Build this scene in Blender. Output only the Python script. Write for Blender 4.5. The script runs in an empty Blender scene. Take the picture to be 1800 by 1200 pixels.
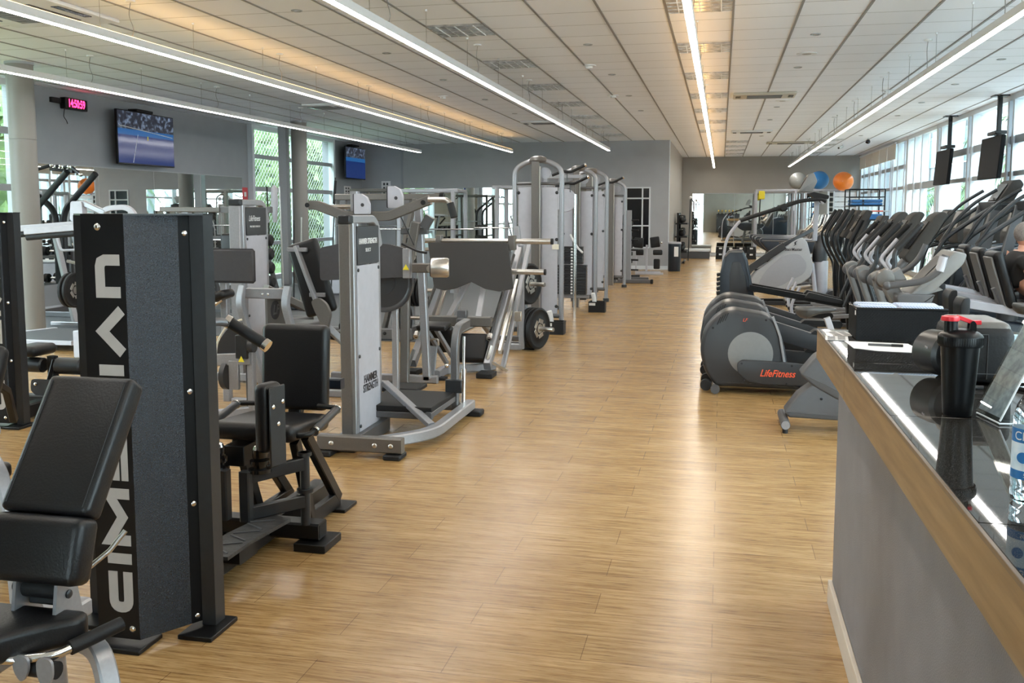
import bpy, bmesh, math, random
from mathutils import Vector, Matrix, Euler

# ------------------------------------------------------------------ camera, world, light, exposure
SC = bpy.context.scene
COL = SC.collection
R = math.radians
V = Vector
FPX, PPX, PPY = 1650.0, 900.0, 536.0
th = math.atan(165 / FPX)
psi = math.atan(368 * math.cos(th) / FPX)
fw = V((-math.sin(psi) * math.cos(th), math.cos(psi) * math.cos(th), -math.sin(th)))
rt = V((math.cos(psi), math.sin(psi), 0))
up = rt.cross(fw)
cam_data = bpy.data.cameras.new('camera')
cam = bpy.data.objects.new('camera', cam_data)
COL.objects.link(cam)
m = Matrix((rt, up, -fw)).transposed().to_4x4()
m.translation = V((0, 0, 1.6))
cam.matrix_world = m
cam_data.sensor_width = 36
cam_data.lens = FPX / 1800 * 36
cam_data.shift_y = -(600 - PPY) / 1800
cam_data.clip_end = 300
cam_data.clip_start = 0.05
SC.camera = cam

SC.view_settings.view_transform = 'Standard'
SC.view_settings.look = 'None'
SC.view_settings.gamma = 1
SC.view_settings.use_curve_mapping = False
SC.view_settings.exposure = 1.54
SC.cycles.use_denoising = True
SC.cycles.max_bounces = 9
SC.cycles.diffuse_bounces = 5
SC.cycles.glossy_bounces = 5
SC.cycles.transparent_max_bounces = 16
SC.cycles.sample_clamp_indirect = 6

world = bpy.data.worlds.new('sky')
SC.world = world
world.use_nodes = True
wn = world.node_tree
bg = wn.nodes['Background']
bg.inputs[0].default_value = (0.80, 0.91, 1.0, 1)
bg.inputs[1].default_value = 5.7

STRIP_COOL, STRIP_WARM = 15.0, 15.0      # strength of the light strips
GLOW = 3.2                             # strength of the warm up-light on two strips

# ------------------------------------------------------------------ materials
MATS = {}
def mat(name, col, rough=0.5, metal=0.0, noise=0, nscale=30, bump=0, bscale=60, coat=0, emit=None, estr=0, spec=0.5, var=None):
    if name in MATS: return MATS[name]
    M = bpy.data.materials.new(name); M.use_nodes = True
    nt = M.node_tree; b = nt.nodes['Principled BSDF']
    b.inputs['Base Color'].default_value = (*col, 1)
    b.inputs['Roughness'].default_value = rough
    b.inputs['Metallic'].default_value = metal
    b.inputs['Specular IOR Level'].default_value = spec
    b.inputs['Coat Weight'].default_value = coat
    if emit:
        b.inputs['Emission Color'].default_value = (*emit, 1)
        b.inputs['Emission Strength'].default_value = estr
    tc = nt.nodes.new('ShaderNodeTexCoord')
    if noise or var:
        n = nt.nodes.new('ShaderNodeTexNoise'); n.inputs['Scale'].default_value = nscale
        n.inputs['Detail'].default_value = 4
        nt.links.new(tc.outputs['Object'], n.inputs['Vector'])
        r = nt.nodes.new('ShaderNodeValToRGB')
        r.color_ramp.elements[0].position = 0.3; r.color_ramp.elements[1].position = 0.7
        c2 = var if var else [min(1, c * (1 + noise)) for c in col]
        c1 = col if var else [c * (1 - noise) for c in col]
        r.color_ramp.elements[0].color = (*c1, 1); r.color_ramp.elements[1].color = (*c2, 1)
        nt.links.new(n.outputs['Fac'], r.inputs[0]); nt.links.new(r.outputs[0], b.inputs['Base Color'])
    if bump:
        n2 = nt.nodes.new('ShaderNodeTexNoise'); n2.inputs['Scale'].default_value = bscale
        n2.inputs['Detail'].default_value = 3
        nt.links.new(tc.outputs['Object'], n2.inputs['Vector'])
        bp = nt.nodes.new('ShaderNodeBump'); bp.inputs['Strength'].default_value = bump
        bp.inputs['Distance'].default_value = 0.004
        nt.links.new(n2.outputs['Fac'], bp.inputs['Height']); nt.links.new(bp.outputs[0], b.inputs['Normal'])
    MATS[name] = M
    return M

SILVER = mat('silver_paint', (0.30, 0.30, 0.315), 0.38, 0.45, noise=0.05, nscale=80)
SILVERD = mat('grey_paint', (0.12, 0.12, 0.125), 0.4, 0.4, noise=0.05, nscale=80)
TAUPE = mat('platinum_paint', (0.145, 0.135, 0.125), 0.4, 0.4, noise=0.05, nscale=80)
PALE = mat('pale_shroud', (0.42, 0.42, 0.46), 0.45, 0.1, noise=0.04, nscale=15)
CHROME = mat('chrome', (0.75, 0.74, 0.72), 0.16, 1.0, bump=0.02)
STEEL = mat('brushed_steel', (0.55, 0.53, 0.50), 0.3, 0.9, noise=0.06, nscale=50)
BLACK = mat('black_powder_coat', (0.005, 0.0055, 0.0065), 0.36, 0.0, bump=0.12, bscale=400, spec=0.32)
BLACKG = mat('gloss_black', (0.010, 0.010, 0.011), 0.15, 0.0, noise=0.1)
TEXTURED = mat('textured_black', (0.008, 0.010, 0.014), 0.27, 0.0, nscale=260, bump=1.0, bscale=300, var=(0.022, 0.028, 0.038), spec=0.55)  # lighter bluish speckle in the base colour paints in specular sparkle
CHARC = mat('charcoal_post', (0.022, 0.024, 0.027), 0.36, 0.2, noise=0.08)
VINYL = mat('black_vinyl', (0.008, 0.008, 0.009), 0.38, 0.0, bump=0.2, bscale=160, spec=0.36)
RUBBER = mat('black_rubber', (0.010, 0.010, 0.011), 0.6, 0.0, bump=0.2, bscale=120, spec=0.35)
PLASTIC = mat('dark_plastic', (0.028, 0.029, 0.032), 0.36, 0.0, bump=0.08, bscale=300)
PLASTICB = mat('blue_black_plastic', (0.012, 0.018, 0.028), 0.33, 0.0, noise=0.08)
PLASTICG = mat('grey_plastic', (0.075, 0.075, 0.080), 0.42, 0.0, noise=0.04)
PLASTICL = mat('light_grey_plastic', (0.20, 0.20, 0.20), 0.42, 0.1, noise=0.03)
WHITE = mat('white_paint', (0.72, 0.74, 0.76), 0.4, 0.0, noise=0.02)
LOGO = mat('logo_grey', (0.40, 0.37, 0.345), 0.5, 0.0, noise=0.03)
LOGOW = mat('logo_white', (0.7, 0.7, 0.7), 0.5, 0.0, noise=0.03)
LOGOR = mat('logo_red', (0.75, 0.09, 0.03), 0.5, 0.0, noise=0.03)
LOGOK = mat('logo_black', (0.03, 0.03, 0.035), 0.5, 0.0, noise=0.03)
YELLOW = mat('warning_yellow', (0.75, 0.62, 0.03), 0.5, 0.0, noise=0.05)
PAPER = mat('paper', (0.75, 0.74, 0.74), 0.7, 0.0, noise=0.03)
CARD = mat('tape_card', (0.70, 0.66, 0.55), 0.7, 0, noise=0.05)

def nodes_of(M): return M.node_tree, M.node_tree.nodes['Principled BSDF']

def floor_mat():
    M = mat('oak_plank', (0.5, 0.3, 0.12), 0.32)
    nt, b = nodes_of(M); N = nt.nodes; L = nt.links
    tc = N.new('ShaderNodeTexCoord')
    br = N.new('ShaderNodeTexBrick')
    br.inputs['Scale'].default_value = 1.0
    br.inputs['Brick Width'].default_value = 0.92; br.inputs['Row Height'].default_value = 0.2
    br.inputs['Mortar Size'].default_value = 0.0014; br.inputs['Mortar Smooth'].default_value = 0.1
    br.inputs['Color1'].default_value = (0.475, 0.315, 0.145, 1); br.inputs['Color2'].default_value = (0.42, 0.268, 0.115, 1)
    br.inputs['Mortar'].default_value = (0.20, 0.115, 0.05, 1); br.offset = 0.5; br.inputs['Bias'].default_value = 0.0
    L.new(tc.outputs['Object'], br.inputs['Vector'])
    def streak(sx, sy, det, p0, p1, c0, c1):
        mp = N.new('ShaderNodeMapping'); mp.inputs['Scale'].default_value = (sx, sy, 1)
        L.new(tc.outputs['Object'], mp.inputs['Vector'])
        n = N.new('ShaderNodeTexNoise'); n.inputs['Scale'].default_value = 1; n.inputs['Detail'].default_value = det
        n.inputs['Roughness'].default_value = 0.62; n.inputs['Distortion'].default_value = 0.25
        L.new(mp.outputs[0], n.inputs['Vector'])
        r = N.new('ShaderNodeValToRGB')
        r.color_ramp.elements[0].position = p0; r.color_ramp.elements[1].position = p1
        r.color_ramp.elements[0].color = (*c0, 1); r.color_ramp.elements[1].color = (*c1, 1)
        L.new(n.outputs['Fac'], r.inputs[0]); return r
    s1 = streak(3.2, 60, 8, 0.34, 0.60, (0.60, 0.52, 0.42), (1.06, 1.06, 1.06))
    s2 = streak(1.6, 11, 4, 0.35, 0.65, (0.84, 0.81, 0.76), (1.05, 1.04, 1.04))
    s3 = streak(9, 210, 4, 0.34, 0.46, (0.34, 0.25, 0.17), (1.0, 1.0, 1.0))
    def mul(a, c, f=1.0):
        x = N.new('ShaderNodeMix'); x.data_type = 'RGBA'; x.blend_type = 'MULTIPLY'; x.inputs[0].default_value = f
        L.new(a, x.inputs[6]); L.new(c, x.inputs[7]); return x.outputs[2]
    c = mul(br.outputs['Color'], s1.outputs[0]); c = mul(c, s2.outputs[0]); c = mul(c, s3.outputs[0], 0.8)
    L.new(c, b.inputs['Base Color'])
    bp = N.new('ShaderNodeBump'); bp.inputs['Strength'].default_value = 0.12; bp.inputs['Distance'].default_value = 0.002
    L.new(s1.outputs[0], bp.inputs['Height']); L.new(bp.outputs[0], b.inputs['Normal'])
    b.inputs['Roughness'].default_value = 0.27
    b.inputs['Specular IOR Level'].default_value = 0.45
    return M

def wood_band_mat():
    M = mat('oak_laminate', (0.40, 0.24, 0.10), 0.38)
    nt, b = nodes_of(M); N = nt.nodes; L = nt.links
    tc = N.new('ShaderNodeTexCoord'); mp = N.new('ShaderNodeMapping'); mp.inputs['Scale'].default_value = (30, 3.2, 42)
    L.new(tc.outputs['Object'], mp.inputs[0])
    n = N.new('ShaderNodeTexNoise'); n.inputs['Scale'].default_value = 1; n.inputs['Detail'].default_value = 6
    L.new(mp.outputs[0], n.inputs[0])
    r = N.new('ShaderNodeValToRGB'); r.color_ramp.elements[0].position = 0.3; r.color_ramp.elements[1].position = 0.68
    r.color_ramp.elements[0].color = (0.175, 0.105, 0.045, 1); r.color_ramp.elements[1].color = (0.30, 0.19, 0.088, 1)
    L.new(n.outputs['Fac'], r.inputs[0]); L.new(r.outputs[0], b.inputs['Base Color'])
    return M

def granite_mat():
    M = mat('black_granite', (0.02, 0.02, 0.02), 0.08)
    nt, b = nodes_of(M); N = nt.nodes; L = nt.links
    tc = N.new('ShaderNodeTexCoord')
    v = N.new('ShaderNodeTexVoronoi'); v.inputs['Scale'].default_value = 420
    L.new(tc.outputs['Object'], v.inputs['Vector'])
    r = N.new('ShaderNodeValToRGB'); r.color_ramp.elements[0].position = 0.08; r.color_ramp.elements[1].position = 0.30
    r.color_ramp.elements[0].color = (0.22, 0.20, 0.175, 1); r.color_ramp.elements[1].color = (0.016, 0.015, 0.014, 1)
    L.new(v.outputs['Distance'], r.inputs[0]); L.new(r.outputs[0], b.inputs['Base Color'])
    n = N.new('ShaderNodeTexNoise'); n.inputs['Scale'].default_value = 300; L.new(tc.outputs['Object'], n.inputs['Vector'])
    mr = N.new('ShaderNodeMapRange'); mr.inputs['To Min'].default_value = 0.01; mr.inputs['To Max'].default_value = 0.04
    L.new(n.outputs['Fac'], mr.inputs[0]); L.new(mr.outputs[0], b.inputs['Roughness'])
    b.inputs['Specular IOR Level'].default_value = 0.38
    return M

def ceiling_mat():
    M = mat('mineral_tile', (0.85, 0.875, 0.93), 0.85)
    nt, b = nodes_of(M); N = nt.nodes; L = nt.links
    tc = N.new('ShaderNodeTexCoord')
    br = N.new('ShaderNodeTexBrick'); br.offset = 0
    br.inputs['Scale'].default_value = 1.0; br.inputs['Brick Width'].default_value = 0.625; br.inputs['Row Height'].default_value = 0.625
    br.inputs['Mortar Size'].default_value = 0.0045; br.inputs['Mortar Smooth'].default_value = 0.0
    br.inputs['Color1'].default_value = (0.85, 0.875, 0.93, 1); br.inputs['Color2'].default_value = (0.82, 0.845, 0.90, 1)
    br.inputs['Mortar'].default_value = (0.16, 0.16, 0.16, 1)
    mp = N.new('ShaderNodeMapping'); mp.inputs['Location'].default_value = (-0.07 - 0.0, 0.1, 0)
    L.new(tc.outputs['Object'], mp.inputs[0]); L.new(mp.outputs[0], br.inputs['Vector'])
    L.new(br.outputs['Color'], b.inputs['Base Color'])
    n = N.new('ShaderNodeTexNoise'); n.inputs['Scale'].default_value = 160; L.new(tc.outputs['Object'], n.inputs['Vector'])
    bp = N.new('ShaderNodeBump'); bp.inputs['Strength'].default_value = 0.2; bp.inputs['Distance'].default_value = 0.002
    L.new(n.outputs['Fac'], bp.inputs['Height']); L.new(bp.outputs[0], b.inputs['Normal'])
    return M

def glass_mat():
    M = bpy.data.materials.new('window_glass'); M.use_nodes = True
    nt = M.node_tree; nt.nodes.clear(); N = nt.nodes; L = nt.links
    o = N.new('ShaderNodeOutputMaterial'); t = N.new('ShaderNodeBsdfTransparent'); g = N.new('ShaderNodeBsdfGlossy')
    t.inputs[0].default_value = (0.93, 0.98, 0.97, 1); g.inputs['Roughness'].default_value = 0.01
    mx = N.new('ShaderNodeMixShader'); fr = N.new('ShaderNodeLayerWeight'); fr.inputs[0].default_value = 0.5
    pw = N.new('ShaderNodeMath'); pw.operation = 'POWER'; pw.inputs[1].default_value = 3.5; L.new(fr.outputs['Facing'], pw.inputs[0])
    ml = N.new('ShaderNodeMath'); ml.operation = 'MULTIPLY_ADD'; ml.inputs[1].default_value = 0.30; ml.inputs[2].default_value = 0.03; L.new(pw.outputs[0], ml.inputs[0])
    L.new(ml.outputs[0], mx.inputs[0]); L.new(t.outputs[0], mx.inputs[1]); L.new(g.outputs[0], mx.inputs[2]); L.new(mx.outputs[0], o.inputs[0])
    return M

OAK = floor_mat(); BAND = wood_band_mat(); GRANITE = granite_mat(); TILE = ceiling_mat(); GLASS = glass_mat()
WALL = mat('grey_wall', (0.30, 0.315, 0.335), 0.75, 0, noise=0.03, nscale=3, bump=0.15, bscale=90)
WALLB = mat('grey_green_wall', (0.36, 0.365, 0.385), 0.75, 0, noise=0.03, nscale=3, bump=0.1, bscale=90)
WALLT = mat('taupe_wall', (0.33, 0.31, 0.285), 0.75, 0, noise=0.03, nscale=2, bump=0.1, bscale=90)
PLASTER = mat('counter_plaster', (0.195, 0.19, 0.205), 0.6, 0, noise=0.10, nscale=5, bump=0.5, bscale=240)
MATFLOOR = mat('rubber_floor', (0.055, 0.057, 0.062), 0.5, 0, noise=0.12, nscale=60, bump=0.2, bscale=200)
MIRROR = mat('mirror', (0.86, 0.90, 0.88), 0.01, 1.0)
COLUMN = mat('column_paint', (0.22, 0.21, 0.195), 0.5, 0, noise=0.02, nscale=4)
FRAMEW = mat('white_aluminium', (0.62, 0.66, 0.70), 0.4, 0, noise=0.02)
FRAMEG = mat('window_grey', (0.34, 0.36, 0.38), 0.5, 0, noise=0.03)
SCREEN = mat('dark_screen', (0.012, 0.013, 0.016), 0.12)
CONSOLE = mat('console_plastic', (0.045, 0.042, 0.039), 0.6, 0.0, noise=0.08, spec=0.12)
SHIELD = mat('shield_grey', (0.055, 0.053, 0.056), 0.5, 0.0, noise=0.05, spec=0.25)
PANEL = mat('dull_screen', (0.004, 0.004, 0.005), 0.55, 0.0, noise=0.05, spec=0.10)
SKIN = mat('skin', (0.52, 0.27, 0.19), 0.5, 0, noise=0.06)

# ------------------------------------------------------------------ mesh builder
def fillet(pts, r, n=5):
    pts = [V(p) for p in pts]
    if r <= 0 or len(pts) < 3: return pts
    out = [pts[0]]
    for a, b, c in zip(pts, pts[1:], pts[2:]):
        d1, d2 = (a - b), (c - b)
        rr = min(r, d1.length * 0.48, d2.length * 0.48)
        p, q = b + d1.normalized() * rr, b + d2.normalized() * rr
        for i in range(n + 1):
            t = i / n
            out.append((1 - t) ** 2 * p + 2 * t * (1 - t) * b + t * t * q)
    out.append(pts[-1])
    return out

class MB:
    def __init__(s): s.bm = bmesh.new()
    def _xf(s, verts, M):
        bmesh.ops.transform(s.bm, matrix=M, verts=verts)
    def box(s, c, size, rot=None, bev=0.0, seg=1):
        g = bmesh.ops.create_cube(s.bm, size=1)
        vs = g['verts']
        bmesh.ops.scale(s.bm, vec=size, verts=vs)
        if bev:
            es = list({e for v in vs for e in v.link_edges})
            r = bmesh.ops.bevel(s.bm, geom=es, offset=bev, segments=seg, profile=0.5, affect='EDGES')
            vs = list({v for f in r['faces'] for v in f.verts} | set(v for v in vs if v.is_valid))
        M = Matrix.Translation(V(c))
        if rot is not None:
            M = M @ (rot if isinstance(rot, Matrix) else Euler(rot).to_matrix().to_4x4())
        s._xf(vs, M); return s
    def bb(s, x0, x1, y0, y1, z0, z1, bev=0.0, seg=1):
        return s.box(((x0 + x1) / 2, (y0 + y1) / 2, (z0 + z1) / 2), (abs(x1 - x0), abs(y1 - y0), abs(z1 - z0)), None, bev, seg)
    def sweep(s, pts, prof, upv=(0, 0, 1), closed=False, cap=True):
        pts = [V(p) for p in pts]; n = len(pts); k = len(prof)
        rings = []; side = None
        for i, p in enumerate(pts):
            if closed: t = (pts[(i + 1) % n] - pts[i - 1])
            elif i == 0: t = pts[1] - pts[0]
            elif i == n - 1: t = pts[-1] - pts[-2]
            else: t = (pts[i + 1] - p).normalized() + (p - pts[i - 1]).normalized()
            t = t.normalized()
            if side is None:
                u0 = V(upv)
                if abs(u0.normalized().dot(t)) > 0.97: u0 = V((0, 1, 0)) if abs(t.y) < 0.9 else V((1, 0, 0))
                side = t.cross(u0).normalized()
            else:
                side = (side - t * side.dot(t)).normalized()
            u = side.cross(t).normalized()
            sc = 1.0
            rings.append([s.bm.verts.new(p + side * a + u * b) for a, b in prof])
        m_ = n if closed else n - 1
        for i in range(m_):
            a, b = rings[i], rings[(i + 1) % n]
            for j in range(k):
                s.bm.faces.new((a[j], a[(j + 1) % k], b[(j + 1) % k], b[j]))
        if cap and not closed:
            s.bm.faces.new(rings[0][::-1]); s.bm.faces.new(rings[-1])
        return s
    def tube(s, pts, r, n=10, fil=0.0, closed=False, fn=5):
        pts = fillet(pts, fil, fn) if not closed else [V(p) for p in pts]
        return s.sweep(pts, [(r * math.cos(2 * math.pi * i / n), r * math.sin(2 * math.pi * i / n)) for i in range(n)], closed=closed)
    def bar(s, pts, w, h=None, fil=0.0, upv=(0, 0, 1)):
        h = h or w; c = min(w, h) * 0.12
        a, b = w / 2, h / 2
        prof = [(-a + c, -b), (a - c, -b), (a, -b + c), (a, b - c), (a - c, b), (-a + c, b), (-a, b - c), (-a, -b + c)]
        return s.sweep(fillet(pts, fil), prof, upv)
    def cyl(s, p, q, r, r2=None, n=18):
        p, q = V(p), V(q); d = q - p
        z = d.normalized(); x = z.orthogonal().normalized(); y = z.cross(x)
        r2 = r if r2 is None else r2
        A = [s.bm.verts.new(p + (x * math.cos(2 * math.pi * i / n) + y * math.sin(2 * math.pi * i / n)) * r) for i in range(n)]
        B = [s.bm.verts.new(q + (x * math.cos(2 * math.pi * i / n) + y * math.sin(2 * math.pi * i / n)) * r2) for i in range(n)]
        for i in range(n): s.bm.faces.new((A[i], A[(i + 1) % n], B[(i + 1) % n], B[i]))
        s.bm.faces.new(A[::-1]); s.bm.faces.new(B)
        return s
    def lathe(s, prof, c=(0, 0, 0), axis=(0, 0, 1), n=28, cap=True):
        z = V(axis).normalized(); x = z.orthogonal().normalized(); y = z.cross(x); c = V(c)
        rings = []
        for r, h in prof:
            rings.append([s.bm.verts.new(c + z * h + (x * math.cos(2 * math.pi * i / n) + y * math.sin(2 * math.pi * i / n)) * max(r, 1e-4)) for i in range(n)])
        for a, b in zip(rings, rings[1:]):
            for i in range(n): s.bm.faces.new((a[i], a[(i + 1) % n], b[(i + 1) % n], b[i]))
        if cap: s.bm.faces.new(rings[0][::-1]); s.bm.faces.new(rings[-1])
        return s
    def prism(s, poly, plane, a, b, fil=0.0, bev=0.0):
        """poly: 2D points in plane 'xz','yz','xy'; extruded from a to b along the third axis"""
        if fil:
            P = [V((x, y, 0)) for x, y in poly]; n = len(P); out = []
            for i in range(n):
                p0, p1, p2 = P[i - 1], P[i], P[(i + 1) % n]
                d1, d2 = p0 - p1, p2 - p1
                rr = min(fil, d1.length * 0.45, d2.length * 0.45)
                u, w = p1 + d1.normalized() * rr, p1 + d2.normalized() * rr
                for j in range(5):
                    t = j / 4; q = (1 - t) ** 2 * u + 2 * t * (1 - t) * p1 + t * t * w
                    out.append((q.x, q.y))
            poly = out
        f = {'xz': lambda x, y, t: (x, t, y), 'yz': lambda x, y, t: (t, x, y), 'xy': lambda x, y, t: (x, y, t)}[plane]
        A = [s.bm.verts.new(f(x, y, a)) for x, y in poly]
        B = [s.bm.verts.new(f(x, y, b)) for x, y in poly]
        n = len(poly); fs = []
        for i in range(n): fs.append(s.bm.faces.new((A[i], A[(i + 1) % n], B[(i + 1) % n], B[i])))
        fa = s.bm.faces.new(A[::-1]); fb = s.bm.faces.new(B)
        bmesh.ops.recalc_face_normals(s.bm, faces=fs + [fa, fb])
        if bev:
            es = list(set(fa.edges) | set(fb.edges))
            bmesh.ops.bevel(s.bm, geom=es, offset=bev, segments=3, profile=0.5, affect='EDGES')
        return s
    def ball(s, c, r, sc=(1, 1, 1), n=20, rot=None):
        g = bmesh.ops.create_uvsphere(s.bm, u_segments=n, v_segments=max(8, n // 2), radius=r)
        M = Matrix.Translation(V(c))
        if rot is not None: M = M @ Euler(rot).to_matrix().to_4x4()
        M = M @ Matrix.Diagonal((*sc, 1)); s._xf(g['verts'], M); return s
    def pad(s, c, size, rot=None, r=None):
        """an upholstered pad: rounded box with slightly bulging faces"""
        r = r or min(size) * 0.42
        return s.box(c, size, rot, r, 4)
    def quad(s, *ps):
        s.bm.faces.new([s.bm.verts.new(p) for p in ps]); return s

ORG = V((0, 0, 0))
KEEP = set('slat ribs rib slots trim seam tags squares block foliage frond mesh weave fins louvre stack fin band frame_wire text weight_stack vents bottles line digits teeth towel_fold shroud_line lid_ribs cooling_ribs'.split())
def clusters(bm):
    """separate solid pieces of one builder, pieces that touch stay together"""
    seen = set(); comps = []
    for v in bm.verts:
        if v in seen: continue
        st = [v]; seen.add(v); c = []
        while st:
            a = st.pop(); c.append(a)
            for e in a.link_edges:
                b = e.other_vert(a)
                if b not in seen: seen.add(b); st.append(b)
        comps.append(c)
    if len(comps) < 2 or len(comps) > 90: return None
    bx = []
    for c in comps:
        bx.append([min(v.co[i] for v in c) - .003 for i in range(3)] + [max(v.co[i] for v in c) + .003 for i in range(3)])
    par = list(range(len(comps)))
    def f(i):
        while par[i] != i: i = par[i]
        return i
    for i in range(len(comps)):
        for j in range(i):
            if all(bx[i][k] <= bx[j][k + 3] and bx[j][k] <= bx[i][k + 3] for k in range(3)): par[f(i)] = f(j)
    g = {}
    for i in range(len(comps)): g.setdefault(f(i), []).extend(comps[i])
    return list(g.values()) if len(g) > 1 else None

def obj(name, mb, material, parent=None, kind=None, label=None, cat=None, group=None, smooth=True, org=None):
    if parent is not None and kind is None and name.split('_')[-1] not in KEEP and name not in KEEP and parent.get('kind') is None:
        cl = clusters(mb.bm)
        if cl:
            cl.sort(key=len)
            mb.bm.verts.index_update()
            vi = {v: i for i, v in enumerate(mb.bm.verts)}
            for c in cl[:-1]:
                nb = MB(); mp = {}
                for v in c: mp[v] = nb.bm.verts.new(v.co)
                for fc in {f for v in c for f in v.link_faces}: nb.bm.faces.new([mp[v] for v in fc.verts])
                one_obj(name, nb, material, parent, smooth=smooth, org=org)
            bmesh.ops.delete(mb.bm, geom=[v for c in cl[:-1] for v in c], context='VERTS')
    return one_obj(name, mb, material, parent, kind, label, cat, group, smooth, org)

def one_obj(name, mb, material, parent=None, kind=None, label=None, cat=None, group=None, smooth=True, org=None):
    o0 = ORG if org is None else V(org)
    if parent is None and org is None: o0 = V((0, 0, 0))
    me = bpy.data.meshes.new(name)
    bmesh.ops.recalc_face_normals(mb.bm, faces=mb.bm.faces[:])
    bmesh.ops.translate(mb.bm, vec=-o0, verts=mb.bm.verts[:])
    mb.bm.to_mesh(me); mb.bm.free()
    me.materials.append(material)
    if smooth:
        me.polygons.foreach_set('use_smooth', [True] * len(me.polygons))
        me.set_sharp_from_angle(angle=R(38))
    o = bpy.data.objects.new(name, me); COL.objects.link(o)
    if parent is not None: o.parent = parent
    elif org is not None: o.location = o0
    if kind: o['kind'] = kind
    if label: o['label'] = label
    if cat: o['category'] = cat
    if group: o['group'] = group
    return o

def thing(name, label, cat, loc=(0, 0, 0), rotz=0, group=None):
    global ORG
    o = bpy.data.objects.new(name, None); COL.objects.link(o)
    o.location = loc; o.rotation_euler = (0, 0, rotz); o.empty_display_size = 0.1
    o['label'] = label; o['category'] = cat
    if group: o['group'] = group
    ORG = V(loc)
    return o

KIDS = {}
def kids(o): return [c for c in o.children]
def copy_tree(o, parent=None, label=None, loc=None, rotz=None, group=None):
    c = o.copy(); COL.objects.link(c)
    if parent is not None: c.parent = parent
    if label: c['label'] = label
    if group: c['group'] = group
    if loc is not None: c.location = loc
    if rotz is not None: c.rotation_euler = (0, 0, rotz)
    for ch in list(o.children): copy_tree(ch, c)
    return c

def lettering(body, size, M, material, parent, name='lettering', extrude=0.0008, squash=1.0, shear=0.0, bold=0.0, align='CENTER'):
    """real letters as a thin mesh; M maps the text plane into root space (world minus ORG handled here)"""
    cu = bpy.data.curves.new(name, 'FONT'); cu.body = body; cu.size = size; cu.extrude = extrude
    cu.align_x = align; cu.align_y = 'CENTER'; cu.shear = shear; cu.offset = bold
    t = bpy.data.objects.new(name, cu); COL.objects.link(t)
    dg = bpy.context.evaluated_depsgraph_get()
    me = bpy.data.meshes.new_from_object(t.evaluated_get(dg))
    bpy.data.objects.remove(t)
    me.transform(Matrix.Diagonal((squash, 1, 1, 1))); me.transform(M); me.transform(Matrix.Translation(-ORG))
    me.materials.clear(); me.materials.append(material)
    o = bpy.data.objects.new(name, me); COL.objects.link(o); o.parent = parent
    return o

def frame_mat(o, x, y):
    """matrix whose X axis is x, Y axis is y, at o"""
    x = V(x).normalized(); y = V(y).normalized(); z = x.cross(y)
    M = Matrix((x, y, z)).transposed().to_4x4(); M.translation = V(o); return M

def bolts(pts, axis, r, parent, material=None, name='bolt'):
    for p in pts:
        b = MB(); a = V(axis).normalized()
        b.lathe([(r, 0), (r, r * 0.25), (r * 0.7, r * 0.55), (r * 0.35, r * 0.6)], p, a, 12)
        obj(name, b, material or CHROME, parent)
# ------------------------------------------------------------------ the room
XL, XR, YN, YB, YF, ZC, XM = -10.3, 4.7, -4.0, 26.1, 34.6, 3.52, -1.4
S = dict(kind='structure')
obj('floor', MB().bb(XL - .3, XR + .3, YN - .3, YF + .3, -0.1, 0), OAK, **S)
obj('floor_rubber', MB().bb(-10.28, -3.3, 10.9, 26.08, 0.0, 0.012), MATFLOOR, **S)
obj('ceiling', MB().bb(XL - .3, XR + .3, YN - .3, YF + .3, ZC, ZC + .1), TILE, **S)
obj('wall_left', MB().bb(XL - .25, XL, 12.3, 19.3, 0, ZC), WALL, **S)
obj('wall_left_far', MB().bb(XL - .25, XL, 23.9, YB + .3, 0, ZC), WALL, **S)
obj('wall_left_near', MB().bb(XL - .25, XL, YN, 3.0, 0, ZC), WALL, **S)
obj('wall_back', MB().bb(XL - .25, XM, YB, YB + .25, 0, ZC), WALLB, **S)
obj('wall_recess', MB().bb(XM - .25, XM, YB + .25, YF, 0, ZC), WALLT, **S)
obj('wall_far', MB().bb(XM - .25, XR + .3, YF, YF + .25, 0, ZC), WALLT, **S)
obj('wall_rear', MB().bb(XL - .25, -2.75, YN - .25, YN, 0, ZC).bb(-1.3, XR + .3, YN - .25, YN, 0, ZC).bb(-2.75, -1.3, YN - .25, YN, 3.0, ZC), WALLT, **S)
w6 = obj('window_6', MB().bb(-2.75, -2.69, YN - .12, YN - .04, 0, 3.0).bb(-1.36, -1.3, YN - .12, YN - .04, 0, 3.0).bb(-2.06, -2.0, YN - .12, YN - .04, 0, 3.0).bb(-2.75, -1.3, YN - .12, YN - .04, 2.94, 3.0).bb(-2.75, -1.3, YN - .12, YN - .04, 2.1, 2.16), FRAMEW, **S)
obj('window_pane', MB().bb(-2.69, -2.06, YN - .082, YN - .078, 0, 2.94).bb(-2.0, -1.36, YN - .082, YN - .078, 0, 2.94), GLASS, w6)
obj('trim_corner', MB().bb(XM - .012, XM + .012, YB - .012, YB + .02, 0, ZC), FRAMEW, **S)
obj('trim_pilaster', MB().bb(-9.08, -9.02, YB - .03, YB, 0, ZC), WALL, **S)
obj('baseboard_back', MB().bb(XL, XM, YB - .015, YB, 0, .1), FRAMEW, **S)
obj('baseboard_far', MB().bb(XM, XR, YF - .015, YF, 0, .1), FRAMEW, **S)
obj('baseboard_left', MB().bb(XL, XL + .015, 12.3, 19.3, 0.012, .11), FRAMEW, **S)

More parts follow.
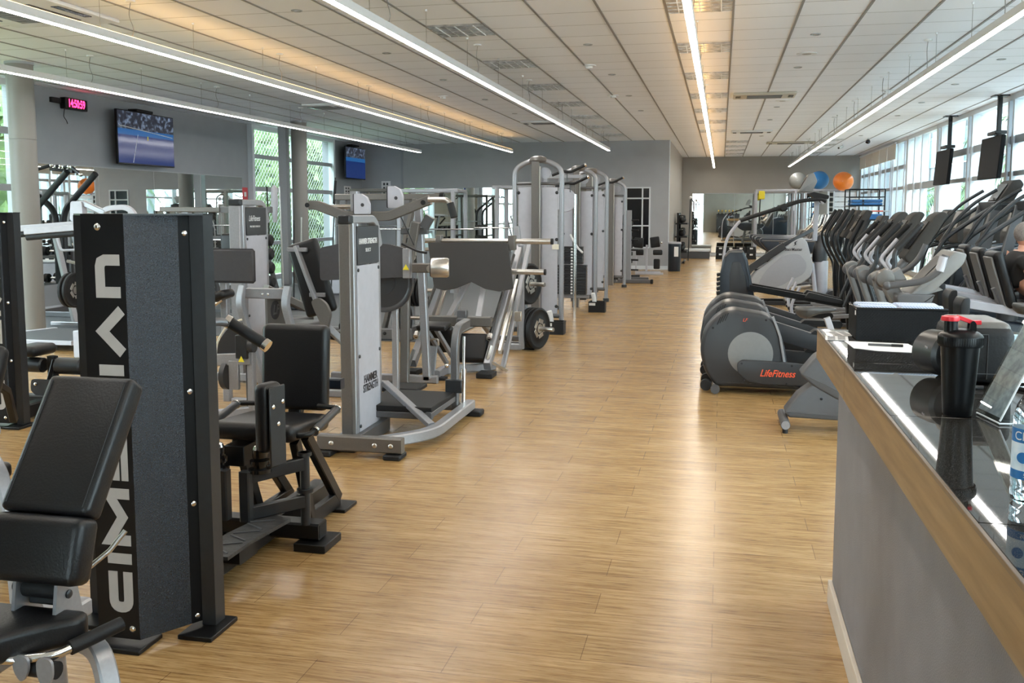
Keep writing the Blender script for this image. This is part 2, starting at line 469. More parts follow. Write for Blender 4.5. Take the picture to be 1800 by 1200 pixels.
# main tees of the ceiling grid, running away from the door
GRID = mat('ceiling_tee', (0.25, 0.24, 0.235), 0.5, 0, noise=.05)
g = MB()
x = 0.07 - 0.625 * 16
while x < XR:
    if x > XL:
        y1 = YF if x > XM else YB
        g.bb(x - .011, x + .011, YN, y1, ZC - .008, ZC + .002)
    x += 0.625
obj('trim_ceiling_tees', g, GRID, **S)
# window rows -----------------------------------------------------------
def window_wall(n, X, y0, y1, ny, transoms, sgn, frame=FRAMEW, sill=.12, rails=FRAMEG, ylist=None):
    """a glazed wall in the plane x = X; sgn = +1 when outside lies at +x"""
    f = MB(); rr = MB(); gl = MB()
    ys = ylist or [y0 + (y1 - y0) * i / ny for i in range(ny + 1)]
    for y in ys: f.bb(X - .03, X + .09 * sgn + .03, y - .05, y + .05, 0, ZC)
    f.bb(X - .04, X + .10, ys[0], ys[-1], ZC - .09, ZC); rr.bb(X - .05, X + .10, ys[0], ys[-1], 0, sill)
    for z, h in transoms: rr.bb(X + .0, X + .06, ys[0], ys[-1], z - h / 2, z + h / 2)
    for a, b in zip(ys, ys[1:]): gl.bb(X + .028, X + .034, a + .05, b - .05, sill, ZC - .09)
    w = obj('window_%d' % n, f, frame, **S)
    obj('window_rail', rr, rails, w); obj('window_pane', gl, GLASS, w)
    return w
yl = []
y = YN + .1
while y < 23.5:
    yl += [y, y + .28]; y += 2.63
wr = window_wall(1, XR, 0, 0, 0, [(2.78, .13), (2.22, .08), (1.15, .09)], 1, ylist=yl)
yd = [23.9, 24.9, 25.9]
window_wall(2, XR, 0, 0, 0, [(2.22, .16)], 1, ylist=[yl[-1] + .11, 24.4, 25.3, 26.18])
window_wall(3, XR, 0, 0, 0, [(2.78, .1), (2.22, .08), (1.15, .08)], 1, ylist=[26.3, 26.6, 27.6, 28.3, 28.6, 29.6, 30.4, 30.7, 31.7, 32.5, 32.8, 33.8, 34.5])
window_wall(4, XL, 0, 0, 0, [(2.78, .1), (1.95, .1), (1.0, .1)], 1, ylist=[3.0, 5.3, 7.6, 9.95, 12.25])
window_wall(5, XL, 0, 0, 0, [(2.83, .09), (2.1, .10), (.86, .09)], 1, ylist=[19.35, 21.55, 23.85])
# white curtain-like inner fins between the panes on the right
fin = MB()
for a in yl[1:]:
    fin.bb(XR + .12, XR + .42, a - .02, a + .015, 0, ZC)
for k in range(14): fin.bb(XR + .12, XR + .40, 26.5 + k * .58, 26.53 + k * .58, 0, ZC)
obj('trim_fins', fin, FRAMEW, **S)

# mirrors -------------------------------------------------------------
def mirror(name, label, x0, x1, y0, y1, z0, z1, seams, ax):
    t = thing(name, label, 'mirror', ((x0 + x1) / 2, (y0 + y1) / 2, z0))
    obj('mirror_glass', MB().bb(x0, x1, y0, y1, z0, z1), MIRROR, t)
    f = MB()
    for s_ in seams:
        if ax == 'y': f.bb(x0, x1 + .002, s_ - .006, s_ + .006, z0, z1)
        else: f.bb(s_ - .006, s_ + .006, y0 - .002, y1, z0, z1)
    if ax == 'x': f.bb(x0, x1, y0 - .004, y1, z1, z1 + .025)
    else: f.bb(x0, x1 + .004, y0, y1, z1, z1 + .02)
    obj('mirror_trim', f, FRAMEG, t)
mirror('wall_mirror', 'long wall mirror under the large television on the grey left wall', XL, XL + .012, 12.5, 19.0, .45, 2.33, [14.1, 15.7, 17.3], 'y')
mirror('wall_mirror', 'wide wall mirror behind the leg press on the grey green back wall', -9.0, -3.2, YB - .012, YB, .45, 2.26, [-7.5, -6.0, -4.6], 'x')
mirror('wall_mirror', 'far wall mirror behind the black steps at the end of the aisle', -1.02, 3.2, YF - .012, YF, .12, 2.22, [.45, 1.8], 'x')

# interior window in the back wall with white bars
t = thing('interior_window', 'dark interior window with white bars left of the black bin', 'window', (-2.24, YB, .6))
obj('dark_pane', MB().bb(-2.56, -1.92, YB - .008, YB, .62, 2.24), SCREEN, t)
f = MB()
for xx in (-2.56, -2.12, -1.92): f.bb(xx - .02, xx + .02, YB - .03, YB, .6, 2.26)
for zz in (.6, 1.2, 1.95, 2.24): f.bb(-2.56, -1.92, YB - .028, YB, zz - .018, zz + .018)
obj('window_bar', f, FRAMEW, t)

# columns -------------------------------------------------------------
def column(x, y, label):
    t = thing('round_column', label, 'column', (x, y, 0), group=None)
    r = .165
    b = MB().lathe([(r, 0.0), (r, 2.52), (r - .006, 2.522), (r - .006, 2.532), (r, 2.534), (r, ZC - .001)], (x, y, 0), n=40)
    obj('shaft', b, COLUMN, t)
    obj('column_base', MB().lathe([(r + .012, 0), (r + .012, .04), (r, .045)], (x, y, 0), n=40), FRAMEG, t)
    obj('column_cap', MB().lathe([(r + .01, ZC - .03), (r + .01, ZC)], (x, y, 0), n=40), FRAMEG, t)
column(-8.94, 10.75, 'thick round beige column at the left edge of the photo')
column(-8.92, 19.0, 'round beige column standing in front of the tall left windows')
obj('trim_duct', MB().bb(-9.36, -9.18, 18.9, 19.06, 0, ZC), FRAMEG, **S)

# roller blinds at the far end of the window wall
for i in range(5):
    y0 = 27.6 + i * 1.38
    lab = ['nearest beige roller blind, cut short by the white window post', 'second beige roller blind from the near end of the window wall',
           'middle beige roller blind at the far end of the window wall', 'second beige roller blind from the taupe far wall',
           'last beige roller blind touching the taupe far wall'][i]
    t = thing('roller_blind', lab, 'blind', (XR - .08, y0, 3.0), group='roller blinds')
    obj('blind_fabric', MB().bb(XR - .085, XR - .075, y0 + .02, y0 + 1.34, 3.02, 3.43), mat('blind_fabric', (.66, .62, .55), .8, 0, noise=.03), t)
    obj('blind_tube', MB().cyl((XR - .08, y0 + .01, 3.45), (XR - .08, y0 + 1.35, 3.45), .03), FRAMEW, t)

# ------------------------------------------------------------------ suspended light strips
E_COOL = mat('strip_cool', (1, 1, 1), .5, emit=(1.0, 0.97, 0.93), estr=STRIP_COOL)
E_WARM = mat('strip_warm', (1, 1, 1), .5, emit=(1.0, 0.92, 0.80), estr=STRIP_WARM)
E_GLOW = mat('strip_uplight', (1, 1, 1), .5, emit=(1.0, 0.55, 0.18), estr=GLOW)
def strip(x, y0, y1, label, z=3.11, e=E_COOL, glow=False):
    t = thing('linear_light', label, 'light', (x, y1, z), group='suspended light strips')
    obj('housing', MB().bb(x - .032, x + .032, y0, y1, z + .006, z + .075), WHITE, t)
    obj('diffuser', MB().bb(x - .026, x + .026, y0 + .01, y1 - .01, z, z + .006), e, t)
    if glow: obj('uplight', MB().bb(x - .022, x + .022, y0 + .01, y1 - .01, z + .075, z + .08), E_GLOW, t)
    w = MB(); cp = MB(); cord = MB()
    y = y1 - .08; k = 0
    while y > max(y0, 3.5):
        w.cyl((x, y, z + .07), (x, y, ZC), .0022, n=5)
        cp.cyl((x, y, ZC - .02), (x, y, ZC), .012, n=8)
        if k % 2 == 1:
            yy = y + .45
            if yy < y1:
                cord.tube([(x, yy, z + .07), (x + .01, yy + .03, z + .16), (x - .012, yy - .02, z + .27), (x, yy, ZC - .02)], .004, 5, .06)
                cp.cyl((x, yy, ZC - .015), (x, yy, ZC), .045, n=12)
        y -= 1.5; k += 1
    obj('suspension_wire', w, GRID, t); obj('power_cord', cord, GRID, t); obj('ceiling_cup', cp, WHITE, t)
strip(-2.80, 1.2, 23.9, 'long white light strip crossing the ceiling centre, ending above the cable towers')
strip(-5.33, 1.2, 24.0, 'long light strip second from the left, warm glow on the ceiling above it', glow=True)
strip(-7.68, 1.2, 23.6, 'leftmost long light strip, passing above the large television')
strip(-0.28, 1.2, 34.0, 'light strip over the wooden aisle, running toward the far mirror', e=E_WARM, glow=True)
strip(2.23, 1.2, 33.7, 'rightmost light strip, above the row of cardio machines', e=E_COOL)

# ------------------------------------------------------------------ ceiling furniture
ALU = mat('louvre_aluminium', (0.62, 0.62, 0.62), 0.3, 0.85, noise=.35, nscale=14, bump=.5, bscale=9)
LOUV = None
def louvre(x, y, label, first=[None]):
    if first[0]:
        return copy_tree(first[0], label=label, loc=(x, y, ZC))
    t = thing('louvre_panel', label, 'ceiling light', (x, y, ZC), group='unlit aluminium louvre lights')
    obj('reflector', MB().bb(x - .30, x + .30, y - .30, y + .30, ZC - .012, ZC), ALU, t)
    f = MB()
    for k in range(5): f.bb(x - .30, x + .30, y - .30 + k * .147, y - .296 + k * .147, ZC - .018, ZC - .006)
    f.bb(x - .11, x - .10, y - .3, y + .3, ZC - .02, ZC - .006); f.bb(x + .10, x + .11, y - .3, y + .3, ZC - .02, ZC - .006)
    obj('louvre', f, ALU, t)
    l = MB()
    for k in (-.2, 0, .2): l.cyl((x + k, y - .28, ZC - .016), (x + k, y + .28, ZC - .016), .006, n=6)
    obj('fluorescent_tube', l, WHITE, t)
    first[0] = t; return t
ords = ['nearest', 'second', 'third', 'fourth', 'fifth', 'sixth', 'seventh', 'eighth', 'ninth', 'farthest']
for i in range(7):
    louvre(-2.745, 9.87 + 2.36 * i, ('%s dark louvre panel in the ceiling row beside the centre light strip' % (ords[i] if i < 6 else 'farthest')))
for i in range(7):
    louvre(-.24, 9.15 + 2.36 * i, ('%s louvre panel in the ceiling row right above the aisle light strip' % (ords[i] if i < 6 else 'farthest')))

for k in range(4):
    louvre(.37, 27.0 + 1.9 * k, '%s small louvre panel in the far ceiling right of the aisle light strip' % ['nearest', 'second', 'third', 'farthest'][k])
    louvre(2.88, 27.0 + 1.9 * k, '%s small louvre panel in the far ceiling beside the rightmost light strip' % ['nearest', 'second', 'third', 'farthest'][k])

def downlight(x, y, label, r=.055, first=[None]):
    if first[0]: return copy_tree(first[0], label=label, loc=(x, y, ZC))
    t = thing('downlight', label, 'ceiling light', (x, y, ZC), group='small round ceiling spots')
    obj('trim_ring', MB().lathe([(r, 0), (r, -.006), (r * .75, -.008), (r * .7, -.001)], (x, y, ZC), n=20), FRAMEG, t)
    obj('lamp', MB().lathe([(r * .68, -.001), (r * .4, -.004), (.001, -.005)], (x, y, ZC), n=16), ALU, t)
    first[0] = t; return t
where = {'-4.0': 'between the two left-hand light strips', '-1.6': 'between the centre light strip and the aisle', '1.0': 'right of the aisle light strip', '3.4': 'near the window wall'}
for xs, yy in ((-4.03, (8.6, 11.1, 13.5, 16.0, 18.4)), (-1.55, (11.04, 13.5, 16.0, 18.4)), (.96, (10.95, 13.37, 18.3, 20.8, 25.2)), (3.43, (10.8, 13.23, 15.66, 18.12, 20.47, 25.6))):
    for k, y in enumerate(yy):
        n_ = 'nearest' if k == 0 else ('farthest' if k == len(yy) - 1 else ords[k])
        downlight(xs, y, '%s small round ceiling spot %s' % (n_, where['%.1f' % xs]))
for (x, y, l) in ((.98, 12.25, 'flat round ceiling speaker nearest the aisle cassette'), (1.0, 17.3, 'flat round ceiling speaker beyond the nearest air cassette')):
    t = thing('ceiling_speaker', l, 'speaker', (x, y, ZC))
    obj('speaker_grille', MB().lathe([(.11, 0), (.11, -.006), (.001, -.01)], (x, y, ZC), n=24), mat('grille', (.38, .37, .36), .7, 0, noise=.05, nscale=300), t)
    obj('speaker_rim', MB().lathe([(.12, 0), (.12, -.008), (.11, -.008)], (x, y, ZC), n=24), WHITE, t)
for (x, y, l) in ((-1.75, 12.6, 'white smoke detector between centre strip and aisle, nearer one'), (-1.8, 15.9, 'white smoke detector between centre strip and aisle, farther one'),
                  (2.55, 16.2, 'white smoke detector left of the rightmost light strip'), (-4.6, 15.4, 'white smoke detector in the warm glow on the ceiling')):
    t = thing('smoke_detector', l, 'detector', (x, y, ZC), group='smoke detectors')
    obj('detector_base', MB().lathe([(.09, 0), (.09, -.012)], (x, y, ZC), n=20), WHITE, t)
    obj('detector_head', MB().lathe([(.05, -.012), (.045, -.04), (.02, -.048), (.001, -.048)], (x, y, ZC), n=20), WHITE, t)
CREAM = mat('cassette_plastic', (.50, .47, .40), .5, 0, noise=.03)
def cassette(x, y, sx, sy, label, m=CREAM):
    t = thing('air_cassette', label, 'air conditioner', (x, y, ZC))
    obj('panel', MB().box((x, y, ZC - .02), (sx, sy, .04), None, .015, 2), m, t)
    obj('intake_grille', MB().bb(x - sx * .28, x + sx * .28, y - sy * .3, y + sy * .3, ZC - .048, ZC - .04), PLASTICG, t)
    v = MB()
    for k in range(8): v.bb(x - sx * .27, x + sx * .27, y - sy * .28 + k * sy * .075, y - sy * .27 + k * sy * .075, ZC - .052, ZC - .048)
    obj('slat', v, GRID, t)
    for s_ in (-1, 1): obj('air_outlet', MB().bb(x + s_ * sx * .42 - .04, x + s_ * sx * .42 + .04, y - sy * .2, y + sy * .2, ZC - .046, ZC - .04), SCREEN, t)
cassette(.65, 16.3, 1.0, .62, 'cream air conditioning cassette right of the aisle light strip, nearest one')
cassette(.67, 23.6, .95, .5, 'flat white air conditioning cassette beyond the cream one', WHITE)
cassette(1.85, 27.6, 1.3, .5, 'small white air cassette near the far wall ceiling')
cassette(-3.75, 20.2, 1.0, .55, 'white air cassette crossed by the centre light strip', WHITE)
cassette(-7.1, 16.3, .62, .8, 'white air cassette between the two left light strips', WHITE)
cassette(-6.55, 8.0, 1.2, 1.2, 'large white air cassette at the top left corner', WHITE)

for (x, y, l) in ((3.35, 28.6, 'white bullet camera on the ceiling near the blinds'), (3.75, 26.6, 'dark dome camera on the ceiling near the blinds')):
    t = thing('security_camera', l, 'camera', (x, y, ZC))
    obj('mount', MB().cyl((x, y, ZC - .06), (x, y, ZC), .02), WHITE, t)
    if 'bullet' in l:
        obj('camera_body', MB().cyl((x, y, ZC - .08), (x - .12, y - .14, ZC - .13), .04), WHITE, t)
    else:
        obj('camera_body', MB().ball((x, y, ZC - .09), .06), SCREEN, t)
    obj('lens', MB().cyl((x - .12, y - .14, ZC - .13) if 'bullet' in l else (x - .04, y - .04, ZC - .1), (x - .13, y - .15, ZC - .133) if 'bullet' in l else (x - .05, y - .06, ZC - .11), .025), SCREEN, t)
# ------------------------------------------------------------------ near left: adjustable bench
t = thing('adjustable_bench', 'silver framed bench with black vinyl backrest in the bottom left corner', 'bench', (-1.73, 1.95, 0))
ang = math.atan2(.20, .29)          # lean of the backrest from vertical
def leanpad(zc, yc, L, thick, w, lean, bev, name, parent, x=-1.735):
    p = MB().pad((x, yc, zc), (w, thick, L), (-lean, 0, 0), bev)
    return obj(name, p, VINYL, parent)
bk = leanpad(.955, 2.225, .395, .072, .272, ang, .019, 'backrest', t)
pip = MB()
c, s_ = math.cos(ang), math.sin(ang)
def lp(u, v, w_): return (-1.735 + u, 2.225 - v * c + w_ * s_, .955 + v * s_ + w_ * c)
pip.tube([lp(-.116, .0365, -.178), lp(-.116, .0365, .178)], .0022, 6).tube([lp(.116, .0365, -.178), lp(.116, .0365, .178)], .0022, 6)
obj('piping', pip, RUBBER, bk)
leanpad(.715, 2.075, .175, .085, .285, .30, .026, 'lumbar_pad', t)
hs = [(.19, 2.09), (.20, 2.04), (.13, 1.975), (.075, 1.90), (.065, 1.80), (.065, 1.46)]
obj('seat', MB().prism([(-1.795 + a, b) for a, b in hs] + [(-1.795 - a, b) for a, b in hs[::-1]], 'xy', .478, .553, .03, .018), VINYL, t)
obj('back_bracket', MB().box((-1.74, 2.12, .63), (.10, .035, .16), (-.25, 0, 0), .004), CHARC, t)
b = MB()
for xx in (-1.80, -1.675):
    b.prism([(2.03, .50), (2.06, .68), (2.11, .68), (2.15, .50)], 'yz', xx - .005, xx + .005, .015)
obj('side_bracket', b, SILVER, t)
obj('adjuster_pin', MB().cyl((-1.80, 2.09, .60), (-1.69, 2.09, .60), .026).cyl((-1.80, 2.09, .60), (-1.83, 2.09, .60), .016), RUBBER, t)
obj('adjust_lever', MB().tube([(-1.63, 2.11, .65), (-1.59, 2.16, .69), (-1.565, 2.195, .735)], .007, 10), STEEL, t)
obj('seat_rail', MB().bar([(-1.79, 1.45, .45), (-1.79, 2.3, .46)], .06, .05), SILVER, t)
b = MB()
for xx in (-1.70, -1.58):
    pass
for x0_, zb_ in ((-1.70, .44), (-1.632, .43)):
    b.prism([(x0_, .50), (x0_ + .045, .50), (x0_ + .045, zb_ + .02), (x0_ + .0225, zb_ - .012), (x0_, zb_ + .02)], 'xz', 1.915, 1.923, .018)
obj('pivot_plate', b, SILVER, t)
obj('pivot_sleeve', MB().cyl((-1.69, 1.95, .455), (-1.60, 1.95, .455), .022), RUBBER, t)
hb = obj('handle_bar', MB().tube([(-2.0, 1.91, .485), (-1.72, 1.915, .485), (-1.62, 1.96, .485), (-1.60, 2.01, .488), (-1.57, 2.07, .494)], .0125, 12, .05), CHROME, t)
obj('handle_grip', MB().cyl((-1.605, 2.005, .487), (-1.542, 2.13, .503), .019), RUBBER, hb)
obj('front_leg', MB().bar([(-1.68, 2.14, .44), (-1.57, 2.08, .45), (-1.50, 2.03, .30), (-1.47, 2.0, .012)], .05, .045, .12), SILVER, t)
obj('rear_leg', MB().bar([(-1.86, 2.25, .47), (-1.93, 2.35, .25), (-1.96, 2.4, .012)], .05, .045, .1), SILVER, t)
obj('center_leg', MB().bar([(-1.79, 1.5, .44), (-1.79, 1.35, .012)], .05), SILVER, t)
obj('floor_bar', MB().bar([(-1.98, 2.4, .02), (-1.45, 2.0, .02)], .04, .04), SILVER, t)
bolts([(-1.669, 2.09, .59)], (1, 0, 0), .012, t, CHARC)

# a second silver frame at the very left edge
t = thing('curl_bench', 'curved silver bench frame with grey foam roller cut by the left edge', 'bench', (-2.75, 2.9, 0))
obj('curved_frame', MB().bar([(-2.95, 3.05, .62), (-2.72, 2.98, .69), (-2.60, 2.92, .63), (-2.50, 2.86, .35), (-2.45, 2.82, .012)], .05, .06, .14), SILVER, t)
obj('foam_roller', MB().cyl((-3.05, 2.95, .78), (-2.66, 2.95, .78), .032), PLASTICG, t)
obj('roller_cap', MB().cyl((-2.66, 2.95, .78), (-2.635, 2.95, .78), .026), PALE, t)
obj('roller_post', MB().bar([(-2.9, 2.97, .60), (-2.9, 2.96, .78)], .035), SILVER, t)
obj('seat', MB().pad((-2.98, 3.1, .55), (.35, .26, .07), None, .025), VINYL, t)
obj('rear_leg', MB().bar([(-2.95, 3.1, .52), (-3.0, 3.4, .012)], .05), SILVER, t)

# ------------------------------------------------------------------ black selectorised towers
def stroke(mb, pts, hw, to3, fil=0.0, th=.002, nrm=(0, -1, 0)):
    P = [V((a, b, 0)) for a, b in pts]
    P = [V((p.x, p.y, 0)) for p in fillet(P, fil, 5)]
    Lf, Rt = [], []
    for i, p in enumerate(P):
        if i == 0: d = (P[1] - p).normalized(); nn = V((-d.y, d.x, 0)); k = 1
        elif i == len(P) - 1: d = (p - P[-2]).normalized(); nn = V((-d.y, d.x, 0)); k = 1
        else:
            d1, d2 = (p - P[i - 1]).normalized(), (P[i + 1] - p).normalized()
            n1 = V((-d1.y, d1.x, 0)); n2 = V((-d2.y, d2.x, 0)); nn = (n1 + n2).normalized(); k = min(1 / max(nn.dot(n1), .35), 2.2)
        Lf.append(p + nn * hw * k); Rt.append(p - nn * hw * k)
    nv = V(nrm) * th
    top = [(mb.bm.verts.new(to3(a.x, a.y) + nv), mb.bm.verts.new(to3(b.x, b.y) + nv)) for a, b in zip(Lf, Rt)]
    bot = [(mb.bm.verts.new(to3(a.x, a.y)), mb.bm.verts.new(to3(b.x, b.y))) for a, b in zip(Lf, Rt)]
    F = mb.bm.faces.new
    for i in range(len(P) - 1):
        F((top[i][0], top[i + 1][0], top[i + 1][1], top[i][1])); F((bot[i][1], bot[i + 1][1], bot[i + 1][0], bot[i][0]))
        F((top[i][0], bot[i][0], bot[i + 1][0], top[i + 1][0])); F((top[i][1], top[i + 1][1], bot[i + 1][1], bot[i][1]))
    F((top[0][0], top[0][1], bot[0][1], bot[0][0])); F((top[-1][1], top[-1][0], bot[-1][0], bot[-1][1]))

def tower_letters(x_right, y, z0, parent, k=1.0, H=.098):
    """the word CIMERIAN reading upward on the narrow front plate"""
    hw = .0185
    def word(x0, w, pts, fil=0.0):
        mb = MB()
        stroke(mb, pts, hw, lambda a, b: V((x_right - b, y, z0 + (x0 + a) * k)), fil)
        obj('letter', mb, LOGO, parent)
    h = hw; cur = 0; g_ = .028
    def nxt(w):
        nonlocal cur
        r_ = cur; cur += w + g_; return r_
    w = .145; word(nxt(w), w, [(w, h), (h, h), (h, H - h), (w, H - h)], .035)
    w = 2 * h; word(nxt(w), w, [(h, 0), (h, H)])
    w = .20; word(nxt(w), w, [(h, 0), (h, H - .012), (w / 2, .030), (w - h, H - .012), (w - h, 0)])
    w = .165; x0 = nxt(w)
    hw2 = hw; hw = .0135
    for tt in (.0135, H / 2, H - .0135): word(x0, w, [(0, tt), (w, tt)])
    hw = hw2
    w = .14; word(nxt(w), w, [(h, 0), (h, H - h), (w - h, H - h), (w - h, H * .45), (h * 2.2, H * .42)], .03)
    word(cur - w - g_, w, [(w * .45, H * .45), (w - h * .6, 0)])
    w = 2 * h; word(nxt(w), w, [(h, 0), (h, H)])
    w = .17; word(nxt(w), w, [(h * .7, 0), (w / 2, H - h), (w - h * .7, 0)])
    w = .145; word(nxt(w), w, [(h, 0), (h, H - h), (w - h * 2.2, H - h), (w - h * 1.4, H - h * 1.25), (w - h, H - h * 2.1), (w - h, 0)])

FLG = mat('matte_black', (.004, .004, .0045), .7, 0, noise=.1, nscale=40, spec=.2)
def tower(t, cx, y0, letters=True, dx=.109, dy=.165):
    """letter plate facing -y, textured panels slanting back on both sides, square posts, foot plates"""
    X = lambda d: cx + d
    Ht = 1.585
    obj('letter_plate', MB().bb(X(-.088), X(.083), y0, y0 + .012, .035, Ht), BLACK, t)
    if letters: tower_letters(X(.062), y0, .135, t, 1.063)
    for s_ in (1, -1):
        P = lambda d, e: (X(s_ * d), y0 + e)
        a_ = .083 + dx
        obj('side_panel', MB().prism([P(.083, .0), P(a_, dy), P(a_ - .006, dy + .007), P(.078, .008)], 'xy', .035, Ht), TEXTURED, t)
        obj('panel_flange', MB().prism([P(a_, dy), P(a_ + .026, dy + .04), P(a_ + .018, dy + .046), P(a_ - .006, dy + .007)], 'xy', .035, Ht), FLG, t)
        obj('post', MB().prism([P(a_ + .026, dy + .033), P(a_ + .080, dy + .037), P(a_ + .080, dy + .105), P(a_ + .026, dy + .105)], 'xy', .02, Ht), CHARC, t)
        obj('foot_plate', MB().bb(X(s_ * (a_ - .022)), X(s_ * (a_ + .118)), y0 + dy - .065, y0 + dy + .135, 0, .018, .003), BLACK, t)
        nv = V((s_ * .83, -.55, 0))
        bolts([V((X(s_ * (a_ + .013)), y0 + dy + .021, z)) + nv * .001 for z in (1.52, .93, .50, .06)], nv, .011, t)
    obj('foot_plate', MB().bb(X(-.08), X(.11), y0 - .05, y0 + .10, 0, .018, .003), BLACK, t)
    bolts([(X(-.02), y0, 1.545), (X(.055), y0, .075)], (0, -1, 0), .013, t)
    obj('top_cap', MB().prism([(X(-.088), y0), (X(.083), y0), (X(.163 + dx), y0 + dy + .04), (X(.163 + dx), y0 + dy + .11), (X(-.163 - dx), y0 + dy + .11), (X(-.163 - dx), y0 + dy + .04)], 'xy', Ht, Ht + .006), BLACK, t)
    w = MB()
    for k in range(20): w.bb(X(-.07), X(.07), y0 + .04, y0 + .12, .12 + k * .042, .155 + k * .042)
    obj('weight_stack', w, SILVERD, t)

TREAD = mat('worn_tread', (.035, .034, .034), .55, 0, noise=.5, nscale=18, bump=.6, bscale=40)
cx, y0 = -2.13, 2.93
t = thing('hip_machine', 'black inner thigh machine with tall lettered tower in the left foreground', 'gym machine', (cx, y0, 0))
tower(t, cx, y0)
obj('base_beam', MB().bar([(cx, y0 + .27, .07), (cx, 4.72, .07)], .10, .11), BLACK, t)
bolts([(cx + .05, 3.42, .07), (cx + .05, 3.72, .085)], (1, 0, 0), .011, t)
obj('cross_beam', MB().bar([(cx - .32, 4.06, .085), (cx + .30, 4.06, .085)], .10, .08), BLACK, t)
obj('beam_opening', MB().bb(cx + .300, cx + .302, 4.025, 4.095, .055, .115), RUBBER, t)
for s_ in (1, -1):
    obj('foot_plate', MB().bb(cx + s_ * .19, cx + s_ * .35, 3.97, 4.17, 0, .045 if s_ < 0 else .04, .004), BLACK, t)
    # pivot tube and double swing arm
    px_ = cx + s_ * .235
    obj('pivot_tube', MB().cyl((px_, 4.02, .12), (px_, 4.02, .47), .023).cyl((px_, 4.02, .28), (px_, 4.02, .295), .040).cyl((px_, 4.02, .455), (px_, 4.02, .47), .034), CHARC, t)
    a = MB()
    a.bar([(px_, 4.0, .42), (px_ - s_ * .18, 3.80, .40)], .035, .06); a.bar([(px_, 4.0, .24), (px_ - s_ * .18, 3.80, .23)], .035, .06)
    a.bar([(px_ - s_ * .18, 3.79, .20), (px_ - s_ * .18, 3.79, .43)], .05, .05)
    obj('swing_arm', a, CHARC, t)
    k_ = (px_ - s_ * .13, 3.83)
    obj('pivot_collar', MB().lathe([(.052, .42), (.052, .436), (.030, .438), (.030, .455), (.044, .458), (.044, .475)], (*k_, 0), n=20), BLACKG, t)
    obj('pin_knob', MB().lathe([(.026, .475), (.033, .49), (.033, .525)], (*k_, 0), n=20), BLACKG, t)
    obj('knob_cap', MB().lathe([(.031, .525), (.024, .541), (.010, .547), (.001, .548)], (*k_, 0), n=20), CHROME, t)
    # knee pad on its steel plate
    ang_ = s_ * R(74)
    mt = Euler((0, 0, ang_)).to_matrix().to_4x4()
    kx = cx + s_ * .232
    obj('pad_plate', MB().box((kx, 3.76, .655), (.10, .010, .36), mt, .004), CHARC, t)
    obj('knee_pad', MB().pad((kx - s_ * .050, 3.775, .69), (.125, .07, .31), mt, .028), VINYL, t)
    nv_ = V((math.sin(ang_), -math.cos(ang_), 0)); tv_ = V((math.cos(ang_), math.sin(ang_), 0))
    bolts([V((kx, 3.76, .76)) + nv_ * .006 + tv_ * .03, V((kx, 3.76, .745)) + nv_ * .006 - tv_ * .03, V((kx, 3.76, .665)) + nv_ * .006], nv_, .010, t)
    # tread plate
    tp = MB().prism([(cx + s_ * .05, 3.36), (cx + s_ * .20, 3.36), (cx + s_ * .20, 3.56), (cx + s_ * .235, 3.86), (cx + s_ * .10, 3.90), (cx + s_ * .05, 3.62)], 'xy', .185, .20)
    obj('tread_plate', tp, TREAD, t)
    rb = MB()
    for q in range(6):
        rb.box((cx + s_ * .13, 3.42 + q * .075, .203), (.11, .006, .005), (0, 0, R(28 * (1 if q % 2 else -1))))
    obj('tread_rib', rb, SILVERD, t)
    obj('tread_bracket', MB().bar([(cx, 3.55, .15), (cx + s_ * .19, 3.55, .15)], .16, .06), BLACK, t)
    # seat frame
    obj('seat_leg', MB().bar([(cx + s_ * .15, 4.10, .50), (cx + s_ * .14, 4.28, .06)], .04, .06), BLACK, t)
    obj('seat_leg', MB().bar([(cx + s_ * .15, 4.22, .50), (cx + s_ * .14, 4.62, .06)], .04, .06), BLACK, t)
    obj('leg_gusset', MB().bb(cx + s_ * .12, cx + s_ * .16, 4.25, 4.62, .02, .10, .004), BLACK, t)
    obj('foot_plate', MB().bb(cx + s_ * .09, cx + s_ * .21, 4.55, 4.72, 0, .02, .003), BLACK, t)
    h_ = obj('side_handle', MB().tube([(cx + s_ * .18, 3.98, .555), (cx + s_ * .27, 3.99, .56), (cx + s_ * .275, 4.05, .565), (cx + s_ * .275, 4.33, .62), (cx + s_ * .16, 4.35, .62)], .013, 10, .03), BLACK, t)
    obj('grip', MB().cyl((cx + s_ * .275, 4.06, .567), (cx + s_ * .275, 4.31, .615), .020), PLASTIC, h_)
    obj('grip_ring', MB().cyl((cx + s_ * .275, 4.045, .564), (cx + s_ * .275, 4.06, .567), .023).cyl((cx + s_ * .275, 4.31, .615), (cx + s_ * .275, 4.32, .617), .023), CHROME, h_)
obj('seat', MB().pad((cx, 4.15, .555), (.44, .44, .085), (R(-4), 0, 0), .036), VINYL, t)
obj('backrest', MB().pad((cx, 4.44, .80), (.365, .075, .44), (R(-5), 0, 0), .032), VINYL, t)
obj('back_post', MB().bar([(cx, 4.40, .45), (cx, 4.53, .95)], .07, .05), BLACK, t)
obj('lever_stub', MB().bar([(cx - .1, 4.55, .70), (cx + .21, 4.55, .70)], .055, .055), PLASTICB, t)
obj('seat_bracket', MB().bb(cx - .14, cx - .04, 3.95, 4.2, .40, .50, .004), BLACK, t)
hb = obj('range_handle', MB().tube([(-2.02, 3.22, 1.10), (-1.98, 3.30, 1.16), (-1.93, 3.36, 1.165), (-1.90, 3.40, 1.15)], .017, 12, .03), SILVERD, t)
obj('grip', MB().cyl((-1.905, 3.395, 1.155), (-1.765, 3.40, 1.075), .0225), RUBBER, hb)
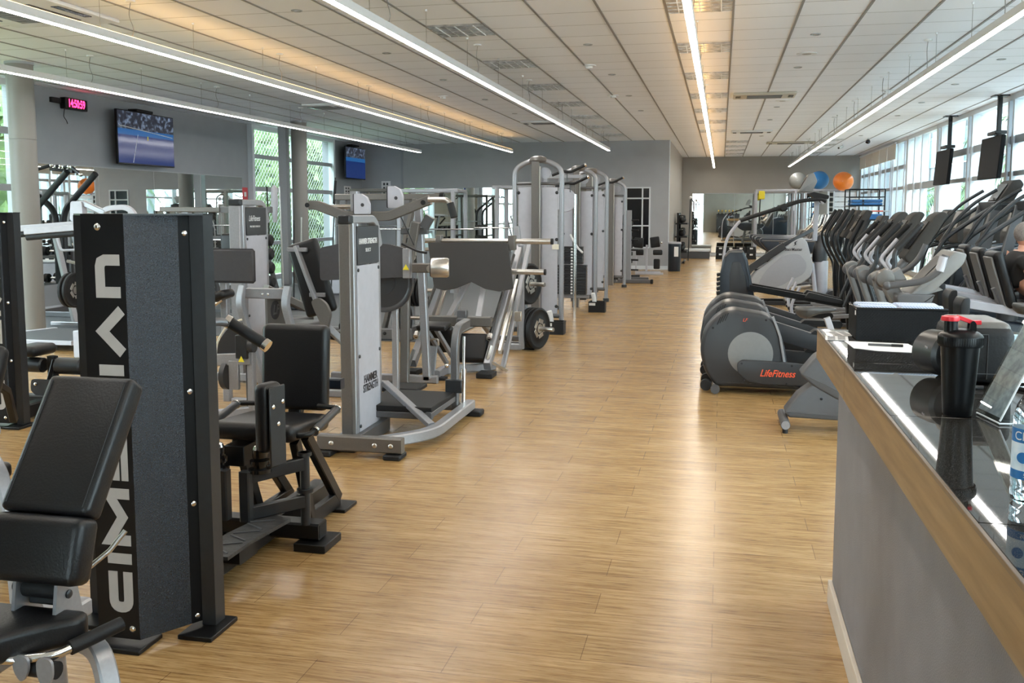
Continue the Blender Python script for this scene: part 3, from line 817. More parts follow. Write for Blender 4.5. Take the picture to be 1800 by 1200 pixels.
obj('grip_ring', MB().cyl((-1.925, 3.39, 1.166), (-1.905, 3.395, 1.155), .026).cyl((-1.765, 3.40, 1.075), (-1.748, 3.40, 1.064), .026), CHROME, hb)

cx, y0 = -5.204, 5.87
t = thing('leg_curl_machine', 'black lettered tower machine cut by the left edge, foam rollers beside it', 'gym machine', (cx, y0, 0))
tower(t, cx, y0, dx=.004, dy=.012)
obj('base_beam', MB().bar([(cx, y0 + .17, .07), (cx, y0 + 1.6, .07)], .10, .11), BLACK, t)
obj('cross_beam', MB().bar([(-5.55, 6.55, .07), (-4.95, 6.55, .07)], .10, .08), BLACK, t)
obj('roller_post', MB().bar([(-5.33, 6.62, .10), (-5.33, 6.62, .42)], .07, .06), BLACK, t)
for (x0, x1, r_) in ((-5.56, -5.39, .062), (-5.27, -5.03, .068)):
    obj('foam_roller', MB().lathe([(r_ * .8, 0), (r_, .012), (r_, x1 - x0 - .012), (r_ * .8, x1 - x0)], (x0, 6.6, .345), (1, 0, 0), 24), VINYL, t)
obj('roller_cap', MB().cyl((-5.03, 6.6, .345), (-5.01, 6.6, .345), .025), SILVER, t)
obj('thigh_pad', MB().pad((-5.48, 6.6, .47), (.22, .3, .09), None, .04), VINYL, t)
obj('cam_plate', MB().prism([(-5.47, .14), (-5.35, .06), (-5.22, .08), (-5.14, .18), (-5.16, .26), (-5.30, .24), (-5.46, .24)], 'xz', 6.52, 6.535, .03), CHARC, t)
obj('cam_wheel', MB().cyl((-5.33, 6.55, .12), (-5.33, 6.60, .12), .10), BLACKG, t)
bolts([(-5.42, 6.52, .2), (-5.25, 6.52, .22), (-5.19, 6.52, .2), (-5.3, 6.52, .12)], (0, -1, 0), .014, t)
obj('roller_arm', MB().bar([(-5.33, 6.55, .2), (-5.28, 6.58, .40)], .04, .03), BLACK, t)
obj('seat', MB().pad((-4.98, 7.05, .38), (.30, .55, .085), None, .035), VINYL, t)
obj('seat_post', MB().bar([(-5.02, 7.1, .34), (-5.03, 7.0, .1)], .06), BLACK, t)
obj('foot_plate', MB().bb(-5.08, -4.78, 6.45, 6.68, 0, .02, .003), BLACK, t)
obj('near_pad', MB().pad((-4.80, 5.28, .54), (.30, .12, .34), (R(-25), 0, R(10)), .05), VINYL, t)
obj('pad_support', MB().bar([(-4.78, 5.29, .5), (-4.85, 5.55, .35), (-4.95, 5.72, .1)], .05), BLACK, t)

# ------------------------------------------------------------------ silver standing machine with pale shroud
def sel_tower(t, x0, ya, yb, H, label_kind, post=TAUPE, w=.10):
    """narrow taupe end face toward the camera (x0-w..x0), pale shroud facing +x"""
    obj('end_face', MB().bb(x0 - w, x0, ya, ya + .06, .05, H - .06, .006), post, t)
    obj('end_cap', MB().bb(x0 - w - .003, x0 + .003, ya - .004, ya + .065, H - .06, H, .008), CHARC, t)
    obj('frame_post', MB().bar([(x0 - .02, ya + .08, .05), (x0 - .02, ya + .08, H - .03)], .05).bar([(x0 - .02, yb - .03, .05), (x0 - .02, yb - .03, H - .12)], .05), SILVER, t)
    obj('top_rail', MB().bar([(x0 - .02, ya + .05, H - .03), (x0 - .02, yb - .06, H - .03), (x0 - .02, yb + .01, H - .22)], .055, .055, .10), SILVER, t)
    obj('shroud', MB().bb(x0 - .005, x0 + .008, ya + .11, yb - .05, .10, H - .34, .003), PALE, t)
    obj('shroud_back', MB().bb(x0 - w, x0 - w + .01, ya + .06, yb - .03, .10, H - .1, .003), PALE, t)
    h_ = obj('header_panel', MB().bb(x0 - .004, x0 + .011, ya + .11, yb - .05, H - .335, H - .075, .003), PLASTIC, t)
    bolts([(x0 + .008, ya + .12, z) for z in (H - .37, .62, .14)] + [(x0 + .008, yb - .06, z) for z in (H - .37, .62, .14)], (1, 0, 0), .013, t, CHARC)
    w_ = MB()
    for k in range(16): w_.bb(x0 - w + .014, x0 - .012, ya + .14, yb - .09, .12 + k * .046, .16 + k * .046)
    obj('weight_stack', w_, SILVERD, t)
    return h_
t = thing('standing_press_machine', 'silver machine with pale shroud, black lettering and foot platform beside the aisle', 'gym machine', (-2.2, 6.0, 0))
X0, ya, yb = -2.38, 5.80, 6.36
hp = sel_tower(t, X0, ya, yb, 1.575, 'h', TAUPE, .08)
lettering('HAMMER STRENGTH', .052, frame_mat((X0 + .013, (ya + yb) / 2 + .02, 1.395), (0, 1, 0), (0, 0, 1)), LOGOW, hp, squash=.70, bold=.0012)
lettering('SELECT', .034, frame_mat((X0 + .013, (ya + yb) / 2 + .02, 1.335), (0, 1, 0), (0, 0, 1)), LOGOW, hp, squash=.9)
lettering('HAMMER', .076, frame_mat((X0 + .0095, 6.12, .445), (0, 1, .0), (0, 0, 1)), LOGOK, t, squash=.82, bold=.002)
lettering('STRENGTH', .076, frame_mat((X0 + .0095, 6.12, .382), (0, 1, .0), (0, 0, 1)), LOGOK, t, squash=.74, bold=.002)
obj('front_rail', MB().bar([(-2.56, 5.66, .09), (-1.98, 5.66, .09)], .07, .10), TAUPE, t)
obj('rail_foot', MB().bb(-2.10, -1.98, 5.60, 5.74, 0, .035, .008), RUBBER, t)
obj('rail_foot', MB().bb(-2.58, -2.46, 5.60, 5.74, 0, .04, .008), RUBBER, t)
bolts([(-2.46, 5.624, .09), (-2.16, 5.624, .09), (-2.05, 5.624, .09)], (0, -1, 0), .016, t, STEEL)
obj('side_tube', MB().bar([(-2.20, 5.70, .085), (-1.90, 6.02, .085), (-1.90, 7.05, .085)], .075, .075, .2), SILVER, t)
obj('tube_foot', MB().bb(-1.97, -1.80, 6.98, 7.10, 0, .045, .008), RUBBER, t)
obj('rear_rail', MB().bar([(-2.6, 7.02, .07), (-1.9, 7.02, .07)], .06, .06), SILVERD, t)
obj('side_brace', MB().bar([(-2.36, 6.37, .36), (-1.94, 6.14, .12)], .06, .035), SILVER, t)
pf = obj('foot_platform', MB().bb(-2.50, -1.96, 6.22, 6.82, .185, .225, .004), RUBBER, t)
obj('platform_frame', MB().bar([(-2.5, 6.24, .16), (-1.96, 6.24, .16)], .045).bar([(-1.98, 6.2, .17), (-1.98, 6.84, .17)], .045), SILVERD, t)
obj('lever_post', MB().bar([(-1.97, 6.86, .10), (-1.97, 6.86, .58), (-1.97, 6.93, .70), (-1.95, 7.14, .72)], .055, .07, .09), SILVERD, t)
obj('damper', MB().cyl((-1.935, 6.96, .10), (-1.935, 6.98, .38), .022).cyl((-1.935, 6.98, .38), (-1.935, 7.0, .63), .011), CHROME, t)
obj('post_clamp', MB().bb(-2.03, -1.90, 6.79, 6.84, .22, .32, .004), CHARC, t)
obj('tower_base', MB().bb(-2.5, -2.34, 5.74, 6.42, .0, .10, .006), SILVERD, t)

# ------------------------------------------------------------------ multi hip machine behind it
t = thing('multi_hip_machine', 'machine with wide grey shield and steel roller behind the pale lettered shroud', 'gym machine', (-2.8, 7.3, 0))
obj('shield', MB().prism([(-3.22, 1.30), (-3.0, 1.345), (-2.62, 1.335), (-2.48, 1.30), (-2.48, 1.07), (-3.22, 1.03)], 'xz', 7.20, 7.24, .03), SHIELD, t)
obj('shield_edge', MB().bb(-2.50, -2.44, 7.19, 7.25, 1.06, 1.30, .004), SILVER, t)
obj('pulley_wheel', MB().lathe([(.02, 0), (.10, 0), (.10, .01), (.21, .015), (.23, .0), (.25, 0), (.25, .05), (.02, .05)], (-2.70, 7.28, 1.02), (0, 1, 0), 36), PLASTIC, t)
rl = obj('roller_arm', MB().bar([(-2.42, 7.22, 1.145), (-2.22, 7.22, 1.145)], .06, .075), TAUPE, t)
obj('roller_axle', MB().cyl((-2.25, 7.22, 1.145), (-2.25, 7.13, 1.145), .03), STEEL, rl)
obj('thigh_roller', MB().lathe([(.045, 0), (.075, .004), (.078, .02), (.078, .13), (.07, .145)], (-2.235, 7.10, 1.155), (1, .25, 0), 28), STEEL, t)
obj('roller_end', MB().lathe([(.001, -.004), (.068, -.004), (.07, .002)], (-2.235, 7.10, 1.155), (1, .25, 0), 28), RUBBER, t)
obj('tower_post', MB().bar([(-2.85, 7.34, .05), (-2.85, 7.34, 1.32)], .08).bar([(-2.62, 7.34, .05), (-2.62, 7.34, 1.2)], .05), SILVER, t)
obj('base', MB().bar([(-3.1, 7.34, .05), (-2.3, 7.34, .05)], .07).bar([(-2.7, 7.34, .05), (-2.7, 7.64, .05)], .07), SILVER, t)
obj('pull_handle', MB().tube([(-2.5, 7.18, 1.34), (-2.36, 7.16, 1.28), (-2.28, 7.14, 1.27)], .01, 8, .05), BLACK, t)
obj('platform', MB().bb(-3.0, -2.45, 7.38, 7.66, .086, .12, .006), RUBBER, t)
s3 = MB().prism([(-2.495, 1.13), (-2.468, 1.175), (-2.44, 1.13)], 'xz', 7.178, 7.18)
obj('warning_sticker', s3, YELLOW, t)

# ------------------------------------------------------------------ seat with tall leaning black backrest (seen from behind)
t = thing('reclined_press_bench', 'tall black backrest on a slanted silver bar, seen from behind near the beige column', 'gym machine', (-3.5, 7.6, 0))
bkp = obj('backrest', MB().pad((-3.48, 7.62, 1.02), (.29, .08, .66), (0, R(-16), 0), .035), VINYL, t)
obj('back_bar', MB().bar([(-3.60, 7.56, 1.30), (-3.42, 7.54, .85), (-3.30, 7.54, .55)], .055, .03, .05), SILVER, t)
obj('bar_bracket', MB().bb(-3.68, -3.50, 7.545, 7.58, 1.25, 1.285, .003).bb(-3.48, -3.34, 7.545, 7.58, .86, .895, .003), SILVER, t)
obj('seat', MB().pad((-3.2, 7.9, .50), (.34, .40, .08), None, .03), VINYL, t)
obj('frame', MB().bar([(-3.32, 7.55, .6), (-3.2, 7.7, .42), (-3.2, 7.95, .42), (-3.2, 8.0, .03)], .06, .06, .05).bar([(-3.32, 7.55, .6), (-3.4, 7.5, .03)], .06).bar([(-3.55, 7.5, .03), (-3.05, 7.5, .03)], .06).bar([(-3.45, 8.0, .03), (-2.95, 8.0, .03)], .06), SILVER, t)
obj('cam_cover', MB().prism([(-3.40, .84), (-3.33, .87), (-3.26, .82), (-3.22, .73), (-3.25, .62), (-3.29, .50), (-3.32, .66), (-3.37, .76)], 'xz', 7.40, 7.44, .03), TAUPE, t)

# ------------------------------------------------------------------ wide horn-armed pulldown with white covers
t = thing('pulldown_machine', 'pulldown machine with wide grey horn arms and two white pulley covers', 'gym machine', (-2.9, 7.9, 0))
obj('horn_arm', MB().bar([(-3.57, 7.82, 1.655), (-3.50, 7.82, 1.655), (-3.22, 7.82, 1.555), (-2.80, 7.82, 1.555), (-2.42, 7.82, 1.70)], .06, .085, .04), TAUPE, t)
obj('arm_end', MB().cyl((-3.572, 7.775, 1.655), (-3.572, 7.77, 1.655), .022).cyl((-2.47, 7.778, 1.675), (-2.47, 7.77, 1.675), .022), RUBBER, t)
g1 = obj('swivel_tube', MB().tube([(-2.43, 7.80, 1.70), (-2.24, 7.80, 1.70), (-2.19, 7.78, 1.56)], .024, 12, .05), STEEL, t)
obj('grip', MB().cyl((-2.225, 7.79, 1.67), (-2.185, 7.775, 1.545), .032), RUBBER, g1)
g1 = obj('swivel_tube', MB().tube([(-3.40, 7.9, 1.64), (-3.18, 7.9, 1.64)], .020, 12), STEEL, t)
for (xa, ya_, z0, z1, w_) in ((-3.02, 7.7, 1.575, 1.755, .14), (-2.83, 8.05, 1.63, 1.83, .14)):
    poly = [(xa - w_ / 2, z0), (xa + w_ / 2, z0), (xa + w_ / 2, z1 - .09), (xa + w_ / 2 - .025, z1 - .03), (xa + w_ / 2 - .08, z1), (xa - w_ / 2, z1)]
    pc = obj('pulley_cover', MB().prism(poly, 'xz', ya_, ya_ + .05, .012), PALE, t)
    obj('cover_back', MB().prism([(x_ - .03, z_) for x_, z_ in poly], 'xz', ya_ + .05, ya_ + .085, .012), PLASTIC, t)
    obj('cover_badge', MB().lathe([(.016, 0), (.016, .003), (.007, .003)], (xa + .01, ya_, (z0 + z1) / 2 - .01), (0, -1, 0), 20), LOGOK, pc)
obj('mast', MB().bar([(-3.16, 7.9, .03), (-3.16, 7.9, 1.78)], .07).bar([(-2.55, 8.1, .03), (-2.62, 8.1, 1.65)], .07), SILVER, t)
obj('slanted_post', MB().bar([(-2.72, 7.95, .03), (-2.70, 7.95, 1.0), (-2.58, 7.9, 1.50)], .08, .06, .3), TAUPE, t)
obj('lower_arm', MB().bar([(-2.75, 8.0, 1.42), (-2.5, 8.0, 1.42)], .06).box((-2.5, 7.98, 1.50), (.08, .06, .12), (0, R(30), 0)), SILVERD, t)
obj('base', MB().bar([(-3.5, 8.1, .035), (-2.45, 8.1, .035)], .07), SILVER, t)
obj('seat', MB().pad((-3.30, 8.30, .50), (.32, .30, .08), None, .03), VINYL, t)
obj('seat_post', MB().bar([(-3.30, 8.30, .46), (-3.30, 8.20, .05)], .06), SILVER, t)
obj('cable', MB().tube([(-2.66, 7.72, 1.55), (-2.60, 7.72, 1.43), (-2.55, 7.75, 1.30)], .005, 6, .05), RUBBER, t)

PD = t
for o_ in PD.children: pass
PD.location = (PD.location.x * 1.036, PD.location.y + .20, 0)

# ------------------------------------------------------------------ leg press
t = thing('leg_press', 'plate loaded leg press with big dark foot plate and long bar sleeves', 'gym machine', (-2.5, 9.3, 0))
fp = [(-2.99, 1.27), (-2.13, 1.27), (-2.05, .80), (-2.20, .765), (-2.35, .79), (-2.50, .86), (-2.66, .79), (-2.78, .765), (-2.89, .79)]
def tilt(mb, M): bmesh.ops.transform(mb.bm, matrix=M, verts=mb.bm.verts[:]); return mb
TM = Matrix.Translation((0, 9.4, 1.0)) @ Euler((R(-14), 0, 0)).to_matrix().to_4x4() @ Matrix.Translation((0, -9.4, -1.0))
obj('foot_plate', tilt(MB().prism(fp, 'xz', 9.34, 9.365, .014), TM), mat('foot_plate_black', (.022, .020, .019), .45, 0, bump=.3, bscale=260), t)
sl = obj('upper_sleeve', MB().cyl((-3.23, 9.5, 1.29), (-1.70, 9.5, 1.29), .026).cyl((-2.0, 9.5, 1.29), (-1.70, 9.5, 1.29), .030), STEEL, t)
obj('sleeve_cap', MB().cyl((-1.70, 9.5, 1.29), (-1.675, 9.5, 1.29), .031).cyl((-3.25, 9.5, 1.29), (-3.23, 9.5, 1.29), .03), RUBBER, sl)
obj('sleeve_collar', MB().bb(-2.14, -2.07, 9.44, 9.56, 1.20, 1.35, .006).bb(-2.92, -2.86, 9.45, 9.55, 1.27, 1.35, .006), TAUPE, t)
sl = obj('lower_sleeve', MB().cyl((-2.14, 9.5, .975), (-1.77, 9.5, .975), .028), STEEL, t)
obj('sleeve_cap', MB().cyl((-1.77, 9.5, .975), (-1.75, 9.5, .975), .031), RUBBER, sl)
obj('sled_frame', MB().bar([(-2.86, 9.42, .82), (-2.86, 9.6, 1.24)], .06).bar([(-2.17, 9.42, .82), (-2.17, 9.6, 1.24)], .06).bar([(-2.86, 9.56, 1.0), (-2.17, 9.56, 1.0)], .08), SILVERD, t)
for xx, nm in ((-2.95, 'l'), (-2.19, 'r')):
    r_ = obj('slide_rail', MB().bar([(xx, 8.75, .10), (xx - .02, 10.36, 1.18)], .07, .09), SILVER, t)
    obj('guide_rod', MB().cyl((xx - .03, 8.95, .34), (xx - .03, 10.1, 1.12), .017), BLACKG, t)
    obj('guide_rod_collar', MB().cyl((xx - .03, 8.95, .34), (xx - .03, 9.0, .375), .028), STEEL, t)
    obj('rear_upright', MB().bar([(xx, 10.34, 1.22), (xx, 10.38, .04)], .06), SILVER, t)
    obj('rail_foot', MB().bb(xx - .08, xx + .08, 8.62, 8.82, 0, .05, .006), RUBBER, t)
    obj('rack_teeth', MB().bar([(xx + .09, 8.9, .22), (xx + .07, 9.8, .86)], .03, .05), STEEL, t)
obj('side_rail', MB().bar([(-2.08, 8.95, .05), (-2.07, 10.2, 1.22)], .045, .055), SILVER, t)
obj('rail_hook', MB().bb(-2.04, -1.97, 9.3, 9.34, .48, .58, .004), STEEL, t)
obj('cross_member', MB().bar([(-2.9, 9.05, .50), (-2.22, 9.05, .50)], .08, .10), TAUPE, t)
obj('rear_member', MB().bar([(-2.95, 10.38, .06), (-2.19, 10.38, .06)], .07), SILVER, t)
obj('center_struts', MB().bar([(-2.68, 9.05, .5), (-2.60, 9.9, 1.0)], .06, .04).bar([(-2.36, 9.05, .5), (-2.48, 9.9, 1.0)], .06, .04).bar([(-2.34, 9.1, .5), (-2.28, 9.9, .06)], .05).bar([(-2.75, 9.1, .5), (-2.8, 9.9, .06)], .05), SILVER, t)
obj('stop_block', MB().bb(-2.56, -2.46, 8.98, 9.05, .52, .62, .01).bb(-2.55, -2.47, 8.92, 9.0, .46, .54, .01), SILVERD, t)
obj('backrest', MB().pad((-2.66, 8.72, .36), (.32, .075, .34), (R(38), 0, 0), .03), VINYL, t)
obj('head_pad', MB().pad((-2.67, 8.56, .505), (.30, .20, .05), (R(8), 0, 0), .02), VINYL, t)
obj('seat', MB().pad((-2.42, 8.98, .24), (.36, .10, .30), (R(-30), 0, 0), .035), VINYL, t)
obj('back_support', MB().bar([(-2.72, 8.5, .47), (-2.60, 8.75, .12)], .05, .03).bar([(-2.62, 8.5, .47), (-2.50, 8.75, .12)], .05, .03), SILVER, t)
obj('adjust_slider', MB().bar([(-2.66, 8.50, .32), (-2.68, 8.47, .05)], .09, .03), SILVER, t)
obj('slider_cage', MB().tube([(-2.73, 8.49, .33), (-2.73, 8.48, .39), (-2.60, 8.48, .39), (-2.60, 8.49, .33)], .01, 8, .02), STEEL, t)
obj('front_foot', MB().bar([(-2.62, 8.46, .05), (-2.62, 8.75, .05), (-2.2, 9.1, .05)], .07, .08, .05), SILVER, t)
obj('foot_pad', MB().bb(-2.72, -2.52, 8.43, 8.52, 0, .03, .005), RUBBER, t)
obj('spring_ball', MB().ball((-2.50, 8.42, .15), .022), CHROME, t)
obj('side_handle', MB().bar([(-2.16, 8.8, .30), (-2.20, 8.78, .16), (-2.05, 8.98, .03)], .035, .03), STEEL, t)
obj('release_lever', MB().bar([(-2.85, 8.5, .28), (-2.90, 8.45, .10)], .045, .02), TAUPE, t)

# ------------------------------------------------------------------ weight plates and trees
def plate_proto(r, w):
    t = thing('weight_plate', 'plate', 'weight plate', (0, 0, 0))
    obj('disc', MB().lathe([(.026, 0), (r * .55, 0), (r * .60, .006), (r * .86, .006), (r * .9, 0), (r * .97, .002), (r, .008), (r, w - .008), (r * .97, w - .002), (r * .9, w), (r * .86, w - .006), (r * .6, w - .006), (r * .55, w), (.026, w)], (0, 0, 0), (1, 0, 0), 36), RUBBER, t)
    hub = MB().lathe([(.026, w), (.05, w), (.05, w + .004), (.026, w + .004)], (0, 0, 0), (1, 0, 0), 24)
    obj('hub', hub, STEEL, t)
    sp = MB()
    for k in range(5):
        a = 2 * math.pi * k / 5
        p0 = V((w - .001, math.cos(a) * r * .36, math.sin(a) * r * .36))
        sp.box(p0, (.006, r * .20, r * .40), Euler((a, 0, 0)).to_matrix().to_4x4(), .002)
    obj('spoke', sp, STEEL, t)
    return t
plate_big = plate_proto(.225, .042)
plate_used = [0]
def put_plate(x, y, z, rz, label, group, sc=1.0):
    if plate_used[0] == 0:
        o = plate_big; plate_used[0] = 1; o['label'] = label; o['group'] = group
        o.location = (x, y, z); o.rotation_euler = (0, 0, rz)
    else: o = copy_tree(plate_big, label=label, loc=(x, y, z), rotz=rz, group=group)
    o.scale = (sc, sc, sc)
    return o
t = thing('plate_tree', 'silver A shaped plate tree holding black plates at the edge of the aisle', 'weight rack', (-2.25, 10.75, 0))
obj('upright', MB().bar([(-2.33, 10.75, 1.42), (-2.16, 10.6, .05)], .07, .07).bar([(-2.36, 10.95, 1.40), (-2.38, 11.15, .05)], .05), SILVER, t)
obj('base', MB().bar([(-3.0, 10.66, .05), (-2.12, 10.66, .05)], .06).bar([(-3.0, 11.15, .05), (-2.2, 11.15, .05)], .06).bar([(-2.9, 10.62, .05), (-2.9, 11.15, .05)], .06), SILVERD, t)
obj('storage_peg', MB().cyl((-2.29, 10.65, .765), (-1.95, 10.51, .765), .024).cyl((-2.19, 10.61, .255), (-1.84, 10.47, .255), .024), STEEL, t)
obj('rubber_foot', MB().bb(-2.22, -2.08, 10.55, 10.70, 0, .025, .004), RUBBER, t)
for k, l in enumerate(('innermost plate on the upper peg of the aisle plate tree', 'middle plate on the upper peg of the aisle plate tree', 'outermost plate with grey spokes on the upper peg of the aisle plate tree')):
    put_plate(-2.26 + k * .048, 10.64 - k * .018, .765, -.38, l, 'plates on the aisle tree', 1.06)
for k, l in enumerate(('innermost plate on the lower peg of the aisle plate tree', 'middle plate on the lower peg of the aisle plate tree', 'outermost plate with grey spokes on the lower peg of the aisle plate tree')):
    put_plate(-2.15 + k * .048, 10.60 - k * .018, .255, -.38, l, 'plates on the aisle tree', 1.06)

# power rack with plates behind the leg press
t = thing('squat_rack', 'silver squat rack with plates on side pegs behind the pulldown machine', 'weight rack', (-4.2, 11.6, 0.012))
Z0 = .012
obj('upright', MB().bar([(-3.95, 11.3, Z0), (-3.88, 11.4, 1.75)], .08).bar([(-4.75, 11.3, Z0), (-4.75, 11.4, 1.75)], .08), SILVERD, t)
obj('slanted_post', MB().bar([(-4.15, 11.2, .1), (-3.72, 11.2, 1.75)], .10, .05), TAUPE, t)
obj('top_bar', MB().bar([(-4.85, 11.4, 1.78), (-3.45, 11.4, 1.78)], .10, .08), TAUPE, t)
obj('bar_knob', MB().cyl((-3.45, 11.38, 1.78), (-3.40, 11.38, 1.78), .05), BLACK, t)
obj('base_rail', MB().bar([(-4.9, 11.0, .08), (-3.7, 11.0, .08)], .10, .14).bar([(-4.75, 11.0, .06), (-4.75, 12.4, .06)], .08).bar([(-3.95, 11.0, .06), (-3.95, 12.4, .06)], .08), SILVERD, t)
bolts([(-4.2, 10.95, .09), (-4.05, 10.95, .09)], (0, -1, 0), .022, t, RUBBER)
obj('storage_peg', MB().cyl((-3.92, 11.38, 1.12), (-3.55, 11.38, 1.12), .024).cyl((-3.92, 11.38, .60), (-3.5, 11.38, .60), .024).cyl((-4.0, 11.15, .27), (-3.45, 11.15, .27), .024), STEEL, t)
obj('bench_pad', MB().pad((-4.25, 11.9, .45), (.9, .3, .07), None, .03), VINYL, t)
obj('bench_leg', MB().bar([(-4.5, 11.9, .42), (-4.5, 11.9, .02)], .05).bar([(-4.0, 11.9, .42), (-4.0, 11.9, .02)], .05), SILVER, t)
k = 0
for (x, z, n_, nm) in ((-3.88, 1.07, 2, 'top'), (-3.88, .57, 4, 'middle'), (-3.96, .235, 3, 'lowest')):
    for q in range(n_):
        y = 11.38 if nm != 'lowest' else 11.15
        put_plate(x + q * .05, y, z, 0, '%s black plate on the %s peg of the silver squat rack' % (['innermost', 'second', 'third', 'fourth'][q] if q < n_ - 1 else 'outermost', nm), 'plates on the squat rack', .8 if nm != 'lowest' else .95)
# ------------------------------------------------------------------ second pale-shroud tower (further left)
t = thing('seated_row_machine', 'silver machine with pale shroud and dark header standing left of the beige column', 'gym machine', (-4.3, 8.2, 0))
hp = sel_tower(t, -4.33, 7.93, 8.48, 1.71, 'h', SILVER, .11)
lettering('LifeFitness', .075, frame_mat((-4.317, 8.19, 1.53), (0, 1, 0), (0, 0, 1)), LOGOW, hp, squash=.7, shear=.3)
lettering('PRO SERIES STRENGTH', .024, frame_mat((-4.317, 8.2, 1.455), (0, 1, 0), (0, 0, 1)), LOGOW, hp, squash=.8)
obj('base', MB().bar([(-4.6, 7.96, .05), (-4.0, 7.96, .05)], .08).bar([(-4.3, 8.5, .05), (-4.3, 9.2, .05)], .08), SILVER, t)
obj('seat', MB().pad((-4.3, 8.9, .48), (.34, .36, .08), None, .03), VINYL, t)
obj('seat_post', MB().bar([(-4.3, 8.9, .45), (-4.3, 8.9, .05)], .06), SILVER, t)

t = thing('leg_extension_machine', 'silver machine with two curved front arms joined by a bar, behind the black backrest', 'gym machine', (-3.8, 7.4, 0))
for x in (-4.0, -3.58):
    obj('front_arm', MB().bar([(x, 7.35, .96), (x - .01, 7.30, .82), (x + .02, 7.35, .62), (x + .07, 7.45, .25), (x + .09, 7.5, .04)], .065, .05, .12), SILVER, t)
obj('cross_bar', MB().bar([(-3.98, 7.36, .90), (-3.60, 7.36, .90)], .05, .09), SILVER, t)
bolts([(-3.81, 7.335, .895), (-3.76, 7.335, .895)], (0, -1, 0), .010, t)
sp = obj('side_plate', MB().prism([(7.55, .1), (7.55, .88), (7.95, .92), (8.0, .1)], 'yz', -3.90, -3.88, .03), TAUPE, t)
bd = obj('round_badge', MB().lathe([(.085, 0), (.085, .003)], (-3.88, 7.70, .72), (1, 0, 0), 28), LOGOK, sp)
lettering('LF', .12, frame_mat((-3.876, 7.70, .72), (0, 1, 0), (0, 0, 1)), SILVERD, bd, shear=.3, bold=.003)
obj('weight_arm', MB().bar([(-3.92, 7.6, .92), (-3.72, 7.95, .72)], .09, .07), TAUPE, t)
obj('seat', MB().pad((-3.9, 8.2, .52), (.4, .4, .08), None, .03), VINYL, t)
obj('seat_post', MB().bar([(-3.9, 8.2, .5), (-3.9, 8.2, .03)], .07), SILVER, t)
obj('base', MB().bar([(-3.95, 7.6, .04), (-3.75, 7.6, .04)], .07).bar([(-3.9, 7.6, .04), (-3.9, 8.3, .04)], .07), SILVER, t)

t = thing('cam_machine', 'silver frame with round grey cam right behind the nearest black tower', 'gym machine', (-3.6, 6.4, 0))
obj('upright', MB().bar([(-3.43, 6.40, .06), (-3.43, 6.40, .66)], .05, .06), SILVER, t)
obj('inner_upright', MB().bar([(-3.47, 6.44, .06), (-3.47, 6.44, .5)], .05, .03), SILVERD, t)
obj('top_beam', MB().bar([(-3.98, 6.42, .46), (-3.42, 6.38, .50)], .05, .09), SILVER, t)
obj('floor_beam', MB().bar([(-3.98, 6.05, .06), (-3.42, 6.42, .08)], .06, .10), SILVER, t)
obj('rear_beam', MB().bar([(-3.9, 6.95, .04), (-3.2, 6.95, .04)], .06).bar([(-3.5, 6.5, .04), (-3.5, 6.95, .04)], .06), SILVER, t)
obj('cam', MB().prism([(-3.72, .48), (-3.70, .62), (-3.60, .74), (-3.50, .78), (-3.50, .48)], 'xz', 6.40, 6.43, .05), PLASTIC, t)
obj('cam_edge', MB().tube([(-3.73, 6.40, .48), (-3.71, 6.40, .62), (-3.62, 6.40, .75), (-3.50, 6.40, .79)], .008, 8, .05), CARD, t)
obj('bearing_block', MB().bb(-3.53, -3.43, 6.34, 6.40, .50, .68, .006), CHARC, t)
obj('bearing_wheel', MB().cyl((-3.42, 6.36, .60), (-3.38, 6.36, .60), .05), PLASTIC, t)
obj('belt_wheel', MB().cyl((-3.66, 6.42, .36), (-3.62, 6.42, .36), .11), PLASTIC, t)
obj('belt_bracket', MB().bb(-3.60, -3.52, 6.36, 6.39, .26, .48, .004), SILVER, t)
obj('warning_sticker', MB().prism([(-3.50, .48), (-3.475, .525), (-3.45, .48)], 'xz', 6.328, 6.33), YELLOW, t)
obj('shield', MB().bb(-4.15, -3.65, 6.9, 6.93, 1.02, 1.30, .02), SHIELD, t)
obj('shield_post', MB().bar([(-3.95, 6.96, .04), (-3.95, 6.96, 1.2)], .06), SILVER, t)
obj('arm_pad', MB().pad((-3.98, 6.8, .90), (.34, .2, .07), (0, R(-18), 0), .03), VINYL, t)
obj('pad_tube', MB().tube([(-4.15, 6.7, .80), (-4.0, 6.7, .80), (-3.86, 6.75, .90)], .014, 8, .05), CHROME, t)

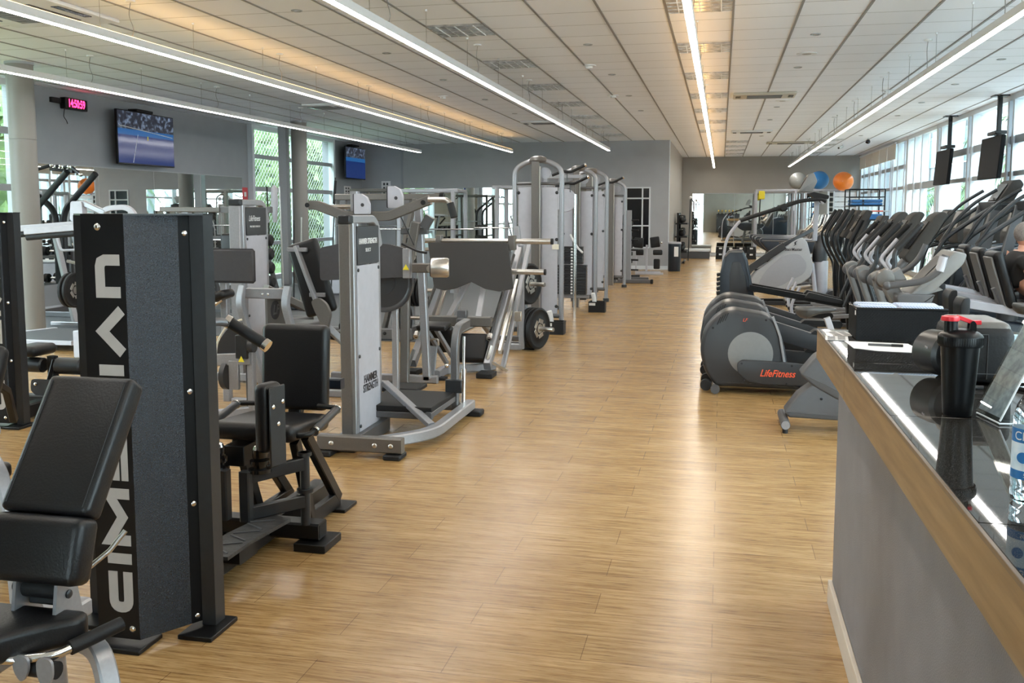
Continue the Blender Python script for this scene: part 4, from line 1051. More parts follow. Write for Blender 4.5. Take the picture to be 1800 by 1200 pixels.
# ------------------------------------------------------------------ arched cable towers
def arch_tower(x0, x1, y, H, label, proto=None):
    t = thing('cable_tower', label, 'gym machine', ((x0 + x1) / 2, y, 0), group='arched cable towers')
    w = x1 - x0; cxm = (x0 + x1) / 2; r = .033
    obj('arch_tube', MB().tube([(x1, y, .03), (x1, y, H - .10), (cxm + .10, y, H), (cxm - .10, y, H), (x0, y, H - .10), (x0, y, .03)], r, 12, .24, fn=7), SILVER, t)
    obj('arch_cap', MB().lathe([(.11, -.02), (.12, .0), (.10, .04), (.04, .06), (.001, .062)], (cxm, y, H), (0, 0, 1), 24), TAUPE, t)
    obj('center_mast', MB().bar([(cxm - .02, y - .09, .05), (cxm - .02, y - .09, H - .02)], .10, .05), TAUPE, t)
    obj('mast_trim', MB().bar([(cxm + .04, y - .09, .05), (cxm + .04, y - .09, H - .08)], .015, .06), STEEL, t)
    obj('shroud', MB().bb(x0 + .05, cxm - .08, y - .02, y - .005, .25, H - .35, .003).bb(cxm + .05, x1 - .05, y - .02, y - .005, .25, H - .35, .003), PALE, t)
    obj('shroud_bow', MB().bb(cxm - .08, cxm + .05, y + .02, y + .03, .25, H - .35), PALE, t)
    obj('cross_tube', MB().cyl((x0, y, H - .30), (x1, y, H - .30), .02).cyl((x0, y, .22), (x1, y, .22), .028), SILVERD, t)
    obj('foot_cup', MB().cyl((x0, y, 0), (x0, y, .06), .055).cyl((x1, y, 0), (x1, y, .06), .055), CHARC, t)
    obj('guide_rod', MB().cyl((cxm + .08, y + .3, .1), (cxm + .08, y + .3, H - .4), .010).cyl((cxm - .08, y + .3, .1), (cxm - .08, y + .3, H - .4), .010), CHROME, t)
    w_ = MB()
    for k in range(14): w_.bb(cxm - .11, cxm + .11, y + .25, y + .35, .14 + k * .042, .175 + k * .042)
    obj('weight_stack', w_, CHARC, t)
    bolts([(x, y - .035, z) for x in (x0 + .06, x1 - .06) for z in (H - .42, H / 2 + .1, .35)], (0, -1, 0), .022, t, CHARC)
    obj('pulley', MB().lathe([(.02, 0), (.075, 0), (.06, .012), (.075, .025), (.02, .025)], (cxm + .08, y + .08, H - .16), (0, 1, 0), 24), PALE, t)
    return t
a1 = arch_tower(-2.67, -2.04, 12.2, 2.26, 'nearest and tallest arched silver cable tower beside the aisle')
obj('tape_card', MB().bb(-2.16, -2.07, 12.158, 12.16, 1.10, 1.17), CARD, a1)
a2 = arch_tower(-2.55, -1.97, 15.1, 2.27, 'second arched silver cable tower, black stack of weights visible left of it')
a3 = arch_tower(-2.55, -1.97, 16.6, 2.30, 'third arched silver cable tower, close behind the second one')
a4 = arch_tower(-2.5, -1.97, 19.8, 2.22, 'farthest arched silver cable tower near the interior window')
t = thing('pulley_station', 'open cable station with big grey pulley and stepped black weight stack between arched towers', 'gym machine', (-2.45, 14.2, 0)); STN = t
obj('front_post', MB().cyl((-2.12, 13.9, .0), (-2.12, 13.9, 1.85), .022), CHROME, t)
obj('frame', MB().bar([(-2.62, 14.2, .03), (-2.62, 14.2, 2.15)], .07).bar([(-2.62, 14.2, 2.12), (-2.05, 14.2, 2.12)], .06).bar([(-2.65, 14.2, .30), (-1.95, 14.2, .30)], .05), SILVER, t)
obj('big_pulley', MB().lathe([(.001, -.012), (.05, -.012), (.06, 0), (.165, .0), (.175, .012), (.165, .045), (.001, .045)], (-2.28, 13.95, 1.76), (0, -1, 0), 36), PALE, t)
obj('pulley_yoke', MB().bar([(-2.18, 14.0, 2.05), (-2.17, 13.98, 1.62)], .09, .05), TAUPE, t)
w_ = MB()
for k in range(10): w_.bb(-2.42, -1.98, 14.1, 14.25, .34 + k * .045, .38 + k * .045)
for k in range(6): w_.bb(-2.36, -2.04, 14.1, 14.25, .80 + k * .045, .84 + k * .045)
obj('weight_stack', w_, CHARC, t)
lz = MB()
for k in range(16): lz.bb(-2.215, -2.185, 14.094, 14.10, .345 + k * .045, .37 + k * .045)
obj('weight_number_tags', lz, LOGOW, t)
obj('rope_handle', MB().tube([(-2.22, 14.05, 1.25), (-2.10, 14.02, 1.05), (-2.02, 14.0, .98)], .016, 8, .05), LOGOW, t)
def hook_handles(x, y, z, t):
    global ORG
    ORG = t.location.copy()
    obj('pull_bar', MB().tube([(x - .22, y, z - .02), (x - .05, y, z + .04), (x + .05, y, z + .02), (x + .26, y, z + .12)], .022, 10, .06), RUBBER, t)
    obj('bar_tip', MB().cyl((x + .26, y, z + .12), (x + .28, y, z + .13), .028), CHROME, t)
    obj('hook', MB().tube([(x, y, z - .10), (x, y, z + .03)], .006, 8), CHARC, t)
hook_handles(-2.2, 13.6, 2.14, a1)
hook_handles(-2.2, 13.9, 1.98, STN)
hook_handles(-2.12, 18.2, 2.12, a3)
def wipe_box(x, y, label):
    t = thing('wipe_box', label, 'box', (x, y, 0), group='black wipe boxes on the floor')
    b = MB(); b.bb(x - .13, x + .13, y - .1, y + .1, 0, .012)
    for s_ in (-1, 1):
        b.bb(x + s_ * .125 - .006, x + s_ * .125 + .006, y - .1, y + .1, 0, .17); b.bb(x - .13, x + .13, y + s_ * .095 - .006, y + s_ * .095 + .006, 0, .17)
    obj('tray', b, RUBBER, t)
    obj('wipe_roll', MB().tube([(x - .05, y, .02), (x - .05, y, .2), (x - .07, y - .02, .30)], .035, 8, .04), PAPER, t)
    obj('label_tag', MB().bb(x - .12, x - .02, y - .103, y - .101, .11, .15), PAPER, t)
wipe_box(-2.10, 12.05, 'black box with white wipes at the foot of the nearest arched tower')
wipe_box(-1.90, 14.85, 'black box with white wipes at the foot of the second arched tower')

# bench cluster at the end of the machine row
t = thing('free_weight_rack', 'tall silver rack post with black plates just beyond the arched towers', 'weight rack', (-1.95, 21.2, 0))
obj('upright', MB().bar([(-2.0, 21.0, .03), (-2.0, 21.0, 1.62)], .12, .10), SILVER, t)
obj('rear_upright', MB().bar([(-2.3, 21.6, .03), (-2.3, 21.6, 1.62)], .1), SILVER, t)
obj('base', MB().bar([(-2.5, 20.9, .05), (-1.5, 20.9, .05)], .08).bar([(-2.5, 21.7, .05), (-1.6, 21.7, .05)], .08), SILVERD, t)
pg = MB()
for k in range(6): pg.cyl((-1.95, 21.0, .3 + k * .22), (-1.78, 20.96, .3 + k * .22), .02)
obj('peg', pg, RUBBER, t)
obj('foot_cap', MB().bb(-1.5, -1.44, 20.84, 20.96, 0, .1, .01), RUBBER, t)
t = thing('preacher_bench', 'silver bench with four black pads in front of the grey wall by the bin', 'bench', (-1.8, 24.0, 0))
for (x, z, w, h, ry) in ((-2.03, .80, .24, .26, 4), (-1.62, .82, .24, .27, -8), (-2.0, .56, .2, .15, 0), (-1.55, .56, .24, .13, 0), (-1.57, .27, .16, .26, 0)):
    obj('pad', MB().pad((x, 24.0, z), (w, .08, h), (0, R(ry), 0), .03), VINYL, t)
obj('frame', MB().bar([(-1.83, 24.05, .05), (-1.83, 24.05, .75)], .05).bar([(-2.1, 24.1, .05), (-2.1, 24.1, .45), (-1.9, 24.1, .45)], .04).bar([(-2.1, 23.9, .03), (-1.4, 23.9, .03)], .05, .05).bar([(-2.1, 24.4, .03), (-1.5, 24.4, .03)], .05), PALE, t)
obj('pad_knob', MB().ball((-1.46, 24.0, .81), .03), CHROME, t)
t = thing('dumbbell_stand', 'dark upright stand with dumbbells and straps left of the four pad bench', 'weight rack', (-2.35, 23.0, 0))
obj('frame', MB().bar([(-2.3, 22.9, .03), (-2.3, 22.9, 1.5)], .06).bar([(-2.55, 22.9, .03), (-1.9, 22.9, .03)], .06).bar([(-2.3, 22.9, 1.5), (-2.3, 23.3, 1.5), (-2.3, 23.3, .03)], .05), CHARC, t)
t = thing('waste_bin', 'tall round black waste bin with silver rim beside the grey wall corner', 'bin', (-1.2, 25.45, 0))
obj('bin_body', MB().lathe([(.155, 0), (.165, .02), (.172, .72), (.172, .745)], (-1.2, 25.45, 0), n=32), PLASTICB, t)
obj('rim', MB().lathe([(.178, .735), (.178, .775), (.14, .785), (.13, .77)], (-1.2, 25.45, 0), n=32), PALE, t)
obj('notice', MB().bb(-1.2, -1.09, 25.27, 25.275, .40, .66), PAPER, t)

# ------------------------------------------------------------------ screens, clock, notices
def tv(x, y, z, w, h, rotz, label, pic, tilt=0):
    t = thing('television', label, 'television', (x, y, z), rotz)
    global ORG
    ORG = V((0, 0, 0))
    rt_ = (tilt, 0, 0)
    obj('casing', MB().box((0, 0, 0), (w, .05, h), rt_, .008), BLACK, t)
    M = Euler(rt_).to_matrix().to_4x4()
    s_ = obj('screen', MB().box(M @ V((0, -.027, .005)), (w - .03, .002, h - .045), rt_), pic, t)
    return t
def tennis_mat():
    M = bpy.data.materials.new('tennis_broadcast'); M.use_nodes = True
    nt = M.node_tree; b = nt.nodes['Principled BSDF']; N = nt.nodes; L = nt.links
    tc = N.new('ShaderNodeTexCoord'); sx = N.new('ShaderNodeSeparateXYZ'); L.new(tc.outputs['Object'], sx.inputs[0])
    r = N.new('ShaderNodeValToRGB'); cr = r.color_ramp; cr.interpolation = 'CONSTANT'
    cr.elements[0].position = 0; cr.elements[0].color = (.008, .04, .22, 1)
    cr.elements[1].position = .55; cr.elements[1].color = (.02, .17, .50, 1)
    e = cr.elements.new(.66); e.color = (.035, .04, .06, 1)
    mr = N.new('ShaderNodeMapRange'); mr.inputs['From Min'].default_value = -.46; mr.inputs['From Max'].default_value = .46
    L.new(sx.outputs['Z'], mr.inputs[0]); L.new(mr.outputs[0], r.inputs[0])
    n = N.new('ShaderNodeTexNoise'); n.inputs['Scale'].default_value = 14; n.inputs['Detail'].default_value = 8; L.new(tc.outputs['Object'], n.inputs[0])
    r2 = N.new('ShaderNodeValToRGB'); r2.color_ramp.elements[0].position = .5; r2.color_ramp.elements[1].position = .72
    r2.color_ramp.elements[0].color = (0, 0, 0, 1); r2.color_ramp.elements[1].color = (.28, .38, .55, 1)
    L.new(n.outputs['Fac'], r2.inputs[0])
    gt = N.new('ShaderNodeMath'); gt.operation = 'GREATER_THAN'; gt.inputs[1].default_value = .66; L.new(mr.outputs[0], gt.inputs[0])
    mx = N.new('ShaderNodeMix'); mx.data_type = 'RGBA'; mx.blend_type = 'ADD'; L.new(gt.outputs[0], mx.inputs[0])
    L.new(r.outputs[0], mx.inputs[6]); L.new(r2.outputs[0], mx.inputs[7])
    b.inputs['Base Color'].default_value = (.01, .01, .012, 1); b.inputs['Roughness'].default_value = .12
    L.new(mx.outputs[2], b.inputs['Emission Color']); b.inputs['Emission Strength'].default_value = .20
    return M
TEN = tennis_mat()
T1 = tv(XL + .22, 15.18, 2.87, 1.70, .93, -R(90) + 0, 'large television on the left wall showing a blue tennis court', TEN)
T1.rotation_euler = (0, 0, R(90))
T2 = tv(XL + .24, 25.0, 2.93, 1.45, .88, 0, 'smaller television past the tall left windows showing a blue picture', TEN)
T2.rotation_euler = (0, 0, R(90))
ORG = V((0, 0, 0))
for T_, w in ((T1, 1.70), (T2, 1.45)):
    obj('wall_arm', MB().bb(-.15, .15, .02, .20, -.2, .2, .01), BLACK, T_)
    obj('set_top_box', MB().box((-.05 if w > 1.5 else 0, .05, .49), (.5, .18, .05), None, .01), RUBBER, T_)
ln = MB()
ln.box((-.35, -.0295, -.18), (.012, .001, .52), (0, R(18), 0))
ln.box((0, -.0295, .14), (1.6, .001, .012), (0, R(4), 0))
obj('court_line', ln, LOGOW, T1)
obj('player', MB().box((.02, -.03, .02), (.03, .001, .07)), YELLOW, T1)

t = thing('digital_clock', 'black wall clock with red digits reading 14:50:59 left of the large television', 'clock', (XL + .1, 13.3, 0))
LED = mat('red_led', (.3, .01, .02), .5, emit=(1.0, .02, .10), estr=3.0)
y0c, y1c = 13.22, 13.76
obj('case', MB().bb(XL + .02, XL + .12, y0c, y1c, 3.22, 3.40, .008), BLACK, t)
obj('bracket', MB().bb(XL, XL + .05, y0c - .22, y0c + .1, 3.30, 3.38, .005), RUBBER, t)
lettering('14:50:59', .175, frame_mat((XL + .122, (y0c + y1c) / 2, 3.31), (0, 1, 0), (0, 0, 1)), LED, t, name='digits', squash=.68, bold=.004)
obj('cable', MB().tube([(XL + .06, 13.27, 3.22), (XL + .03, 13.28, 3.1), (XL + .05, 13.32, 3.04), (XL + .02, 13.38, 3.0)], .006, 6, .03), RUBBER, t)

def notice(x, y, z, w, h, label, wallx=True, col=PAPER):
    t = thing('wall_notice', label, 'notice', (x, y, z))
    a = MB(); b = MB()
    if wallx: a.bb(x - w / 2, x + w / 2, y - .004, y, z, z + h)
    else: a.bb(x, x + .004, y - w / 2, y + w / 2, z, z + h)
    obj('sheet', a, col, t)
    for r_ in range(3):
        for c_ in range(2):
            if wallx: b.bb(x - w * .3 + c_ * w * .35, x - w * .3 + c_ * w * .35 + w * .2, y - .006, y - .004, z + h * (.15 + .28 * r_), z + h * (.32 + .28 * r_))
            else: b.bb(x + .004, x + .006, y - w * .3 + c_ * w * .35, y - w * .3 + c_ * w * .35 + w * .2, z + h * (.15 + .28 * r_), z + h * (.32 + .28 * r_))
    obj('printed_squares', b, PLASTIC, t)
notice(-9.55, YB - .002, 2.05, .28, .42, 'white notice with dark squares on the back wall near the corner')
notice(XL + .002, 25.0, 2.0, .5, .30, 'pale notice with dark squares on the left wall under the smaller television', False)
t = thing('fire_sign', 'small red sign on the left wall beside the tall window', 'sign', (XL, 19.2, 2.0))
obj('plate', MB().bb(XL, XL + .01, 19.02, 19.24, 1.80, 2.12), mat('sign_red', (.6, .06, .07), .5, 0, noise=.05), t)
obj('pictogram', MB().bb(XL + .01, XL + .012, 19.08, 19.18, 1.92, 2.02), LOGOW, t)

# ------------------------------------------------------------------ left background: racks, bars, dumbbells
t = thing('pull_up_rig', 'pull up rig with thick slanted black tubes and angled grips beside the large beige column', 'gym machine', (-9.6, 12.6, 0.012))
for dx, dy in ((0, 0), (-.07, .75)):
    obj('slanted_tube', MB().tube([(-10.15 + dx, 12.35 + dy, Z0), (-10.15 + dx, 12.35 + dy, 1.5), (-10.08 + dx, 12.35 + dy, 1.66), (-9.46 + dx, 12.25 + dy, 2.18)], .048, 12, .15), CHARC, t)
obj('top_bar', MB().bar([(-10.0, 12.6, 2.24), (-9.3, 12.2, 2.18)], .06, .05), BLACK, t)
for (p, q) in (((-10.2, 12.4, 2.20), (-9.92, 12.5, 2.29)), ((-9.34, 12.2, 2.24), (-9.12, 12.1, 2.13)), ((-9.8, 12.45, 2.27), (-9.68, 12.4, 2.27)), ((-9.55, 12.3, 2.25), (-9.42, 12.25, 2.25))):
    obj('grip', MB().cyl(p, q, .024), RUBBER, t)
    obj('grip_end', MB().ball(p, .032).ball(q, .032), CHROME, t)
obj('floor_frame', MB().bar([(-10.2, 13.1, .05), (-10.15, 12.3, .05), (-9.5, 12.3, .05)], .08), SILVERD, t)

def smith(x, y, label, off):
    t = thing('smith_machine', label, 'gym machine', (x, y, Z0))
    for dx in (0, .9):
        obj('slanted_upright', MB().bar([(x + dx + .40, y, Z0 + .05), (x + dx, y + .15, 1.38)], .075, .07), SILVER, t)
        obj('rear_upright', MB().bar([(x + dx + .25, y + .55, Z0 + .05), (x + dx - .05, y + .62, 1.3)], .06, .05), SILVERD, t)
    obj('top_tie', MB().bar([(x - .05, y + .15, 1.38), (x + 1.1, y + .15, 1.40)], .06, .05), SILVER, t)
    obj('base', MB().bar([(x + .1, y - .1, .06), (x + 1.0, y - .1, .06)], .05).bar([(x + .1, y + .4, .06), (x + 1.4, y + .4, .06)], .06).bar([(x + .1, y + .7, .35), (x + 1.3, y + .7, .38)], .08), SILVER, t)
    obj('barbell', MB().cyl((x + .35, y - .05, .92), (x + 1.15, y + .1, .72), .022), STEEL, t)
    obj('handle_tube', MB().tube([(x - .1, y - .1, 1.22), (x + .15, y, 1.28), (x + .22, y, 1.06), (x + .7, y + .1, 1.08)], .018, 8, .05), PALE, t)
    obj('angled_pad', MB().bar([(x + .6, y + .3, 1.3), (x + .85, y + .3, 1.02)], .06), RUBBER, t)
    return t
smith(-9.10, 11.3, 'silver slanted frame machine standing right behind the base of the large column', 0)
for k, (x, y, z, l) in enumerate(((-6.96, 8.95, .74, 'left plate leaning on the thin white post behind the nearest lettered tower'), (-6.905, 8.95, .74, 'right plate touching the thin white post behind the nearest lettered tower'))):
    put_plate(x, y, z, 0, l, 'plates on the white post', .85)
t = thing('lever_machine', 'white topped lever machine with long pale arms reaching left of the tall lettered tower', 'gym machine', (-6.6, 9.2, 0))
obj('loop_tube', MB().bar([(-6.76, 9.25, 1.3), (-6.72, 9.25, 1.625), (-6.36, 9.25, 1.65), (-6.20, 9.25, 1.3)], .06, .05, .12), PALE, t)
obj('side_cover', MB().prism([(-7.10, 1.50), (-7.0, 1.47), (-6.93, 1.53), (-6.94, 1.71), (-7.08, 1.71)], 'xz', 9.2, 9.28, .03), PALE, t)
obj('slanted_arm', MB().bar([(-6.95, 9.25, 1.69), (-6.68, 9.25, 1.58)], .06), SILVER, t)
for a_, b_ in (((-7.75, 9.12, 1.40), (-6.75, 9.25, 1.475)), ((-7.47, 8.95, 1.375), (-6.72, 9.02, 1.435))):
    obj('long_arm', MB().bar([a_, b_], .06, .07), PALE, t)
    obj('foam_roll', MB().cyl(V(a_) + V((.02, 0, -.065)), V(a_).lerp(V(b_), .8) + V((0, 0, -.065)), .033), RUBBER, t)
obj('mast', MB().bar([(-6.72, 9.4, .03), (-6.72, 9.4, 1.5)], .09).bar([(-6.3, 9.4, .03), (-6.3, 9.4, 1.5)], .09), SILVER, t)
obj('base', MB().bar([(-6.95, 9.4, .04), (-6.1, 9.4, .04)], .08), SILVER, t)
obj('plate_post', MB().cyl((-6.83, 8.95, .25), (-6.83, 8.95, 1.40), .022), PALE, t)
obj('post_holder', MB().bb(-6.90, -6.76, 8.9, 9.0, 0, .3, .01), PALE, t)
t = thing('long_beam_machine', 'long horizontal grey beam machine showing above the tall lettered tower', 'gym machine', (-5.7, 9.4, 0))
obj('beam', MB().bar([(-6.08, 9.4, 1.62), (-5.35, 9.4, 1.615)], .08, .055), TAUPE, t)
obj('beam_end', MB().bb(-5.35, -4.75, 9.37, 9.43, 1.58, 1.65, .006), SILVERD, t)
obj('mast', MB().bar([(-5.8, 9.45, .03), (-5.8, 9.45, 1.6)], .09).bar([(-5.0, 9.45, .03), (-5.0, 9.45, 1.6)], .07), SILVER, t)
obj('curved_bar', MB().bar([(-5.25, 9.5, 1.5), (-4.95, 9.5, 1.35), (-4.9, 9.5, .9)], .05, .05, .1), CHARC, t)
obj('base', MB().bar([(-6.0, 9.45, .04), (-4.7, 9.45, .04)], .08), SILVER, t)
obj('backrest', MB().pad((-5.3, 9.6, 1.1), (.34, .08, .5), None, .03), VINYL, t)
t = thing('calf_platform', 'low grey platform with white edges on the floor right of the large beige column', 'platform', (-7.9, 9.9, 0))
obj('mat_surface', MB().prism([(-8.6, 9.3), (-7.2, 9.3), (-7.2, 10.35), (-8.3, 10.35)], 'xy', .09, .115), MATFLOOR, t)
obj('edge_rail', MB().bar([(-8.62, 9.28, .10), (-8.3, 10.4, .10)], .06, .04).bar([(-8.62, 9.28, .10), (-7.2, 9.28, .10)], .04, .05), PALE, t)
obj('support_leg', MB().bar([(-8.3, 9.35, .08), (-8.3, 9.35, .0)], .06).bar([(-7.5, 9.35, .08), (-7.5, 9.35, .0)], .06).bar([(-8.3, 10.3, .08), (-8.3, 10.3, .0)], .06), SILVERD, t)

def rack_shelf(x0, x1, y0, y1, label):
    t = thing('dumbbell_rack', label, 'weight rack', ((x0 + x1) / 2, y0, Z0))
    for y in (y0, (y0 + y1) / 2, y1):
        obj('upright', MB().bar([(x0, y, Z0), (x0, y, 1.0)], .06).bar([(x0, y, .05), (x1, y, .05)], .06), SILVERD, t)
    for z in (.42, .86): obj('shelf', MB().bar([((x0 + x1) / 2, y0, z), ((x0 + x1) / 2, y1, z)], .34, .04), SILVERD, t)
    return t
rack_shelf(-10.15, -9.7, 13.2, 17.0, 'two tier dumbbell rack standing along the left wall mirror')
db = None
def dumbbell(x, y, z, rz, label, group, k=1.0):
    global db
    if db is None:
        db = thing('dumbbell', label, 'dumbbell', (0, 0, 0), group=group)
        obj('handle', MB().cyl((-.07, 0, 0), (.07, 0, 0), .017, n=10), CHROME, db)
        for s_ in (-1, 1): obj('head', MB().lathe([(.05, 0), (.065, .012), (.065, .075), (.05, .088)], (s_ * .065 if s_ > 0 else -.153, 0, 0), (1, 0, 0), 16), RUBBER, db)
        o = db
    else: o = copy_tree(db, label=label, group=group)
    o.location = (x, y, z); o.rotation_euler = (0, 0, rz); o.scale = (k, k, k); return o
pos_words = ['first', 'second', 'third', 'fourth', 'fifth', 'sixth', 'seventh', 'eighth', 'ninth', 'tenth', 'eleventh', 'twelfth', 'thirteenth', 'fourteenth', 'fifteenth']
for z, tier in ((.512, 'lower'), (.952, 'upper')):
    for k in range(15):
        dumbbell(-9.925, 13.35 + k * .245, z, 0, '%s dumbbell from the near end on the %s shelf of the wall rack' % (pos_words[k], tier), 'dumbbells on the wall rack', 1.1)

t = thing('barbell_rack', 'silver A frame rack holding short fixed barbells in front of the tall left window', 'weight rack', (-6.75, 13.0, Z0))
obj('side_frame', MB().bar([(-6.95, 12.8, Z0), (-6.75, 13.0, 1.25)], .06).bar([(-6.55, 13.3, Z0), (-6.75, 13.0, 1.25)], .06), SILVERD, t)
obj('side_frame', MB().bar([(-7.95, 12.8, Z0), (-7.75, 13.0, 1.25)], .06).bar([(-7.55, 13.3, Z0), (-7.75, 13.0, 1.25)], .06), SILVERD, t)
obj('cross_rail', MB().bar([(-7.75, 13.0, 1.2), (-6.75, 13.0, 1.2)], .05).bar([(-7.9, 12.85, .1), (-6.9, 12.85, .1)], .05), SILVERD, t)
for k in range(5):
    for dx in (0, -.95): obj('bar_hook', MB().bar([(-6.78 + dx, 12.95 - k * .03, 1.14 - k * .2), (-6.80 + dx, 12.60 - k * .03, 1.145 - k * .2), (-6.80 + dx, 12.57 - k * .03, 1.19 - k * .2)], .025), SILVER, t)
bb0 = None
for k in range(5):
    lab = '%s fixed barbell from the top of the A frame rack' % (['topmost', 'second', 'third', 'fourth', 'lowest'][k])
    if k == 0:
        bb0 = thing('fixed_barbell', lab, 'barbell', (0, 0, 0), group='fixed barbells')
        obj('bar', MB().cyl((-.66, 0, 0), (.5, 0, 0), .015, n=10), CHROME, bb0)
        for s_ in (-.72, .42): obj('head', MB().lathe([(.06, 0), (.085, .012), (.085, .13), (.06, .15)], (s_, 0, 0), (1, 0, 0), 20), RUBBER, bb0)
        o = bb0
    else: o = copy_tree(bb0, label=lab)
    o.location = (-6.95 + .02 * k, 12.62 - .03 * k, 1.18 - k * .2)

t = thing('bar_holder', 'bundle of long thin bars standing upright before the tall left window', 'bar stand', (-7.0, 14.2, Z0))
obj('stand_base', MB().bb(-7.3, -6.6, 13.95, 14.45, Z0, .12, .02), CHARC, t)
for k, (x, h) in enumerate(((-7.2, 2.0), (-7.02, 2.0), (-6.82, 1.45), (-6.72, 1.5))):
    obj('bar', MB().cyl((x, 14.2 + .05 * (k % 2), .1), (x - .05 + .04 * k, 14.2, h), .013, n=10), STEEL if k % 2 else RUBBER, t)
obj('strap_bundle', MB().lathe([(.03, 0), (.06, .3), (.05, .55), (.02, .6)], (-7.12, 14.2, 1.42), n=12), PALE, t)
t = thing('long_pole', 'single long dark pole leaning beside the tall left window', 'pole', (-6.3, 14.6, Z0))
obj('shaft', MB().cyl((-6.35, 14.6, Z0), (-6.22, 14.6, 2.15), .011, n=8), CHARC, t)
obj('sleeve', MB().cyl((-6.255, 14.6, 1.72), (-6.22, 14.6, 2.1), .022, n=10), RUBBER, t)
t = thing('cleaning_station', 'low white and blue stand with bottles under the tall left window', 'stand', (-7.0, 17.0, Z0))
obj('stand_frame', MB().bb(-7.5, -6.4, 16.8, 17.3, Z0, .55, .02), PALE, t)
obj('stand_top', MB().bb(-7.55, -6.35, 16.75, 17.35, .55, .6, .01), WHITE, t)
sb = thing('spray_bottle', 'bottle', 'bottle', (0, 0, 0), group='bottles on the white stand')
obj('bottle_body', MB().lathe([(.05, 0), (.05, .2), (.02, .26), (.02, .28)], n=12), PLASTICB, sb)
obj('bottle_cap', MB().lathe([(.024, .28), (.024, .32)], n=12), WHITE, sb)
sb['label'] = 'dark bottle nearest the large column on the white and blue stand'; sb.location = (-7.4, 17.0, .6)
for k in range(1, 5): copy_tree(sb, label='%s dark bottle from the left on the white and blue stand' % ['second', 'third', 'fourth', 'fifth'][k - 1], loc=(-7.4 + k * .21, 17.0, .6))

# racks and cardio pieces standing further back on the rubber floor
def squat(x, y, label, h=1.75, m_=SILVER):
    t = thing('power_rack', label, 'weight rack', (x, y, Z0))
    for dx in (0, 1.1):
        obj('upright', MB().bar([(x + dx, y, Z0), (x + dx, y + .1, h)], .08), m_, t)
        obj('rear_upright', MB().bar([(x + dx, y + 1.0, Z0), (x + dx, y + 1.0, h)], .07), m_, t)
        obj('safety_bar', MB().bar([(x + dx, y, .8), (x + dx, y + 1.0, .8)], .05), RUBBER, t)
    obj('top_frame', MB().bar([(x - .1, y + .1, h), (x + 1.2, y + .1, h)], .07).bar([(x, y + 1.0, h), (x + 1.1, y + 1.0, h)], .07).bar([(x, y + .1, h), (x, y + 1.0, h)], .06).bar([(x + 1.1, y + .1, h), (x + 1.1, y + 1.0, h)], .06), m_, t)
    obj('barbell', MB().cyl((x - .45, y - .06, 1.25), (x + 1.55, y - .06, 1.25), .014), CHROME, t)
    obj('bench_pad', MB().pad((x + .55, y + .4, .45), (.3, 1.0, .08), None, .03), VINYL, t)
    obj('bench_leg', MB().bar([(x + .55, y, .42), (x + .55, y, Z0)], .06).bar([(x + .55, y + .8, .42), (x + .55, y + .8, Z0)], .06), m_, t)
    return t
squat(-6.2, 17.6, 'silver power rack standing between the tall left window and the horn armed machine', 2.0)
squat(-4.6, 19.2, 'silver power rack in front of the wide back mirror', 2.1)
squat(-8.6, 21.2, 'farthest power rack near the corner under the smaller television', 2.1, TAUPE)
t = thing('bench_press', 'dark flat bench standing before the wide back mirror near the arched towers', 'bench', (-3.6, 22.0, Z0))
obj('pad', MB().pad((-3.9, 22.2, .46), (.32, 1.2, .08), None, .03), VINYL, t)
obj('upright', MB().bar([(-4.4, 22.9, Z0), (-4.4, 22.9, 1.2)], .07).bar([(-3.4, 22.9, Z0), (-3.4, 22.9, 1.2)], .07), SILVERD, t)
obj('frame', MB().bar([(-3.9, 21.7, .43), (-3.9, 21.7, Z0)], .06).bar([(-3.9, 22.7, .43), (-3.9, 22.7, Z0)], .06).bar([(-4.4, 22.9, .1), (-3.4, 22.9, .1)], .06), SILVERD, t)

for k in range(6):
    dumbbell(-2.2, 22.82, .40 + k * .18, 0, '%s dumbbell from the floor on the dark upright stand' % pos_words[k], 'dumbbells on the upright stand', .8)
